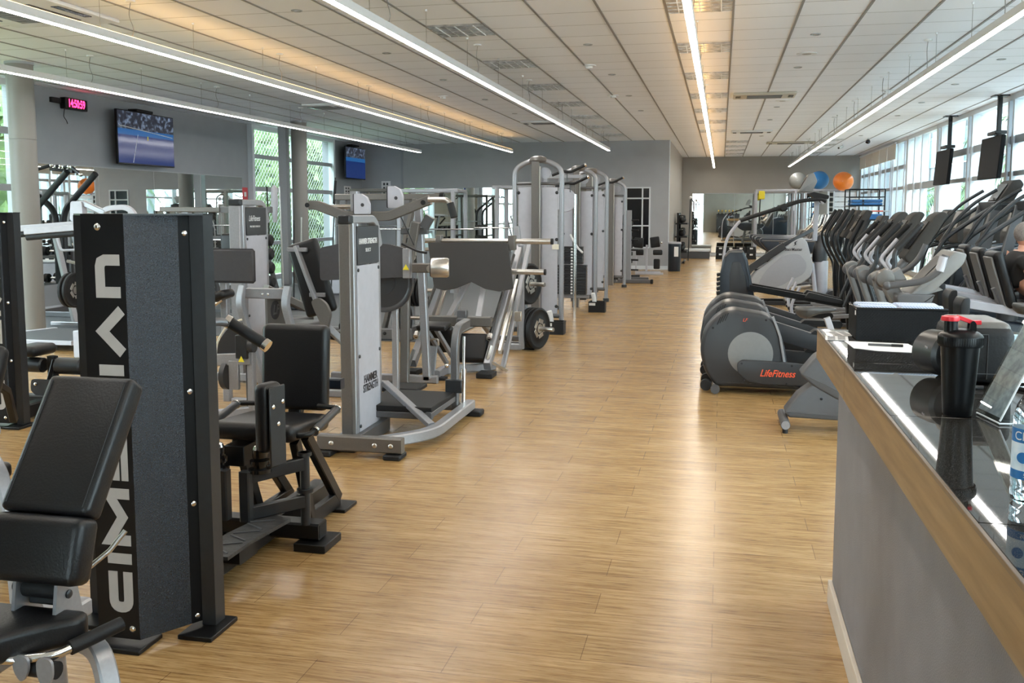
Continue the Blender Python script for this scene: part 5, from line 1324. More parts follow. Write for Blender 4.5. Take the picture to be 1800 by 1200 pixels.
# ------------------------------------------------------------------ right side: ellipticals facing the windows
def elliptical(label, group='silver and black elliptical trainers'):
    t = thing('elliptical_trainer', label, 'elliptical', (0, 0, 0), group=group)
    W = .17
    body = [(-.02, .06), (-.12, .20), (-.16, .38), (-.13, .55), (-.05, .66), (.05, .73), (.13, .745), (.42, .70), (.50, .62), (.56, .44), (.60, .24), (.66, .12), (.9, .07), (.9, .05)]
    h = obj('rear_housing', MB().prism(body, 'xz', -W, W, .05, .035), PLASTIC, t)
    obj('drive_disc', MB().lathe([(.001, .004), (.17, .004), (.215, -.004), (.215, -.02)], (.275, -W, .36), (0, -1, 0), 40), PLASTICL, h)
    obj('drive_disc', MB().lathe([(.001, .004), (.17, .004), (.215, -.004), (.215, -.02)], (.275, W, .36), (0, 1, 0), 40), PLASTICL, h)
    v = MB()
    for k in range(4): v.box((.00 + k * .022, -W - .001, .645 + k * .012), (.008, .006, .075), (0, R(22), 0))
    obj('vent_slots', v, RUBBER, h)
    obj('silver_spine', MB().bar([(.455, -W - .006, .69), (.52, -W - .006, .52), (.575, -W - .006, .22)], .03, .02), SILVER, h)
    bolts([(-.05, -W, .58), (.40, -W, .66), (-.12, -W, .26)], (0, -1, 0), .009, h, RUBBER)
    lettering('LF', .04, frame_mat((.22, -W - .002, .655), (1, 0, 0), (0, 0, 1)), LOGOR, h, shear=.3)
    # near pedal link, low; far pedal link, high
    cov = [(.16, .28), (.20, .315), (.55, .305), (.95, .275), (1.15, .22), (1.15, .13), (.95, .115), (.4, .105), (.25, .13), (.17, .20)]
    p = obj('pedal_link_cover', MB().prism(cov, 'xz', -W - .085, -W - .03, .02, .008), PLASTIC, t)
    bolts([(.20, -W - .085, .285), (.62, -W - .085, .28), (.22, -W - .085, .14), (.58, -W - .085, .12)], (0, -1, 0), .009, p, RUBBER)
    lettering('LifeFitness', .085, frame_mat((.50, -W - .087, .205), (1, 0, 0), (0, 0, 1)), LOGOR, p, squash=.82, shear=.35, bold=.001)
    cov2 = [(.12, .60), (.15, .66), (.45, .62), (.85, .50), (1.05, .42), (1.03, .33), (.9, .33), (.4, .47), (.18, .52)]
    p2 = obj('pedal_link_cover', MB().prism(cov2, 'xz', W + .03, W + .085, .02, .008), PLASTIC, t)
    for s_, z in ((-1, .30), (1, .50)):
        obj('foot_pedal', MB().prism([(.80, z), (1.18, z - .04), (1.2, z), (1.18, z + .03), (.84, z + .035)], 'xz', s_ * (W + .10) - .07, s_ * (W + .10) + .07, .01), RUBBER, t)
    obj('stabilizer', MB().cyl((-.02, -.20, .045), (-.02, .20, .045), .03).cyl((1.75, -.28, .045), (1.75, .28, .045), .035), STEEL, t)
    obj('stabilizer_cap', MB().cyl((-.02, -.24, .045), (-.02, -.20, .045), .04).cyl((-.02, .20, .045), (-.02, .24, .045), .04).cyl((1.75, -.32, .045), (1.75, -.28, .045), .04), PLASTICG, t)
    obj('transport_wheel', MB().cyl((-.10, -.18, .07), (-.10, -.13, .07), .05).cyl((-.10, .13, .07), (-.10, .18, .07), .05), RUBBER, t)
    obj('center_rail', MB().bar([(.6, 0, .10), (1.8, 0, .10)], .12, .07), SILVER, t)
    mc = obj('front_mast_cover', MB().prism([(1.62, .07), (1.30, .95), (1.27, 1.07), (1.36, 1.10), (1.42, 1.04), (1.80, .07)], 'xz', -.07, .07, .03, .02), PLASTICL, t)
    lettering('LifeFitness', .10, frame_mat((1.47, -.073, .72), (.40, 0, -1), (1, 0, .40)), LOGOK, mc, squash=.9, shear=.3)
    obj('console_mast', MB().tube([(1.34, 0, 1.02), (1.48, 0, 1.10), (1.66, 0, 1.34)], .035, 12, .08), SILVERD, t)
    c = obj('console', MB().prism([(1.50, 1.21), (1.74, 1.57), (1.80, 1.60), (1.84, 1.57), (1.62, 1.19), (1.55, 1.16)], 'xz', -.15, .15, .025, .015), CONSOLE, t)
    obj('display', MB().box((1.616, 0, 1.40), (.004, .24, .28), (0, R(33.7), 0)), SCREEN, c)
    obj('cup_holder', MB().lathe([(.045, 0), (.055, .09), (.048, .09), (.04, .01)], (1.62, .27, 1.08), n=16), PLASTIC, t)
    for s_ in (-1, 1):
        obj('moving_arm', MB().tube([(1.52, s_ * .30, .30), (1.40, s_ * .29, .80), (1.33, s_ * .28, 1.0), (1.42, s_ * .28, 1.14), (1.40, s_ * .27, 1.26), (1.62, s_ * .25, 1.50)], .020, 10, .07), CHARC, t)
        obj('arm_grip', MB().cyl((1.42, s_ * .268, 1.285), (1.60, s_ * .252, 1.48), .026), RUBBER, t)
        obj('pivot_hub', MB().lathe([(.05, -.03), (.065, -.02), (.065, .02), (.05, .03)], (1.34, s_ * .22, 1.0), (0, 1, 0), 24), SILVERD, t)
        obj('fixed_handle', MB().tube([(1.45, s_ * .10, 1.08), (1.36, s_ * .16, 1.18), (1.50, s_ * .16, 1.36)], .017, 10, .05), PALE, t)
    return t
e1 = elliptical('nearest elliptical trainer, red lettering fully readable on its pedal arm')
e1.location = (0.0, 8.55, 0)
copy_tree(e1, label='second elliptical trainer, between the nearest one and the third', loc=(-.02, 9.36, 0))
copy_tree(e1, label='third elliptical trainer, in front of the tall narrow housing', loc=(-.02, 10.14, 0))

def tall_trainer(label):
    t = thing('cross_trainer', label, 'elliptical', (0, 0, 0))
    h = obj('tall_housing', MB().prism([(.0, .05), (-.02, .5), (-.02, .85), (.02, 1.05), (.08, 1.14), (.24, 1.14), (.30, 1.02), (.38, .62), (.44, .05)], 'xz', -.12, .12, .03, .03), PLASTICB, t)
    obj('inner_panel', MB().prism([(.10, .50), (.09, .85), (.12, 1.0), (.21, 1.0), (.27, .85), (.33, .50)], 'xz', -.135, -.12, .03, .008), PLASTIC, h)
    rb = MB()
    for k in range(11): rb.box((-.032, 0, .28 + k * .056), (.05, .20, .034), (0, R(-12), 0))
    obj('cooling_ribs', rb, RUBBER, h)
    obj('top_trim', MB().bar([(.03, -.121, 1.06), (.09, -.121, 1.12), (.24, -.121, 1.12)], .01, .02), TAUPE, h)
    for s_ in (-1, 1):
        obj('pedal_bar', MB().bar([(.32, s_ * .17, .70), (1.38, s_ * .17, .52)], .05, .07), BLACK, t)
        obj('pedal', MB().prism([(.95, .60), (1.35, .53), (1.38, .57), (1.0, .66)], 'xz', s_ * .17 - .07, s_ * .17 + .07, .01), RUBBER, t)
        obj('moving_arm', MB().tube([(1.38, s_ * .26, .50), (1.55, s_ * .26, .95), (1.46, s_ * .26, 1.15), (1.62, s_ * .24, 1.5)], .02, 10, .08), CHARC, t)
        obj('arm_grip', MB().cyl((1.50, s_ * .257, 1.23), (1.62, s_ * .24, 1.50), .027), RUBBER, t)
    obj('center_rail', MB().bar([(.3, 0, .08), (1.7, 0, .08)], .14, .08), CHARC, t)
    obj('front_mast', MB().bar([(1.65, 0, .08), (1.60, 0, .9), (1.72, 0, 1.3)], .08, .1, .1), CHARC, t)
    c = obj('console', MB().prism([(1.60, 1.15), (1.78, 1.55), (1.85, 1.55), (1.74, 1.13)], 'xz', -.2, .2, .02, .012), CONSOLE, t)
    obj('display', MB().box((1.688, 0, 1.37), (.004, .28, .26), (0, R(24), 0)), SCREEN, c)
    obj('stabilizer', MB().cyl((1.7, -.28, .04), (1.7, .28, .04), .035).cyl((.1, -.25, .04), (.1, .25, .04), .035), CHARC, t)
    return t
tt = tall_trainer('cross trainer with tall narrow ribbed black housing beyond the three ellipticals')
tt.location = (0.02, 11.6, 0)

def slim_elliptical(label):
    t = thing('slim_elliptical', label, 'elliptical', (0, 0, 0), group='slim black ellipticals')
    obj('front_housing', MB().lathe([(.12, -.09), (.30, -.08), (.34, 0), (.30, .08), (.12, .09)], (1.35, 0, .38), (0, 1, 0), 32), PLASTIC, t)
    obj('mast', MB().bar([(1.05, 0, .06), (1.0, 0, .8), (1.1, 0, 1.35)], .07, .09, .2), BLACK, t)
    c = obj('console', MB().prism([(.98, 1.25), (1.18, 1.62), (1.26, 1.60), (1.10, 1.22)], 'xz', -.17, .17, .02, .012), CONSOLE, t)
    obj('display', MB().box((1.075, 0, 1.45), (.004, .24, .24), (0, R(28), 0)), SCREEN, c)
    for s_ in (-1, 1):
        obj('moving_arm', MB().tube([(1.05, s_ * .24, .35), (1.0, s_ * .26, .85), (.86, s_ * .26, 1.10), (.82, s_ * .26, 1.28), (1.02, s_ * .24, 1.62)], .017, 10, .08), BLACK, t)
        obj('arm_grip', MB().cyl((.85, s_ * .257, 1.33), (1.02, s_ * .24, 1.62), .024), RUBBER, t)
        obj('pedal_bar', MB().bar([(1.35, s_ * .16, .30), (.45, s_ * .17, .22)], .04, .05), SILVER, t)
        obj('pedal', MB().bb(.3, .66, s_ * .17 - .06, s_ * .17 + .06, .25, .29, .01), RUBBER, t)
    obj('floor_frame', MB().bar([(.15, -.17, .04), (1.6, -.05, .05)], .05).bar([(.15, .17, .04), (1.6, .05, .05)], .05).bar([(.15, -.3, .04), (.15, .3, .04)], .06).bar([(1.6, -.28, .04), (1.6, .28, .04)], .06), SILVERD, t)
    obj('rear_loop', MB().tube([(.4, .0, .10), (.30, 0, .35), (.42, 0, .62)], .02, 8, .1), PALE, t)
    return t
s1 = slim_elliptical('nearest slim black elliptical with double handles right of the stair climber column')
s1.location = (.60, 12.7, 0)
copy_tree(s1, label='second slim black elliptical right of the stair climber column', loc=(.62, 13.55, 0))
copy_tree(s1, label='farthest slim black elliptical before the white wall bars', loc=(.64, 14.45, 0))

# silver ellipticals standing in the second row (consoles seen between the handles)
for k, (x, y) in []:
    o = copy_tree(s1, label=['dark elliptical in the second row, closest to the recumbent bikes', 'dark elliptical in the second row, middle one', 'dark elliptical in the second row, farthest one'][k], loc=(x, y, 0), group='second row ellipticals')

# ------------------------------------------------------------------ upright bikes
def upright_bike(label):
    t = thing('exercise_bike', label, 'exercise bike', (0, 0, 0))
    W = .10
    obj('lower_shroud', MB().prism([(.03, .10), (.0, .14), (.09, .27), (.20, .36), (.42, .24), (.66, .17), (.95, .12), (.95, .08)], 'xz', -W, W, .01, .015), PLASTICG, t)
    us = obj('upper_shroud', MB().prism([(.10, .42), (.20, .55), (.24, .575), (.33, .57), (.58, .22), (.50, .17), (.19, .34)], 'xz', -W - .01, W + .01, .02, .018), PLASTICG, t)
    bolts([(.25, -W - .01, .25)], (0, -1, 0), .010, t, RUBBER)
    obj('stabilizer', MB().cyl((.0, -.20, .065), (.0, .22, .065), .034).cyl((1.15, -.22, .05), (1.15, .22, .05), .034), PLASTICG, t)
    obj('stabilizer_cap', MB().cyl((.0, -.215, .065), (.0, -.20, .065), .030).cyl((.0, .22, .065), (.0, .235, .065), .030), SILVER, t)
    obj('rubber_foot', MB().cyl((.0, -.17, .0), (.0, -.17, .04), .02).cyl((.0, .19, .0), (.0, .19, .04), .02), RUBBER, t)
    obj('seat_post', MB().bar([(.40, 0, .50), (.28, 0, .83)], .05, .045), PALE, t)
    sd = MB()
    n = 16; rings = []
    for x_, w_, d_ in ((.055, .02, .012), (.068, .062, .040), (.095, .088, .062), (.135, .100, .070), (.18, .078, .052), (.225, .046, .034), (.28, .030, .026), (.325, .022, .020), (.345, .008, .008)):
        ring = []
        for i in range(n):
            a = 2 * math.pi * i / n
            ring.append(sd.bm.verts.new((x_, math.cos(a) * w_, .888 + (.022 if math.sin(a) > 0 else d_) * math.sin(a) * min(1, w_ / .03))))
        rings.append(ring)
    for a, b in zip(rings, rings[1:]):
        for i in range(n): sd.bm.faces.new((a[i], a[(i + 1) % n], b[(i + 1) % n], b[i]))
    sd.bm.faces.new(rings[0]); sd.bm.faces.new(rings[-1][::-1])
    obj('saddle', sd, mat('grey_saddle', (.045, .045, .045), .38, 0, bump=.1, bscale=200), t)
    obj('front_housing', MB().prism([(.60, .12), (.62, .40), (.72, .55), (.92, .60), (1.08, .48), (1.12, .25), (1.10, .10)], 'xz', -.09, .09, .05, .03), PLASTICG, t)
    obj('crank', MB().cyl((.80, -.13, .35), (.80, .13, .35), .03).bar([(.80, -.12, .35), (.94, -.12, .26)], .03).bar([(.80, .12, .35), (.66, .12, .44)], .03), STEEL, t)
    obj('pedal', MB().box((.95, -.17, .25), (.10, .09, .03), None, .01).box((.65, .17, .45), (.10, .09, .03), None, .01), RUBBER, t)
    obj('console_mast', MB().bar([(1.0, 0, .55), (.88, 0, .75), (.68, 0, 1.10), (.78, 0, 1.16)], .11, .10, .1), PLASTICL, t)
    c = obj('console', MB().prism([(.80, 1.02), (1.08, 1.33), (1.16, 1.31), (1.14, 1.24), (.95, 1.04), (.86, .99)], 'xz', -.20, .20, .02, .012), PLASTICL, t)
    obj('display', MB().box((.955, 0, 1.20), (.004, .24, .22), (0, R(42), 0)), PLASTICG, c)
    obj('reading_ledge', MB().prism([(.78, .98), (.80, 1.02), (.99, 1.08), (1.02, 1.06)], 'xz', -.18, .18), PLASTICL, c)
    obj('accessory_tray', MB().prism([(.74, .86), (.71, 1.01), (.72, 1.03), (.96, 1.03), (.95, 1.01), (.90, .87)], 'xz', -.24, -.08, .02, .01), PLASTICG, t)
    obj('handlebar_clamp', MB().lathe([(.035, -.05), (.06, -.045), (.07, 0), (.06, .045), (.035, .05)], (.66, -.05, 1.125), (0, 1, 0), 28), TAUPE, t)
    obj('handlebar', MB().tube([(.66, -.16, 1.08), (.90, -.19, 1.12), (.99, -.2, 1.2), (1.02, -.2, 1.30)], .024, 12, .08).tube([(.66, .05, 1.14), (.82, .17, 1.16), (.92, .19, 1.24), (.97, .19, 1.36)], .020, 12, .08), PLASTICG, t)
    obj('pulse_grip', MB().cyl((.985, -.2, 1.19), (1.01, -.2, 1.29), .029), PALE, t)
    obj('handlebar_end', MB().ball((.66, -.16, 1.08), .03).ball((.60, .0, 1.12), .022), PLASTICG, t)
    return t
ub = upright_bike('grey upright exercise bike, saddle beside the corner of the counter')
ub.location = (.485, 7.12, 0); ub['group'] = 'upright exercise bikes'
copy_tree(ub, label='upright exercise bike cut by the right edge in front of the seated man', loc=(2.12, 7.75, 0))

# ------------------------------------------------------------------ recumbent bikes
def recumbent(label):
    t = thing('recumbent_bike', label, 'exercise bike', (0, 0, 0), group='recumbent bikes')
    obj('side_shroud', MB().prism([(.06, .70), (.95, .60), (1.45, .72), (1.62, .45), (1.55, .10), (.55, .10), (.30, .30)], 'xz', -.15, .15, .06, .03), PLASTICB, t)
    ss = MB()
    ss.bar([(.10, -.155, .62), (.42, -.155, .34), (.25, -.155, .12)], .022, .02)
    ss.bar([(.2, -.155, .60), (1.0, -.155, .50)], .012, .018)
    obj('shroud_line', ss, TAUPE, t)
    obj('seat_rail', MB().bar([(.06, -.10, .805), (1.0, -.10, .665)], .05, .075).bar([(.06, .10, .805), (1.0, .10, .665)], .05, .075), PALE, t)
    obj('rail_end', MB().prism([(.0, .62), (-.01, .80), (.02, .86), (.07, .86), (.07, .60)], 'xz', -.14, .14, .02, .01), CHARC, t)
    obj('rear_tube', MB().tube([(.03, -.11, .62), (.02, -.11, .40), (.12, -.11, .20), (.2, -.11, .03)], .018, 10, .12), PALE, t)
    obj('rear_foot', MB().bar([(.2, -.3, .03), (.2, .3, .03)], .06).bar([(1.45, -.3, .03), (1.45, .3, .03)], .06), CHARC, t)
    obj('seat_bracket', MB().lathe([(.075, .0), (.085, .02), (.085, .10), (.07, .12)], (.40, 0, .66), (0, 0, 1), 20), PLASTICG, t)
    obj('seat', MB().pad((.62, 0, .80), (.42, .40, .075), (0, R(-4), 0), .03), VINYL, t)
    bk = obj('backrest', MB().pad((.335, 0, 1.02), (.085, .34, .50), (0, R(-17), 0), .035), VINYL, t)
    obj('back_shell', MB().box((.285, 0, 1.00), (.02, .26, .44), (0, R(-17), 0), .008), PLASTICL, bk)
    obj('back_stem', MB().bar([(.30, 0, .95), (.40, 0, .76)], .06, .08), SILVER, t)
    obj('side_handle', MB().tube([(.45, -.22, .78), (.5, -.28, .90), (.72, -.28, .92)], .015, 8, .05).tube([(.45, .22, .78), (.5, .28, .90), (.72, .28, .92)], .015, 8, .05), CHARC, t)
    obj('console_mast', MB().bar([(1.40, 0, .65), (1.38, 0, 1.0), (1.48, 0, 1.28)], .07, .09, .1), SILVERD, t)
    c = obj('console', MB().prism([(1.32, 1.12), (1.42, 1.42), (1.50, 1.42), (1.44, 1.10)], 'xz', -.2, .2, .02, .01), PLASTIC, t)
    obj('display', MB().box((1.362, 0, 1.28), (.004, .28, .22), (0, R(18), 0)), SCREEN, c)
    obj('crank_disc', MB().cyl((1.15, -.17, .36), (1.15, .17, .36), .12), SILVERD, t)
    obj('pedal', MB().box((1.28, -.24, .42), (.10, .10, .03), None, .01).box((1.02, .24, .30), (.10, .10, .03), None, .01), RUBBER, t)
    return t
rb = recumbent('farthest of three recumbent bikes, empty black backrest beside the counter basket')
rb.location = (2.20, 10.5, 0)
copy_tree(rb, label='middle of three recumbent bikes, with empty backrest and cables beside it', loc=(2.12, 9.65, 0))
copy_tree(rb, label='nearest of three recumbent bikes, ridden by the man in black', loc=(2.03, 8.8, 0))

# ------------------------------------------------------------------ stair climber with white shroud
t = thing('stair_climber', 'tall white and black stair climber with long curved handrail in the centre right', 'stair climber', (1.2, 16.8, 0))
sh = [(.40, .30), (.60, .58), (.82, .76), (1.22, 1.13), (1.32, 1.17), (1.42, 1.10), (1.54, .68), (1.50, .50), (1.36, .38), (1.18, .33), (.98, .22), (.7, .25)]
SHR = mat('climber_shroud', (.36, .36, .37), .42, 0, noise=.02)
SHI = mat('climber_inset', (.29, .29, .31), .42, 0, noise=.02)
s_ = obj('side_shroud', MB().prism(sh, 'xz', 16.55, 16.62, .06, .02), SHR, t)
obj('side_shroud', MB().prism(sh, 'xz', 16.98, 17.05, .06, .02), SHR, t)
obj('shroud_inset', MB().prism([(.62, .34), (.78, .62), (1.05, .86), (1.30, .90), (1.44, .72), (1.40, .55), (1.15, .42), (.98, .31)], 'xz', 16.542, 16.55, .10, .003), SHI, s_)
lettering('StairMaster', .072, frame_mat((1.205, 16.546, .955), (1, 0, 0), (0, 0, 1)), LOGOK, s_, squash=.85, bold=.001)
obj('emblem', MB().prism([(1.20, 1.01), (1.25, 1.045), (1.22, 1.05), (1.27, 1.11), (1.215, 1.075), (1.24, 1.06)], 'xz', 16.538, 16.55), LOGOK, s_)
obj('core', MB().prism([(.5, .2), (.80, .70), (1.25, 1.08), (1.35, 1.08), (1.5, .6), (1.3, .3)], 'xz', 16.62, 16.98), BLACK, t)
obj('black_rail', MB().bar([(.36, 16.53, .42), (.50, 16.53, .62), (.85, 16.53, .88), (1.05, 16.53, 1.02)], .06, .12).bar([(1.05, 16.6, 1.04), (1.35, 16.6, 1.20), (1.50, 16.7, 1.28)], .10, .06), PLASTIC, t)
sp = MB()
for k in range(5): sp.box((.42 + k * .17, 16.8, .45 + k * .15), (.22, .36, .03), (0, R(0), 0), .004)
obj('step', sp, RUBBER, t)
obj('pedal_tube', MB().cyl((1.15, 16.6, .30), (1.5, 16.6, .34), .03).cyl((.98, 16.6, .18), (1.48, 16.6, .18), .03), STEEL, t)
obj('column_shell', MB().lathe([(.10, .16), (.12, .20), (.12, .74), (.115, .76)], (1.68, 16.8, 0), n=28), PALE, t)
obj('column_base', MB().lathe([(.15, .0), (.14, .16), (.11, .18)], (1.68, 16.8, 0), n=28), PLASTIC, t)
obj('column_top', MB().lathe([(.12, .74), (.125, .85), (.11, 1.0), (.06, 1.16), (.03, 1.2)], (1.66, 16.8, 0), n=28), PLASTIC, t)
obj('strut', MB().cyl((1.52, 16.62, .72), (1.60, 16.62, .10), .035), PALE, t)
obj('mast', MB().bar([(1.56, 16.75, 1.10), (1.58, 16.75, 1.90)], .075, .09), PALE, t)
c = obj('console', MB().prism([(1.26, 1.92), (1.42, 2.22), (1.50, 2.24), (1.56, 2.10), (1.48, 1.92)], 'xz', 16.55, 16.98, .03, .015), PLASTICL, t)
obj('display', MB().box((1.333, 16.76, 2.075), (.004, .32, .24), (0, R(28), 0)), SCREEN, c)
obj('magazine_tray', MB().prism([(1.42, 1.88), (1.50, 1.92), (1.75, 1.86), (1.74, 1.80), (1.55, 1.80)], 'xz', 16.5, 17.0, .02), RUBBER, t)
obj('rear_wheel', MB().cyl((1.88, 16.55, .14), (1.88, 17.0, .14), .13), PLASTIC, t)
for y in (16.50, 17.06):
    r_ = obj('handrail', MB().tube([(1.66, y, 1.72), (1.60, y, 1.80), (1.30, y, 1.78), (1.05, y, 1.68), (.50, y, 1.50), (.32, y, 1.44), (.10, y, 1.15), (.05, y, .80), (.05, y, .06)], .022, 10, .16), PALE, t)
    obj('handrail_grip', MB().tube([(1.70, y, 1.76), (1.60, y, 1.80), (1.30, y, 1.775), (1.05, y, 1.68), (.50, y, 1.50), (.32, y, 1.435)], .033, 10, .14), RUBBER, r_)
obj('grip_junction', MB().box((1.02, 16.50, 1.66), (.12, .08, .12), (0, R(-20), 0), .02), RUBBER, t)
obj('base_frame', MB().bar([(.05, 16.5, .04), (1.9, 16.5, .04)], .06).bar([(.05, 17.06, .04), (1.9, 17.06, .04)], .06).bar([(.05, 16.5, .04), (.05, 17.06, .04)], .06), CHARC, t)

# ------------------------------------------------------------------ tall stair mills by the windows
def stair_mill(label):
    t = thing('stair_mill', label, 'stair climber', (0, 0, 0), group='tall stair mills')
    for s_ in (-1, 1):
        y = s_ * .30
        sd = obj('side_panel', MB().prism([(-.15, .08), (-.15, .45), (.10, .86), (.45, 1.12), (.80, 1.22), (1.30, 1.24), (1.40, .08)], 'xz', y - .04, y + .04, .12, .02), PLASTICB, t)
        obj('panel_line', MB().tube([(-.13, y - s_ * -.042, .50), (.15, y + s_ * .042, .90), (.48, y + s_ * .042, 1.15), (.8, y + s_ * .042, 1.24)], .010, 6, .2), PALE, sd)
        obj('upright', MB().bar([(.50, y, 1.10), (.62, y, 1.66)], .11, .07), SILVERD, t)
        obj('long_rail', MB().tube([(-.05, y, .75), (.0, y, 1.12), (.10, y, 1.30), (.62, y, 1.68), (.95, y, 1.70)], .024, 10, .12), CHARC, t)
        obj('assist_rail', MB().tube([(.05, y * .93, 1.24), (.22, y * .93, 1.52), (.40, y * .93, 1.70), (.62, y * .93, 1.84)], .020, 10, .08), CHARC, t)
    st = MB()
    for k in range(6): st.box((-.02 + k * .16, 0, .28 + k * .17), (.20, .50, .03), None, .004).box((.07 + k * .16, 0, .20 + k * .17), (.02, .50, .16))
    obj('step', st, RUBBER, t)
    obj('crossbar', MB().bar([(.62, -.34, 1.66), (.62, .34, 1.66)], .07, .10).bar([(.62, -.3, 1.64), (1.12, -.3, 1.62)], .07, .09).bar([(.62, .3, 1.64), (1.12, .3, 1.62)], .07, .09), CHARC, t)
    obj('motor_hood', MB().prism([(.55, .9), (.70, 1.20), (1.30, 1.22), (1.36, .2), (.9, .1)], 'xz', -.26, .26, .05, .02), PLASTICB, t)
    c = obj('console', MB().prism([(.62, 1.66), (.80, 1.95), (.88, 1.96), (.92, 1.90), (.78, 1.64)], 'xz', -.22, .22, .02, .012), CONSOLE, t)
    obj('display', MB().box((.705, 0, 1.82), (.004, .32, .22), (0, R(32), 0)), SCREEN, c)
    return t
sm = stair_mill('left tall stair mill with long slanted rails, beside the farther hanging screen')
sm.location = (2.42, 11.92, 0)
copy_tree(sm, label='right tall stair mill with long slanted rails, behind the seated man', loc=(2.62, 11.17, 0))

# ------------------------------------------------------------------ treadmills
def treadmill(label):
    t = thing('treadmill', label, 'treadmill', (0, 0, 0), group='treadmills by the window wall')
    obj('deck', MB().bb(0, 1.55, -.36, .36, .08, .19, .02), CHARC, t)
    obj('belt', MB().bb(.02, 1.45, -.25, .25, .19, .197, .002), RUBBER, t)
    obj('side_step', MB().bb(.05, 1.5, -.36, -.26, .19, .21, .005).bb(.05, 1.5, .26, .36, .19, .21, .005), PALE, t)
    obj('motor_hood', MB().prism([(1.42, .10), (1.44, .30), (1.60, .36), (1.90, .22), (1.95, .08)], 'xz', -.37, .37, .03, .02), PLASTIC, t)
    for s_ in (-1, 1):
        obj('upright', MB().bar([(1.62, s_ * .36, .10), (1.48, s_ * .36, 1.12)], .10, .07), SILVERD, t)
        obj('handrail', MB().tube([(1.46, s_ * .36, 1.10), (1.10, s_ * .36, 1.06), (.95, s_ * .36, 1.0)], .022, 10, .1), RUBBER, t)
    c = obj('console', MB().prism([(1.28, 1.10), (1.26, 1.30), (1.38, 1.62), (1.46, 1.63), (1.50, 1.12)], 'xz', -.30, .30, .03, .015), CONSOLE, t)
    obj('display', MB().box((1.315, 0, 1.47), (.004, .40, .27), (0, R(20), 0)), TAUPE, c)
    obj('cross_handle', MB().tube([(1.46, -.34, 1.08), (1.22, -.1, 1.06), (1.22, .1, 1.06), (1.46, .34, 1.08)], .02, 10, .08), RUBBER, t)
    obj('leveling_foot', MB().cyl((.1, -.3, 0), (.1, -.3, .08), .03).cyl((.1, .3, 0), (.1, .3, .08), .03).cyl((1.8, -.3, 0), (1.8, -.3, .08), .03).cyl((1.8, .3, 0), (1.8, .3, .08), .03), RUBBER, t)
    return t
tm = treadmill('nearest treadmill by the window wall, right of its row')
tm.location = (2.27, 13.0, 0)
for k, (x, y, l) in enumerate(((2.27, 13.95, 'second treadmill by the window wall'), (2.27, 14.9, 'third treadmill by the window wall'), (2.3, 16.0, 'fourth treadmill by the window wall'), (2.3, 17.0, 'fifth treadmill by the window wall, farthest of its row'))):
    copy_tree(tm, label=l, loc=(x, y, 0))

# ------------------------------------------------------------------ row of boat shaped black climbers further back
def arc_machine(label):
    t = thing('arc_trainer', label, 'cardio machine', (0, 0, 0), group='boat shaped black trainers')
    obj('boat_shroud', MB().prism([(0, .98), (.03, 1.05), (1.25, 1.02), (1.32, .90), (.95, .70), (.35, .68), (.15, .80)], 'xz', -.22, .22, .06, .03), PLASTICB, t)
    obj('shroud_edge', MB().tube([(.05, -.225, 1.0), (1.2, -.225, .98)], .012, 8), TAUPE, t)
    obj('leg_frame', MB().bar([(.45, 0, .70), (.30, 0, .04)], .08).bar([(.95, 0, .70), (1.3, 0, .04)], .08).bar([(.3, -.3, .04), (.3, .3, .04)], .07).bar([(1.3, -.3, .04), (1.3, .3, .04)], .07).bar([(.3, 0, .04), (1.3, 0, .04)], .06), SILVERD, t)
    obj('crank', MB().tube([(1.12, -.26, 1.0), (1.18, -.26, 1.15), (1.30, -.26, 1.12), (1.34, -.26, .98)], .03, 8, .06).tube([(1.12, .26, 1.0), (1.18, .26, 1.15), (1.30, .26, 1.12), (1.34, .26, .98)], .03, 8, .06), TAUPE, t)
    obj('tilted_panel', MB().prism([(1.32, .92), (1.68, 1.52), (1.78, 1.54), (1.72, 1.30), (1.50, .85)], 'xz', -.20, .20, .03, .015), PLASTIC, t)
    obj('panel_edge', MB().bar([(1.36, -.21, 1.0), (1.68, -.21, 1.50)], .02, .03), PALE, t)
    obj('arm_handle', MB().tube([(1.30, -.26, 1.15), (1.45, -.26, 1.30), (1.5, -.26, 1.52)], .02, 8, .06).tube([(1.30, .26, 1.15), (1.45, .26, 1.30), (1.5, .26, 1.52)], .02, 8, .06), CHROME, t)
    return t
am = arc_machine('nearest boat shaped black trainer behind the stair climber handrail')
am.location = (.78, 20.2, 0)
for k, (y, l) in enumerate(((21.2, 'second boat shaped black trainer behind the stair climber'), (22.2, 'third boat shaped black trainer behind the stair climber'), (23.3, 'farthest boat shaped black trainer before the white cage'))):
    copy_tree(am, label=l, loc=(.72 - .03 * k, y, 0))

# ------------------------------------------------------------------ hanging screens
for k, (y, l) in enumerate(((17.3, 'nearer black screen hanging on a ceiling pole by the windows'), (20.8, 'farther black screen hanging on a ceiling pole by the windows'))):
    t = thing('hanging_screen', l, 'television', (4.5, y, ZC))
    obj('ceiling_plate', MB().bb(4.38, 4.62, y - .12, y + .12, ZC - .02, ZC), BLACK, t)
    obj('pole', MB().bar([(4.5, y, ZC), (4.5, y, 2.45)], .07, .07), BLACK, t)
    obj('screen_body', MB().box((4.38, y - .1, 2.48), (.07, 1.12, .70), (0, R(4), R(1)), .01), PANEL, t)
    obj('back_bracket', MB().bb(4.40, 4.52, y - .12, y + .12, 2.3, 2.75, .01), BLACK, t)
    obj('receiver_box', MB().bb(4.36, 4.54, y - .35, y + .15, 2.86, 2.92, .01), BLACK, t)
    obj('loose_cable', MB().tube([(4.45, y - .45, 2.84), (4.42, y - .3, 2.80), (4.44, y - .1, 2.83), (4.46, y + .1, 2.80), (4.52, y + .2, 2.88)], .008, 6, .05), PALE, t)

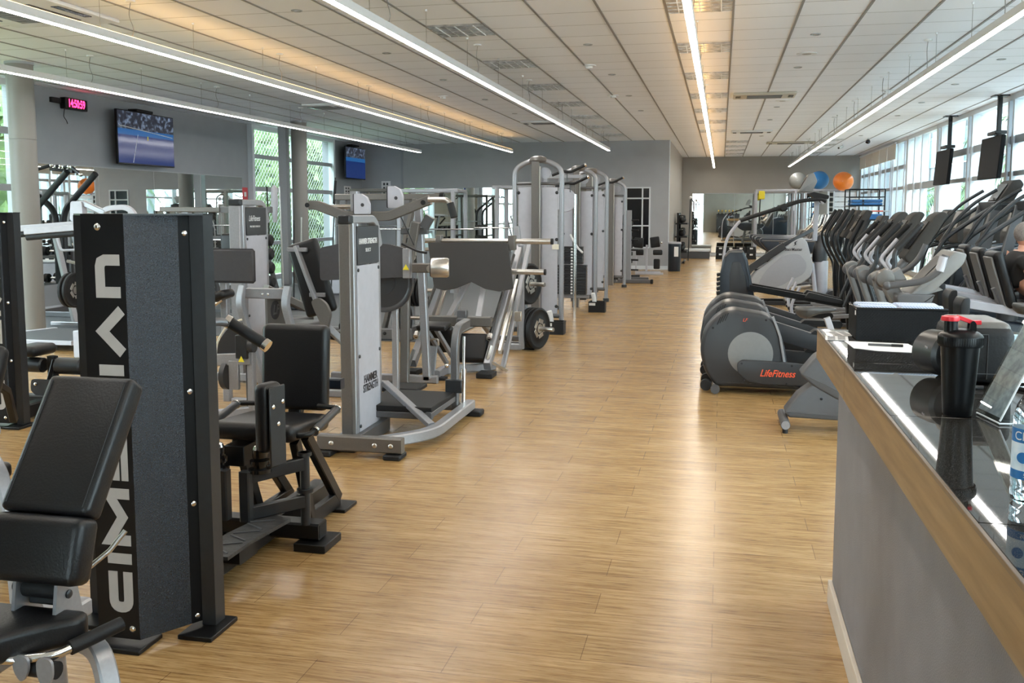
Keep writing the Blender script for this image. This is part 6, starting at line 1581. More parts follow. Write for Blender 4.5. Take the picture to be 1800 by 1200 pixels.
# ------------------------------------------------------------------ far end: cage, wall bars, balls, storage
t = thing('training_cage', 'white metal training cage in front of the far mirror, balls resting on top', 'cage', (2.6, 33.6, 0))
for x in (1.15, 2.42, 2.75, 3.85):
    for y in (33.0, 34.2): obj('cage_post', MB().bar([(x, y, 0), (x, y, 2.32)], .07), PALE, t)
obj('top_beam', MB().bar([(1.15, 33.0, 2.30), (3.85, 33.0, 2.30)], .06).bar([(1.15, 34.2, 2.30), (3.85, 34.2, 2.30)], .06).bar([(1.15, 33.0, 2.3), (1.15, 34.2, 2.3)], .06).bar([(3.85, 33.0, 2.3), (3.85, 34.2, 2.3)], .06), PALE, t)
obj('monkey_bar', MB().cyl((2.42, 33.0, 2.27), (2.42, 34.2, 2.27), .02).cyl((2.75, 33.0, 2.27), (2.75, 34.2, 2.27), .02).cyl((3.3, 33.0, 2.27), (3.3, 34.2, 2.27), .02), STEEL, t)
obj('suspension_strap', MB().tube([(1.3, 33.0, 2.28), (1.27, 32.98, 1.9), (1.25, 32.98, 1.1)], .02, 6), RUBBER, t)
obj('yellow_strap', MB().bb(1.22, 1.42, 32.94, 33.0, 2.0, 2.28, .02), YELLOW, t)
for (x, z, r_, m_, l) in ((2.52, 2.62, .30, mat('grey_ball', (.27, .27, .25), .3, 0, noise=.04, nscale=6), 'grey exercise ball on top of the white cage'),
                          (3.20, 2.64, .32, mat('blue_ball', (.03, .20, .50), .3, 0, noise=.04, nscale=6), 'blue exercise ball on top of the white cage behind the stair climber console'),
                          (3.90, 2.575, .325, mat('orange_ball', (.85, .22, .03), .3, 0, noise=.04, nscale=6), 'orange exercise ball on top of the white wall bars')):
    yb_ = 32.8 if x > 3.8 else 33.45
    t = thing('exercise_ball', l, 'ball', (x, yb_, z), group='large exercise balls')
    obj('ball_shell', MB().ball((x, yb_, z), r_, (1, 1, .97), 36), m_, t)
    obj('ball_valve', MB().cyl((x - .05, yb_ - r_ * .985, z), (x - .05, yb_ - r_ * .97, z), .008), WHITE, t)
t = thing('wall_bars', 'white ladder like wall bars with black square openings below the orange ball', 'wall bars', (3.9, 32.8, 0))
obj('side_post', MB().bar([(3.45, 32.8, 0), (3.45, 32.8, 2.25)], .06, .10).bar([(3.62, 32.8, 0), (3.62, 32.8, 2.25)], .05, .10).bar([(4.35, 32.8, 0), (4.35, 32.8, 2.25)], .06, .10), FRAMEW, t)
b = MB()
for k in range(13): b.bb(3.62, 4.35, 32.83, 32.86, .1 + k * .165, .24 + k * .165, .005)
obj('white_slat', b, WHITE, t)
b = MB()
for k in range(13): b.bb(3.48, 3.60, 32.76, 32.84, .11 + k * .165, .22 + k * .165)
obj('black_block', b, RUBBER, t)
t = thing('storage_cage', 'black wire storage rack stacked with blue mats near the far windows', 'shelf', (4.1, 28.9, 0))
f = MB()
for x in (3.55, 4.50):
    for y in (28.3, 29.3): f.bar([(x, y, 0), (x, y, 2.22)], .035)
for z in (.4, .9, 1.35, 1.75, 2.0, 2.22):
    f.bar([(3.55, 28.3, z), (4.50, 28.3, z)], .025).bar([(3.55, 29.3, z), (4.50, 29.3, z)], .025).bar([(3.55, 28.3, z), (3.55, 29.3, z)], .025).bar([(4.5, 28.3, z), (4.5, 29.3, z)], .025)
for k in range(6): f.bar([(3.55 + k * .19, 28.3, 2.0), (3.55 + k * .19, 28.3, 2.22)], .015)
obj('wire_frame', f, BLACK, t)
obj('shelf_board', MB().bb(3.56, 4.49, 28.31, 29.29, .38, .40).bb(3.56, 4.49, 28.31, 29.29, 1.33, 1.35).bb(3.56, 4.49, 28.31, 29.29, 1.74, 1.76), RUBBER, t)
BM = mat('blue_foam', (.04, .17, .42), .6, 0, noise=.06)
for k in range(3):
    t = thing('exercise_mat', '%s blue mat in the black wire storage rack' % ['lowest', 'middle', 'topmost'][k], 'mat', (4.0, 28.8, 1.0), group='blue exercise mats')
    obj('mat_roll', MB().bb(3.62, 4.45, 28.34, 29.2, [1.36, 1.765, 1.85][k], [1.52, 1.84, 1.93][k], .02), BM, t)
    obj('mat_band', MB().bb(3.9, 3.95, 28.33, 28.34, [1.37, 1.77, 1.855][k], [1.51, 1.835, 1.925][k]), PLASTICB, t)
for k in range(4):
    t = thing('storage_crate', ['dark crate on the lower shelf of the wire rack, left one', 'dark crate on the lower shelf of the wire rack, right one', 'dark crate on the floor under the wire rack, left one', 'dark crate on the floor under the wire rack, right one'][k], 'crate', (3.8, 28.8, .4), group='dark crates')
    x = 3.60 + (k % 2) * .45; z = .41 if k < 2 else .0
    obj('crate_body', MB().bb(x, x + .4, 28.4, 29.1, z, z + .34, .02), RUBBER, t)
    obj('crate_rim', MB().bb(x - .01, x + .41, 28.39, 29.11, z + .33, z + .36, .005), CHARC, t)
t = thing('red_tube_rail', 'thin red and silver elastic rail hanging on the side of the wire storage rack', 'rail', (4.1, 28.2, 1.5))
obj('red_tube', MB().tube([(3.7, 28.22, .8), (3.72, 28.22, 1.60), (4.45, 28.22, 1.60)], .018, 8, .08), mat('red_tube', (.65, .10, .05), .5, 0, noise=.05), t)
obj('end_ring', MB().cyl((4.45, 28.22, 1.60), (4.62, 28.22, 1.60), .02), STEEL, t)
t = thing('step_platform', 'long low grey step platform with white top in front of the far mirror', 'platform', (-.9, 33.0, 0))
obj('platform_body', MB().bb(-1.36, -.36, 32.4, 33.2, 0, .24, .01), PLASTICG, t)
obj('platform_top', MB().bb(-1.38, -.34, 32.38, 33.22, .24, .32, .01), WHITE, t)
sp_ = None
for k in range(8):
    lab = '%s black step box %s in front of the far mirror' % (['leftmost', 'second', 'third', 'rightmost'][k % 4], 'in the lower layer' if k < 4 else 'in the upper layer')
    if sp_ is None:
        sp_ = thing('step_box', lab, 'step', (0, 0, 0), group='black step boxes')
        obj('box_body', MB().prism([(-.16, 0), (.16, 0), (.145, .2), (-.145, .2)], 'xz', -.3, .3), RUBBER, sp_)
        obj('box_tag', MB().bb(-.05, .05, -.302, -.30, .13, .18), PAPER, sp_)
        o = sp_
    else: o = copy_tree(sp_, label=lab)
    o.location = (.0 + (k % 4) * .335, 32.6, .205 if k >= 4 else 0)
t = thing('upright_storage', 'black barbell storage stand in the recess beside the bin', 'weight rack', (-1.15, 29.5, 0))
obj('stand_frame', MB().bar([(-1.28, 29.0, 0), (-1.28, 29.0, 1.55)], .06).bar([(-1.28, 30.4, 0), (-1.28, 30.4, 1.55)], .06).bar([(-1.1, 29.0, .05), (-1.1, 30.4, .05)], .06).bar([(-1.28, 29.0, 1.5), (-1.28, 30.4, 1.5)], .05), BLACK, t)
obj('stand_shelf', MB().bb(-1.36, -1.0, 29.0, 30.4, .35, .39).bb(-1.36, -1.0, 29.0, 30.4, .8, .84).bb(-1.36, -1.0, 29.0, 30.4, 1.2, 1.24), BLACK, t)
kb = None
for k in range(12):
    lab = '%s kettlebell on the %s shelf of the black stand in the recess' % (['nearest', 'second', 'third', 'farthest'][k % 4], ['lower', 'middle', 'upper'][k // 4])
    if kb is None:
        kb = thing('kettlebell', lab, 'kettlebell', (0, 0, 0), group='kettlebells in the recess')
        obj('bell', MB().ball((0, 0, .09), .09, n=16), RUBBER, kb)
        obj('handle', MB().tube([(-.06, 0, .14), (-.06, 0, .23), (.06, 0, .23), (.06, 0, .14)], .014, 8, .04), CHARC, kb)
        o = kb
    else: o = copy_tree(kb, label=lab)
    o.location = (-1.17, 29.2 + (k % 4) * .33, [.39, .84, 1.24][k // 4])
t = thing('medicine_pole', 'thin upright pole with white knob and hanging handle in the recess', 'pole', (-1.0, 31.0, 0))
obj('pole_shaft', MB().cyl((-1.02, 31.0, 0), (-.98, 31.0, 2.0), .018), CHARC, t)
obj('pole_knob', MB().ball((-.98, 31.0, 2.03), .05), PAPER, t)
obj('hanging_strap', MB().tube([(-.96, 31.0, 2.0), (-.88, 31.0, 1.9), (-.88, 31.0, 1.6)], .02, 6, .04), RUBBER, t)
t = thing('locker_cabinet', 'black locker cabinet by the rear wall, visible only in the far mirror', 'cabinet', (.5, YN + .3, 0))
obj('cabinet_body', MB().bb(-.35, 1.35, YN + .01, YN + .45, 0, 1.40, .01), RUBBER, t)
for k in range(4): obj('locker_door', MB().bb(-.33 + k * .42, .07 + k * .42, YN + .45, YN + .465, .05, 1.35, .005), PLASTIC, t)
GOLD = mat('gold_cup', (.75, .50, .12), .25, .9, noise=.05)
tr_ = thing('trophy', 'trophy', 'trophy', (0, 0, 0), group='trophies on the locker cabinet')
obj('cup', MB().lathe([(.012, .07), (.015, .12), (.05, .18), (.06, .28), (.055, .28), (.04, .18)], n=16), GOLD, tr_)
obj('trophy_base', MB().lathe([(.05, 0), (.05, .05), (.03, .07), (.012, .075)], n=16), BLACK, tr_)
tr_['label'] = 'first small trophy from the door side on the black locker cabinet'; tr_.location = (-.2, YN + .25, 1.40)
for k in range(1, 6): copy_tree(tr_, label='%s small trophy from the door side on the black locker cabinet' % pos_words[k], loc=(-.2 + k * .26, YN + .25, 1.40))
# ------------------------------------------------------------------ reception counter
t = thing('reception_counter', 'grey plastered counter with oak band and polished black granite top at the right', 'counter', (.8, 1.5, 0))
obj('counter_wall', MB().bb(.475, .60, -1.5, 3.90, 0, .98).bb(.60, 1.25, 3.78, 3.90, 0, .98), PLASTER, t)
obj('oak_band', MB().bb(.41, .47, 3.24, 4.16, .975, 1.089, .001).bb(.41, .47, -1.5, 3.237, .975, 1.089, .001).bb(.47, 1.3, 4.10, 4.16, .975, 1.089, .001), BAND, t)
obj('band_soffit', MB().bb(.42, 1.3, -1.5, 4.15, .962, .9745), BAND, t)
obj('band_edge', MB().bb(.408, .4155, -1.5, 4.163, 1.0892, 1.1003, .001).bb(.416, 1.3, 4.1555, 4.163, 1.0892, 1.1003, .001), mat('brown_edge', (.13, .085, .05), .35, 0, noise=.1), t)
g = MB()
for a, b in ((-1.5, .55), (.553, 1.60), (1.603, 2.42), (2.423, 3.25), (3.253, 4.155)): g.bb(.416, 1.30, a, b, 1.0895, 1.10, .0008)
obj('granite_top', g, GRANITE, t)
obj('substrate', MB().bb(.47, 1.29, -1.5, 4.10, .98, 1.089), PLASTER, t)
obj('kick_board', MB().bb(.458, .475, -1.5, 3.905, 0, .10, .003), mat('pale_baseboard', (.58, .52, .45), .5, 0, noise=.05, nscale=8), t)
obj('inner_panel', MB().bb(1.22, 1.25, -1.5, 3.8, 0, .96), PLASTER, t)

ZT = 1.10
# basket with towels
t = thing('woven_basket', 'black woven basket full of folded striped towels on the counter end', 'basket', (.70, 3.93, ZT))
WEAVE = mat('woven_black', (.006, .006, .007), .5, 0, noise=.3, nscale=200, spec=.3)
def wall_weave(mb, x0, x1, y0, y1, ax):
    L_ = (x1 - x0) if ax == 'x' else (y1 - y0)
    n = int(L_ / .006)
    for k in range(n):
        for j in range(19):
            if (k + j) % 2: continue
            u = (k + .5) * L_ / n; z = ZT + .006 + j * .006
            if ax == 'x': mb.bb(x0 + u - .0028, x0 + u + .0028, y0 - .0018, y0, z - .0026, z + .0026)
            else: mb.bb(x0 - .0018, x0, y0 + u - .0028, y0 + u + .0028, z - .0026, z + .0026)
bx0, bx1, by0, by1 = .525, .855, 3.85, 4.07
b = MB()
b.bb(bx0, bx1, by0, by0 + .005, ZT, ZT + .122).bb(bx0, bx1, by1 - .005, by1, ZT, ZT + .122).bb(bx0, bx0 + .005, by0, by1, ZT, ZT + .122).bb(bx1 - .005, bx1, by0, by1, ZT, ZT + .122).bb(bx0, bx1, by0, by1, ZT, ZT + .005)
obj('basket_side', b, WEAVE, t)
b = MB(); wall_weave(b, bx0, bx1, by0, by0, 'x'); wall_weave(b, bx0, bx0, by0, by1, 'y')
obj('weave', b, WEAVE, t, smooth=False)
obj('rim', MB().tube([(bx0, by0, ZT + .122), (bx1, by0, ZT + .122), (bx1, by1, ZT + .122), (bx0, by1, ZT + .122)], .005, 8, closed=True), BLACK, t)
obj('basket_tag', MB().bb(bx0 - .003, bx0 - .001, by0 + .01, by0 + .03, ZT + .095, ZT + .112), PAPER, t)
TW = mat('striped_towel', (.65, .68, .74), .85, 0)
nt, b_ = nodes_of(TW)
tc = nt.nodes.new('ShaderNodeTexCoord'); wv = nt.nodes.new('ShaderNodeTexWave'); wv.inputs['Scale'].default_value = 60; wv.inputs['Distortion'].default_value = 1.2
wv.bands_direction = 'DIAGONAL'; rp = nt.nodes.new('ShaderNodeValToRGB'); rp.color_ramp.elements[0].color = (.72, .73, .76, 1); rp.color_ramp.elements[1].color = (.20, .30, .52, 1)
nt.links.new(tc.outputs['Object'], wv.inputs[0]); nt.links.new(wv.outputs[0], rp.inputs[0]); nt.links.new(rp.outputs[0], b_.inputs['Base Color'])
for k, (x0, x1, l) in enumerate(((bx0 + .012, bx0 + .150, 'left pile of blue striped folded towels in the black basket'), (bx0 + .162, bx1 - .012, 'right pile of striped folded towels in the black basket'))):
    t = thing('folded_towel', l, 'towel', ((x0 + x1) / 2, 3.95, ZT + .06), group='folded towels')
    b = MB()
    for j in range(9):
        y = by0 + .012 + j * .0225
        b.box(((x0 + x1) / 2, y + .01, ZT + .074 + .002 * math.sin(j * 2.1 + k)), (x1 - x0, .020, .118 + .004 * math.cos(j * 1.3)), (R(2), 0, 0), .008, 2)
    obj('towel_fold', b, TW, t)

# shaker bottle
sx, sy = .578, 2.46
t = thing('shaker_bottle', 'black shaker bottle with red flip lid on the granite counter', 'bottle', (sx, sy, ZT))
SB = mat('shaker_black', (.006, .0065, .0075), .34, 0, bump=.05, bscale=100, spec=.22)
obj('bottle_body', MB().lathe([(.030, 0), (.0335, .004), (.036, .04), (.0445, .178), (.046, .190), (.048, .192)], (sx, sy, ZT), n=44), SB, t)
lid = obj('screw_lid', MB().lathe([(.0495, .172), (.051, .176), (.051, .196), (.049, .200), (.042, .206), (.030, .212), (.020, .214), (.001, .214)], (sx, sy, ZT), n=44), SB, t)
rb_ = MB()
for k in range(60):
    a = 2 * math.pi * k / 60
    rb_.cyl((sx + .0508 * math.cos(a), sy + .0508 * math.sin(a), ZT + .177), (sx + .0508 * math.cos(a), sy + .0508 * math.sin(a), ZT + .195), .0009, n=5)
obj('lid_ribs', rb_, SB, lid)
obj('spout', MB().lathe([(.016, .205), (.016, .238), (.013, .240)], (sx - .024, sy - .004, ZT), n=24), SB, t)
RED = mat('red_flip_lid', (.72, .025, .04), .35, 0, noise=.04)
cap = MB()
cap.lathe([(.0205, .2345), (.0215, .239), (.0205, .245), (.014, .2455), (.010, .2425), (.001, .2425)], (sx - .026, sy - .004, ZT), n=28)
cap.bar([(sx - .010, sy - .002, ZT + .243), (sx + .010, sy, ZT + .236), (sx + .026, sy, ZT + .230), (sx + .043, sy, ZT + .231)], .020, .010)
obj('flip_cap', cap, RED, t)
hg = MB()
for s_ in (-1, 1): hg.prism([(sx + .016, ZT + .205), (sx + .017, ZT + .229), (sx + .024, ZT + .237), (sx + .031, ZT + .229), (sx + .032, ZT + .205)], 'xz', sy + s_ * .012 - .0025, sy + s_ * .012 + .0025, .004)
obj('hinge_lug', hg, SB, t)

# receipt printer: dark drum in front of a rounded box
t = thing('label_printer', 'dark rounded printer with pale top behind the shaker bottle', 'printer', (.72, 2.95, ZT))
obj('printer_body', MB().box((.745, 3.02, ZT + .088), (.165, .26, .165), None, .028, 4), RUBBER, t)
obj('top_cover', MB().box((.745, 3.02, ZT + .155), (.150, .235, .055), None, .022, 4), TAUPE, t)
obj('front_seam', MB().bb(.752, .7535, 2.888, 2.892, ZT + .02, ZT + .15).bb(.67, .752, 2.888, 2.892, ZT + .148, ZT + .1495).bb(.67, .81, 2.888, 2.892, ZT + .035, ZT + .0365), PLASTICG, t)
obj('drum', MB().lathe([(.055, -.055), (.066, -.045), (.068, 0), (.066, .045), (.055, .055)], (.655, 3.02, ZT + .075), (.45, -1, 0), 36), PLASTIC, t)
obj('drum_mark', MB().box((.600, 2.95, ZT + .10), (.002, .03, .005)), PALE, t)
t = thing('black_cable', 'black cables lying behind the acrylic sign holder', 'cable', (.85, 2.8, ZT))
obj('cord', MB().tube([(.80, 2.88, ZT + .006), (.86, 2.80, ZT + .006), (.93, 2.84, ZT + .006), (1.02, 2.78, ZT + .006)], .004, 8, .05).tube([(.83, 2.90, ZT + .006), (.88, 2.86, ZT + .016), (.96, 2.80, ZT + .006), (1.05, 2.83, ZT + .006)], .005, 8, .05), RUBBER, t)
obj('plug', MB().cyl((.70, 2.83, ZT + .006), (.73, 2.83, ZT + .006), .006), PLASTIC, t)

# paper, pen, brochures
t = thing('paper_sheet', 'white sheet of paper lying in front of the woven basket', 'paper', (.62, 3.65, ZT))
obj('sheet', MB().prism([(.475, 3.79), (.70, 3.76), (.72, 3.52), (.56, 3.545), (.485, 3.60)], 'xy', ZT + .0002, ZT + .0012), PAPER, t)
t = thing('ballpoint_pen', 'grey pen with black cap on the white sheet of paper', 'pen', (.6, 3.66, ZT))
obj('pen_barrel', MB().cyl((.545, 3.675, ZT + .006), (.625, 3.665, ZT + .006), .0042), PLASTICG, t)
obj('pen_cap', MB().cyl((.625, 3.665, ZT + .006), (.665, 3.66, ZT + .006), .0052), RUBBER, t)
for (x, y, a, l) in ((.485, 4.02, .15, 'printed brochure lying flat left of the basket, partly under another'), (.455, 3.86, -.1, 'printed brochure lying flat at the far counter corner, topmost one')):
    t = thing('brochure', l, 'brochure', (x, y, ZT), group='brochures on the counter')
    mt = Matrix.Translation((x, y, 0)) @ Euler((0, 0, a)).to_matrix().to_4x4()
    zz = ZT + (.0015 if 'topmost' in l else .0002)
    b = MB(); b.box((0, 0, zz + .0005), (.085, .13, .001)); tilt(b, mt)
    obj('page', b, PAPER, t)
    b = MB()
    for k in range(5):
        for j in range(2): b.box((-.02 + j * .038, -.05 + k * .024, zz + .0012), (.028, .014, .0004))
    tilt(b, mt); obj('printed_block', b, PLASTICG, t)

# acrylic sign holder
AC = glass_mat(); AC.name = 'clear_acrylic'
t = thing('sign_holder', 'clear acrylic sign holder with grey printed leaflet, cut by the right edge', 'sign holder', (.72, 2.38, ZT))
def slab(p0, p1, p2, p3, th, mname, m_, parent):
    b = MB(); n_ = (V(p1) - V(p0)).cross(V(p3) - V(p0)).normalized() * th
    A = [b.bm.verts.new(V(p)) for p in (p0, p1, p2, p3)]; B = [b.bm.verts.new(V(p) + n_) for p in (p0, p1, p2, p3)]
    for i in range(4): b.bm.faces.new((A[i], A[(i + 1) % 4], B[(i + 1) % 4], B[i]))
    b.bm.faces.new(A[::-1]); b.bm.faces.new(B); return obj(mname, b, m_, parent, smooth=False)
A0, A1 = V((.628, 2.48, ZT + .010)), V((.648, 2.36, ZT + .010))
lean = V((.105, .015, .235))
slab(A0, A1, A1 + lean, A0 + lean, .003, 'front_pane', AC, t)
lf = slab(A0 + V((.004, 0, .006)), A1 + V((.004, 0, .006)), A1 + lean * .93 + V((.004, 0, 0)), A0 + lean * .93 + V((.004, 0, 0)), .0008, 'leaflet', mat('printed_leaflet', (.20, .20, .24), .6, 0, nscale=55, var=(.42, .42, .47)), t)
slab(A1 + V((0, 0, -.008)), A0 + V((0, 0, -.008)), A0 + V((.16, .02, -.008)), A1 + V((.16, .02, -.008)), .003, 'foot_plate', AC, t)
obj('acrylic_edge', MB().tube([A1 + V((0, -.001, 0)), A1 + lean], .0022, 6).tube([A0 + V((0, 0, -.006)), A1 + V((0, 0, -.006)), A1 + V((.16, .02, -.006))], .0022, 6), WHITE, t)

# water bottle
bx, by = .530, 1.735
t = thing('water_bottle', 'clear plastic water bottle with blue label at the right edge of the counter', 'bottle', (bx, by, ZT))
PET = bpy.data.materials.new('clear_plastic'); PET.use_nodes = True
pb = PET.node_tree.nodes['Principled BSDF']; pb.inputs['Transmission Weight'].default_value = 1; pb.inputs['Roughness'].default_value = .03; pb.inputs['IOR'].default_value = 1.33; pb.inputs['Base Color'].default_value = (.93, .97, 1, 1)
prof = [(.001, 0), (.024, 0), (.030, .006), (.0315, .02)]
z = .02
for k in range(6): prof += [(.0315, z + .004), (.0300, z + .009), (.0315, z + .014)]; z += .02
prof += [(.031, .150), (.027, .168), (.018, .186), (.0125, .196), (.0125, .205)]
obj('bottle_shell', MB().lathe(prof, (bx, by, ZT), n=40), PET, t)
BL = mat('blue_label', (.02, .16, .42), .35, 0, noise=.05); LB = mat('pale_blue_label', (.42, .62, .78), .35, 0, nscale=30, var=(.75, .82, .88))
lb = obj('label', MB().lathe([(.0318, .045), (.0318, .132)], (bx, by, ZT), n=40, cap=False), LB, t)
obj('label_band', MB().lathe([(.0321, .108), (.0321, .132)], (bx, by, ZT), n=40, cap=False), BL, lb)
obj('label_band', MB().lathe([(.0321, .045), (.0321, .060)], (bx, by, ZT), n=40, cap=False), BL, lb)
def wrap_text(body, size, zc, a0, m_, parent):
    o = lettering(body, size, Matrix.Identity(4), m_, parent, extrude=0)
    for v in o.data.vertices:
        p = v.co + ORG
        a = a0 + p.x / .0324
        v.co = V((bx + .0324 * math.sin(a), by - .0324 * math.cos(a), ZT + zc + p.y)) - ORG
wrap_text('Clear', .021, .119, -.55, LOGOW, lb)
wrap_text('500 ml', .010, .0525, -.25, LOGOW, lb)
obj('emblem', MB().lathe([(.0095, 0), (.0095, .0012), (.001, .0012)], (bx - .0215, by - .0243, ZT + .083), (-.66, -.75, 0), 24), BL, lb)
obj('bottle_cap', MB().lathe([(.0145, .198), (.0145, .214), (.013, .216), (.001, .216)], (bx, by, ZT), n=28), BL, t)

# ------------------------------------------------------------------ seated man on the nearest recumbent bike
def skin_body(name, joints, edges, material, parent, sub=2):
    me = bpy.data.meshes.new(name)
    me.from_pydata([V(j[0]) - ORG for j in joints], edges, []); me.update()
    o = bpy.data.objects.new(name, me); COL.objects.link(o)
    sk = o.modifiers.new('skin', 'SKIN'); sk.use_smooth_shade = True
    for i, j in enumerate(joints):
        v = me.skin_vertices[0].data[i]; v.radius = (j[1], j[2] if len(j) > 2 else j[1])
    me.skin_vertices[0].data[0].use_root = True
    sb = o.modifiers.new('sub', 'SUBSURF'); sb.levels = sub; sb.render_levels = sub
    dg = bpy.context.evaluated_depsgraph_get(); dg.update()
    m2 = bpy.data.meshes.new_from_object(o.evaluated_get(dg))
    bpy.data.objects.remove(o)
    m2.materials.clear(); m2.materials.append(material)
    m2.polygons.foreach_set('use_smooth', [True] * len(m2.polygons))
    o2 = bpy.data.objects.new(name, m2); COL.objects.link(o2); o2.parent = parent
    return o2
my = 8.8
t = thing('person', 'seated man with short grey hair and black T-shirt pedalling at the right edge', 'person', (2.60, my, .84))
J = [((2.56, my, .93), .13, .15), ((2.52, my, 1.05), .115, .14), ((2.51, my, 1.16), .105, .15), ((2.53, my, 1.265), .055), ((2.55, my, 1.33), .052)]
E_ = [(0, 1), (1, 2), (2, 3), (3, 4)]
def limb(root, pts):
    p = root
    for q in pts: J.append(q); E_.append((p, len(J) - 1)); p = len(J) - 1
for s_ in (-1, 1):
    limb(2, [((2.51, my + s_ * .16, 1.21), .060), ((2.53, my + s_ * .22, 1.08), .047), ((2.60, my + s_ * .24, .97), .040), ((2.80, my + s_ * .25, .97), .034), ((2.90, my + s_ * .25, .95), .026)])
    kn = (3.02, my + s_ * .13, 1.04 if s_ < 0 else .95); an = (3.22, my + s_ * .18, .62) if s_ < 0 else (3.02, my + s_ * .2, .50)
    limb(0, [((2.66, my + s_ * .10, .90), .09), ((2.85, my + s_ * .12, .97), .075), (kn, .058), ((V(kn) + V(an)) * .5 + V((-.02, 0, 0)), .050), (an, .036)])
body = skin_body('body', J, E_, SKIN, t)
head = MB().ball((2.565, my, 1.385), .088, (1.06, .84, 1.22), 28)
hd = obj('head', head, SKIN, t)
obj('nose', MB().ball((2.660, my, 1.375), .016, (1, .8, 1.5)), SKIN, hd)
obj('ear', MB().ball((2.56, my - .076, 1.38), .024, (.7, .35, 1.25)).ball((2.56, my + .076, 1.38), .024, (.7, .35, 1.25)), SKIN, hd)
obj('eye', MB().ball((2.645, my - .03, 1.40), .010).ball((2.645, my + .03, 1.40), .010), SCREEN, hd)
obj('mouth', MB().box((2.650, my, 1.335), (.01, .045, .008), None, .003), mat('lip', (.4, .15, .12), .5, 0, noise=.05), hd)
hair = MB().ball((2.545, my, 1.415), .092, (1.04, .90, 1.08), 28)
bmesh.ops.bisect_plane(hair.bm, geom=hair.bm.verts[:] + hair.bm.edges[:] + hair.bm.faces[:], plane_co=(2.585, my, 1.385), plane_no=(.62, 0, -.75), clear_outer=True)
obj('hair', hair, mat('grey_hair', (.20, .18, .17), .8, 0, noise=.4, nscale=160, bump=.8, bscale=250), hd)
J = [((2.555, my, .95), .146, .162), ((2.515, my, 1.05), .134, .156), ((2.505, my, 1.16), .124, .168), ((2.525, my, 1.245), .072)]
E_ = [(0, 1), (1, 2), (2, 3)]
for s_ in (-1, 1): limb(2, [((2.51, my + s_ * .165, 1.205), .080), ((2.53, my + s_ * .225, 1.09), .066)])
SHIRT = mat('black_tshirt', (.012, .012, .013), .8, 0, bump=.3, bscale=60)
skin_body('t_shirt', J, E_, SHIRT, t)
J = [((2.61, my, .90), .150, .165)]; E_ = []
for s_ in (-1, 1): limb(0, [((2.68, my + s_ * .10, .905), .102), ((2.87, my + s_ * .12, .97), .085)])
skin_body('shorts', J, E_, mat('dark_shorts', (.03, .03, .04), .8, 0, bump=.3, bscale=60), t)
for s_ in (-1, 1):
    an = V((3.22, my + s_ * .18, .62)) if s_ < 0 else V((3.02, my + s_ * .2, .50))
    obj('shoe', MB().ball(an + V((.07, 0, -.05)), .06, (2.1, .75, .75), rot=(0, R(-15), 0)), PAPER, t)
    # hand: palm, four curled fingers and a thumb around the side grip
    w0 = V((2.90, my + s_ * .25, .95))
    J = [(w0 + V((-.01, 0, 0)), .024, .020), (w0 + V((.035, 0, -.01)), .030, .018), (w0 + V((.070, 0, -.015)), .032, .016)]
    E_ = [(0, 1), (1, 2)]
    hand = skin_body('hand', J, E_, SKIN, body)
    for q, ln_ in enumerate((.9, 1.0, .94, .78)):
        yy = (q - 1.5) * .019
        b0 = w0 + V((.078, yy, -.012))
        J = [(b0, .0095), (b0 + V((.030 * ln_, 0, -.006)), .0088), (b0 + V((.042 * ln_, 0, -.032)), .008), (b0 + V((.028, 0, -.048 * ln_)), .0068)]
        skin_body('finger', J, [(0, 1), (1, 2), (2, 3)], SKIN, hand, 1)
    J = [(w0 + V((.025, -s_ * .026, -.01)), .011), (w0 + V((.050, -s_ * .042, -.022)), .010), (w0 + V((.072, -s_ * .038, -.038)), .008)]
    skin_body('thumb', J, [(0, 1), (1, 2)], SKIN, hand, 1)
ORG = V((2.60, my, .84))
obj('wristband', MB().tube([(2.865 + .0, my - .25 + .033 * math.cos(a * math.pi / 6), .955 + .033 * math.sin(a * math.pi / 6)) for a in range(12)], .007, 6, closed=True), mat('red_band', (.6, .03, .03), .5, 0, noise=.05), body)

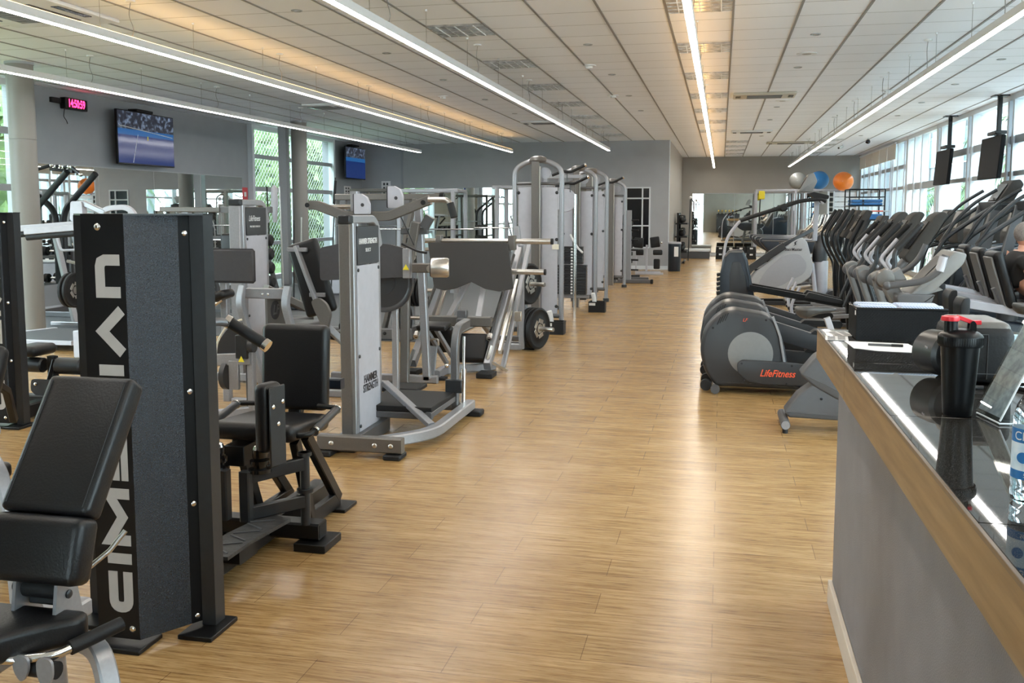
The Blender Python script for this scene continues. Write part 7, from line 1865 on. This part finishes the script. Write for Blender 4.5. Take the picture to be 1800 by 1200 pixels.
# ------------------------------------------------------------------ outside
GRASS = mat('grass', (.07, .13, .03), .9, 0, noise=.3, nscale=8)
PAVE = mat('pale_paving', (.48, .47, .45), .8, 0, noise=.08, nscale=2)
obj('ground_left', MB().bb(-60, XL - .3, YN - .29, 70, -.15, -.05), GRASS, **S)
obj('ground_rear', MB().bb(-30, 30, -45, YN - .3, -.15, -.05), PAVE, **S)
obj('ground_right', MB().bb(XR + .3, 60, YN - .29, 90, -.15, -.05), PAVE, **S)
LEAF = mat('leaf_green', (.045, .10, .022), .7, 0, nscale=1.3, var=(.13, .19, .06))
LEAF2 = mat('palm_green', (.035, .09, .02), .6, 0, nscale=2, var=(.08, .16, .05))
BARK = mat('palm_bark', (.30, .27, .24), .9, 0, noise=.2, nscale=12)
random.seed(4)
def bush(x, y, rx, ry, rz, label, n=900):
    t = thing('bush', label, 'bush', (x, y, 0), group='bushes outside the left windows')
    b = MB()
    for k in range(n):
        th_, ph = random.uniform(0, 2 * math.pi), random.uniform(-.45, math.pi / 2)
        r_ = random.uniform(.86, 1.03)
        p = V((x + rx * r_ * math.cos(th_) * math.cos(ph), y + ry * r_ * math.sin(th_) * math.cos(ph), rz * .25 + rz * .8 * r_ * math.sin(ph) + .1))
        s_ = random.uniform(.12, .28); q = Euler((random.uniform(0, 6), random.uniform(0, 6), random.uniform(0, 6))).to_matrix()
        vs = [b.bm.verts.new(p + q @ V(c_) * s_) for c_ in ((-1, 0, 0), (0, -.5, .1), (1, 0, 0), (0, .5, .1))]
        b.bm.faces.new(vs)
    obj('foliage', b, LEAF, t, smooth=False)
    core = MB().ball((x, y, rz * .36), 1, (rx * .80, ry * .80, rz * .52), 24)
    obj('inner_foliage', core, LEAF, t)
    obj('trunk', MB().cyl((x, y, -.05), (x, y, rz * .4), .12), BARK, t)
for k, (x, y, r_, h_, l) in enumerate(((-15.5, 22.5, 3.0, 5.4, 'tall green bush outside the tall left windows, left part'), (-16.5, 29.4, 3.2, 6.2, 'tall green bush outside the tall left windows, right part'), (-16, 36.4, 3.2, 6.4, 'farthest green bush outside the left wall'), (-16.2, 15.5, 3.2, 5.5, 'green bush hidden behind the grey left wall'), (-15.8, 8.5, 3.2, 5.2, 'green bush outside the window left of the large column'))):
    bush(x, y, r_, 3.3, h_, l, 3000)
t = thing('wire_fence', 'diagonal wire mesh fence outside the tall left windows', 'fence', (-12.2, 22, 0))
b = MB()
FY0, FY1, FZ = 17.0, 33.0, 5.2
k = FY0 - FZ
while k < FY1:
    for sgn in (1, -1):
        y_a, z_a, y_b, z_b = (k, 0, k + FZ, FZ) if sgn > 0 else (k + FZ, 0, k, FZ)
        # clip to the fence rectangle
        pts = []
        for tt_ in range(2): pass
        def clip(ya_, za_, yb_, zb_):
            lo, hi = 0.0, 1.0
            d = yb_ - ya_
            t0, t1 = (FY0 - ya_) / d, (FY1 - ya_) / d
            if t0 > t1: t0, t1 = t1, t0
            lo, hi = max(lo, t0), min(hi, t1)
            if hi <= lo: return None
            return (ya_ + d * lo, za_ + (zb_ - za_) * lo, ya_ + d * hi, za_ + (zb_ - za_) * hi)
        c_ = clip(y_a, z_a, y_b, z_b)
        if c_: b.cyl((-12.2, c_[0], c_[1]), (-12.2, c_[2], c_[3]), .004, n=4)
    k += .17
obj('mesh', b, FRAMEG, t)
obj('fence_post', MB().cyl((-12.2, FY0, 0), (-12.2, FY0, FZ), .04).cyl((-12.2, FY1, 0), (-12.2, FY1, FZ), .04).cyl((-12.2, FY0, FZ), (-12.2, FY1, FZ), .03), FRAMEG, t)

def palm(x, y, h, label, r=.16):
    t = thing('palm_tree', label, 'palm tree', (x, y, 0), group='palms outside the window wall')
    b = MB()
    for k in range(int(h / .14)):
        b.lathe([(r * (1.04 if k % 2 else .97), 0), (r * .94, .14)], (x, y, -.05 + k * .14), n=14)
    obj('trunk', b, BARK, t)
    f = MB()
    for k in range(22):
        a = 2 * math.pi * k / 22 + random.uniform(-.1, .1); el = random.uniform(.0, .9); L_ = random.uniform(1.6, 2.3)
        prev = None
        for j in range(9):
            s_ = j / 8
            c_ = V((x + math.cos(a) * L_ * s_, y + math.sin(a) * L_ * s_, h + L_ * (el * s_ - 1.1 * s_ * s_)))
            if prev is not None:
                side = V((-math.sin(a), math.cos(a), 0))
                for sd_ in (-1, 1):
                    for q in range(3):
                        p = prev.lerp(c_, q / 3)
                        tip = p + side * sd_ * .34 * (1 - .6 * s_) + (c_ - prev) * .9 + V((0, 0, -.14))
                        vs = [f.bm.verts.new(p), f.bm.verts.new(p + (c_ - prev) * .25), f.bm.verts.new(tip)]
                        f.bm.faces.new(vs)
            prev = c_
    obj('frond', f, LEAF2, t, smooth=False)
palm(6.9, 22.0, 3.3, 'palm tree outside, pale trunk behind the nearer hanging screen')
palm(7.1, 27.6, 1.9, 'short palm tree outside between the two hanging screens')
palm(7.2, 33.5, 2.2, 'low palm tree outside near the far end of the window wall')
palm(6.8, 12.5, 3.0, 'palm tree outside beyond the right frame edge')
t = thing('office_building', 'pale building with teal glass bands seen through the right windows', 'building', (12, 30, 0))
obj('facade', MB().bb(11, 15, 4, 75, -.05, 6.0), mat('pale_facade', (.085, .10, .108), .7, 0, noise=.03, nscale=.5), t)
b = MB()
for z in (1.3, 3.9): b.bb(10.93, 11.0, 5, 74, z, z + 1.6)
obj('glass_band', b, mat('teal_glass', (.022, .075, .078), .25, 0, noise=.1, nscale=.4), t)
b = MB()
for k in range(28): b.bb(10.8, 10.93, 5 + k * 2.5, 5.28 + k * 2.5, 0, 5.95)
obj('facade_fin', b, FRAMEG, t)
t = thing('low_wall', 'low pale garden wall outside the right windows', 'wall', (9.6, 20, 0))
obj('wall_body', MB().bb(9.5, 9.7, -3, 70, -.05, .75), PAVE, t)
obj('wall_coping', MB().bb(9.45, 9.75, -3, 70, .75, .82), FRAMEW, t)
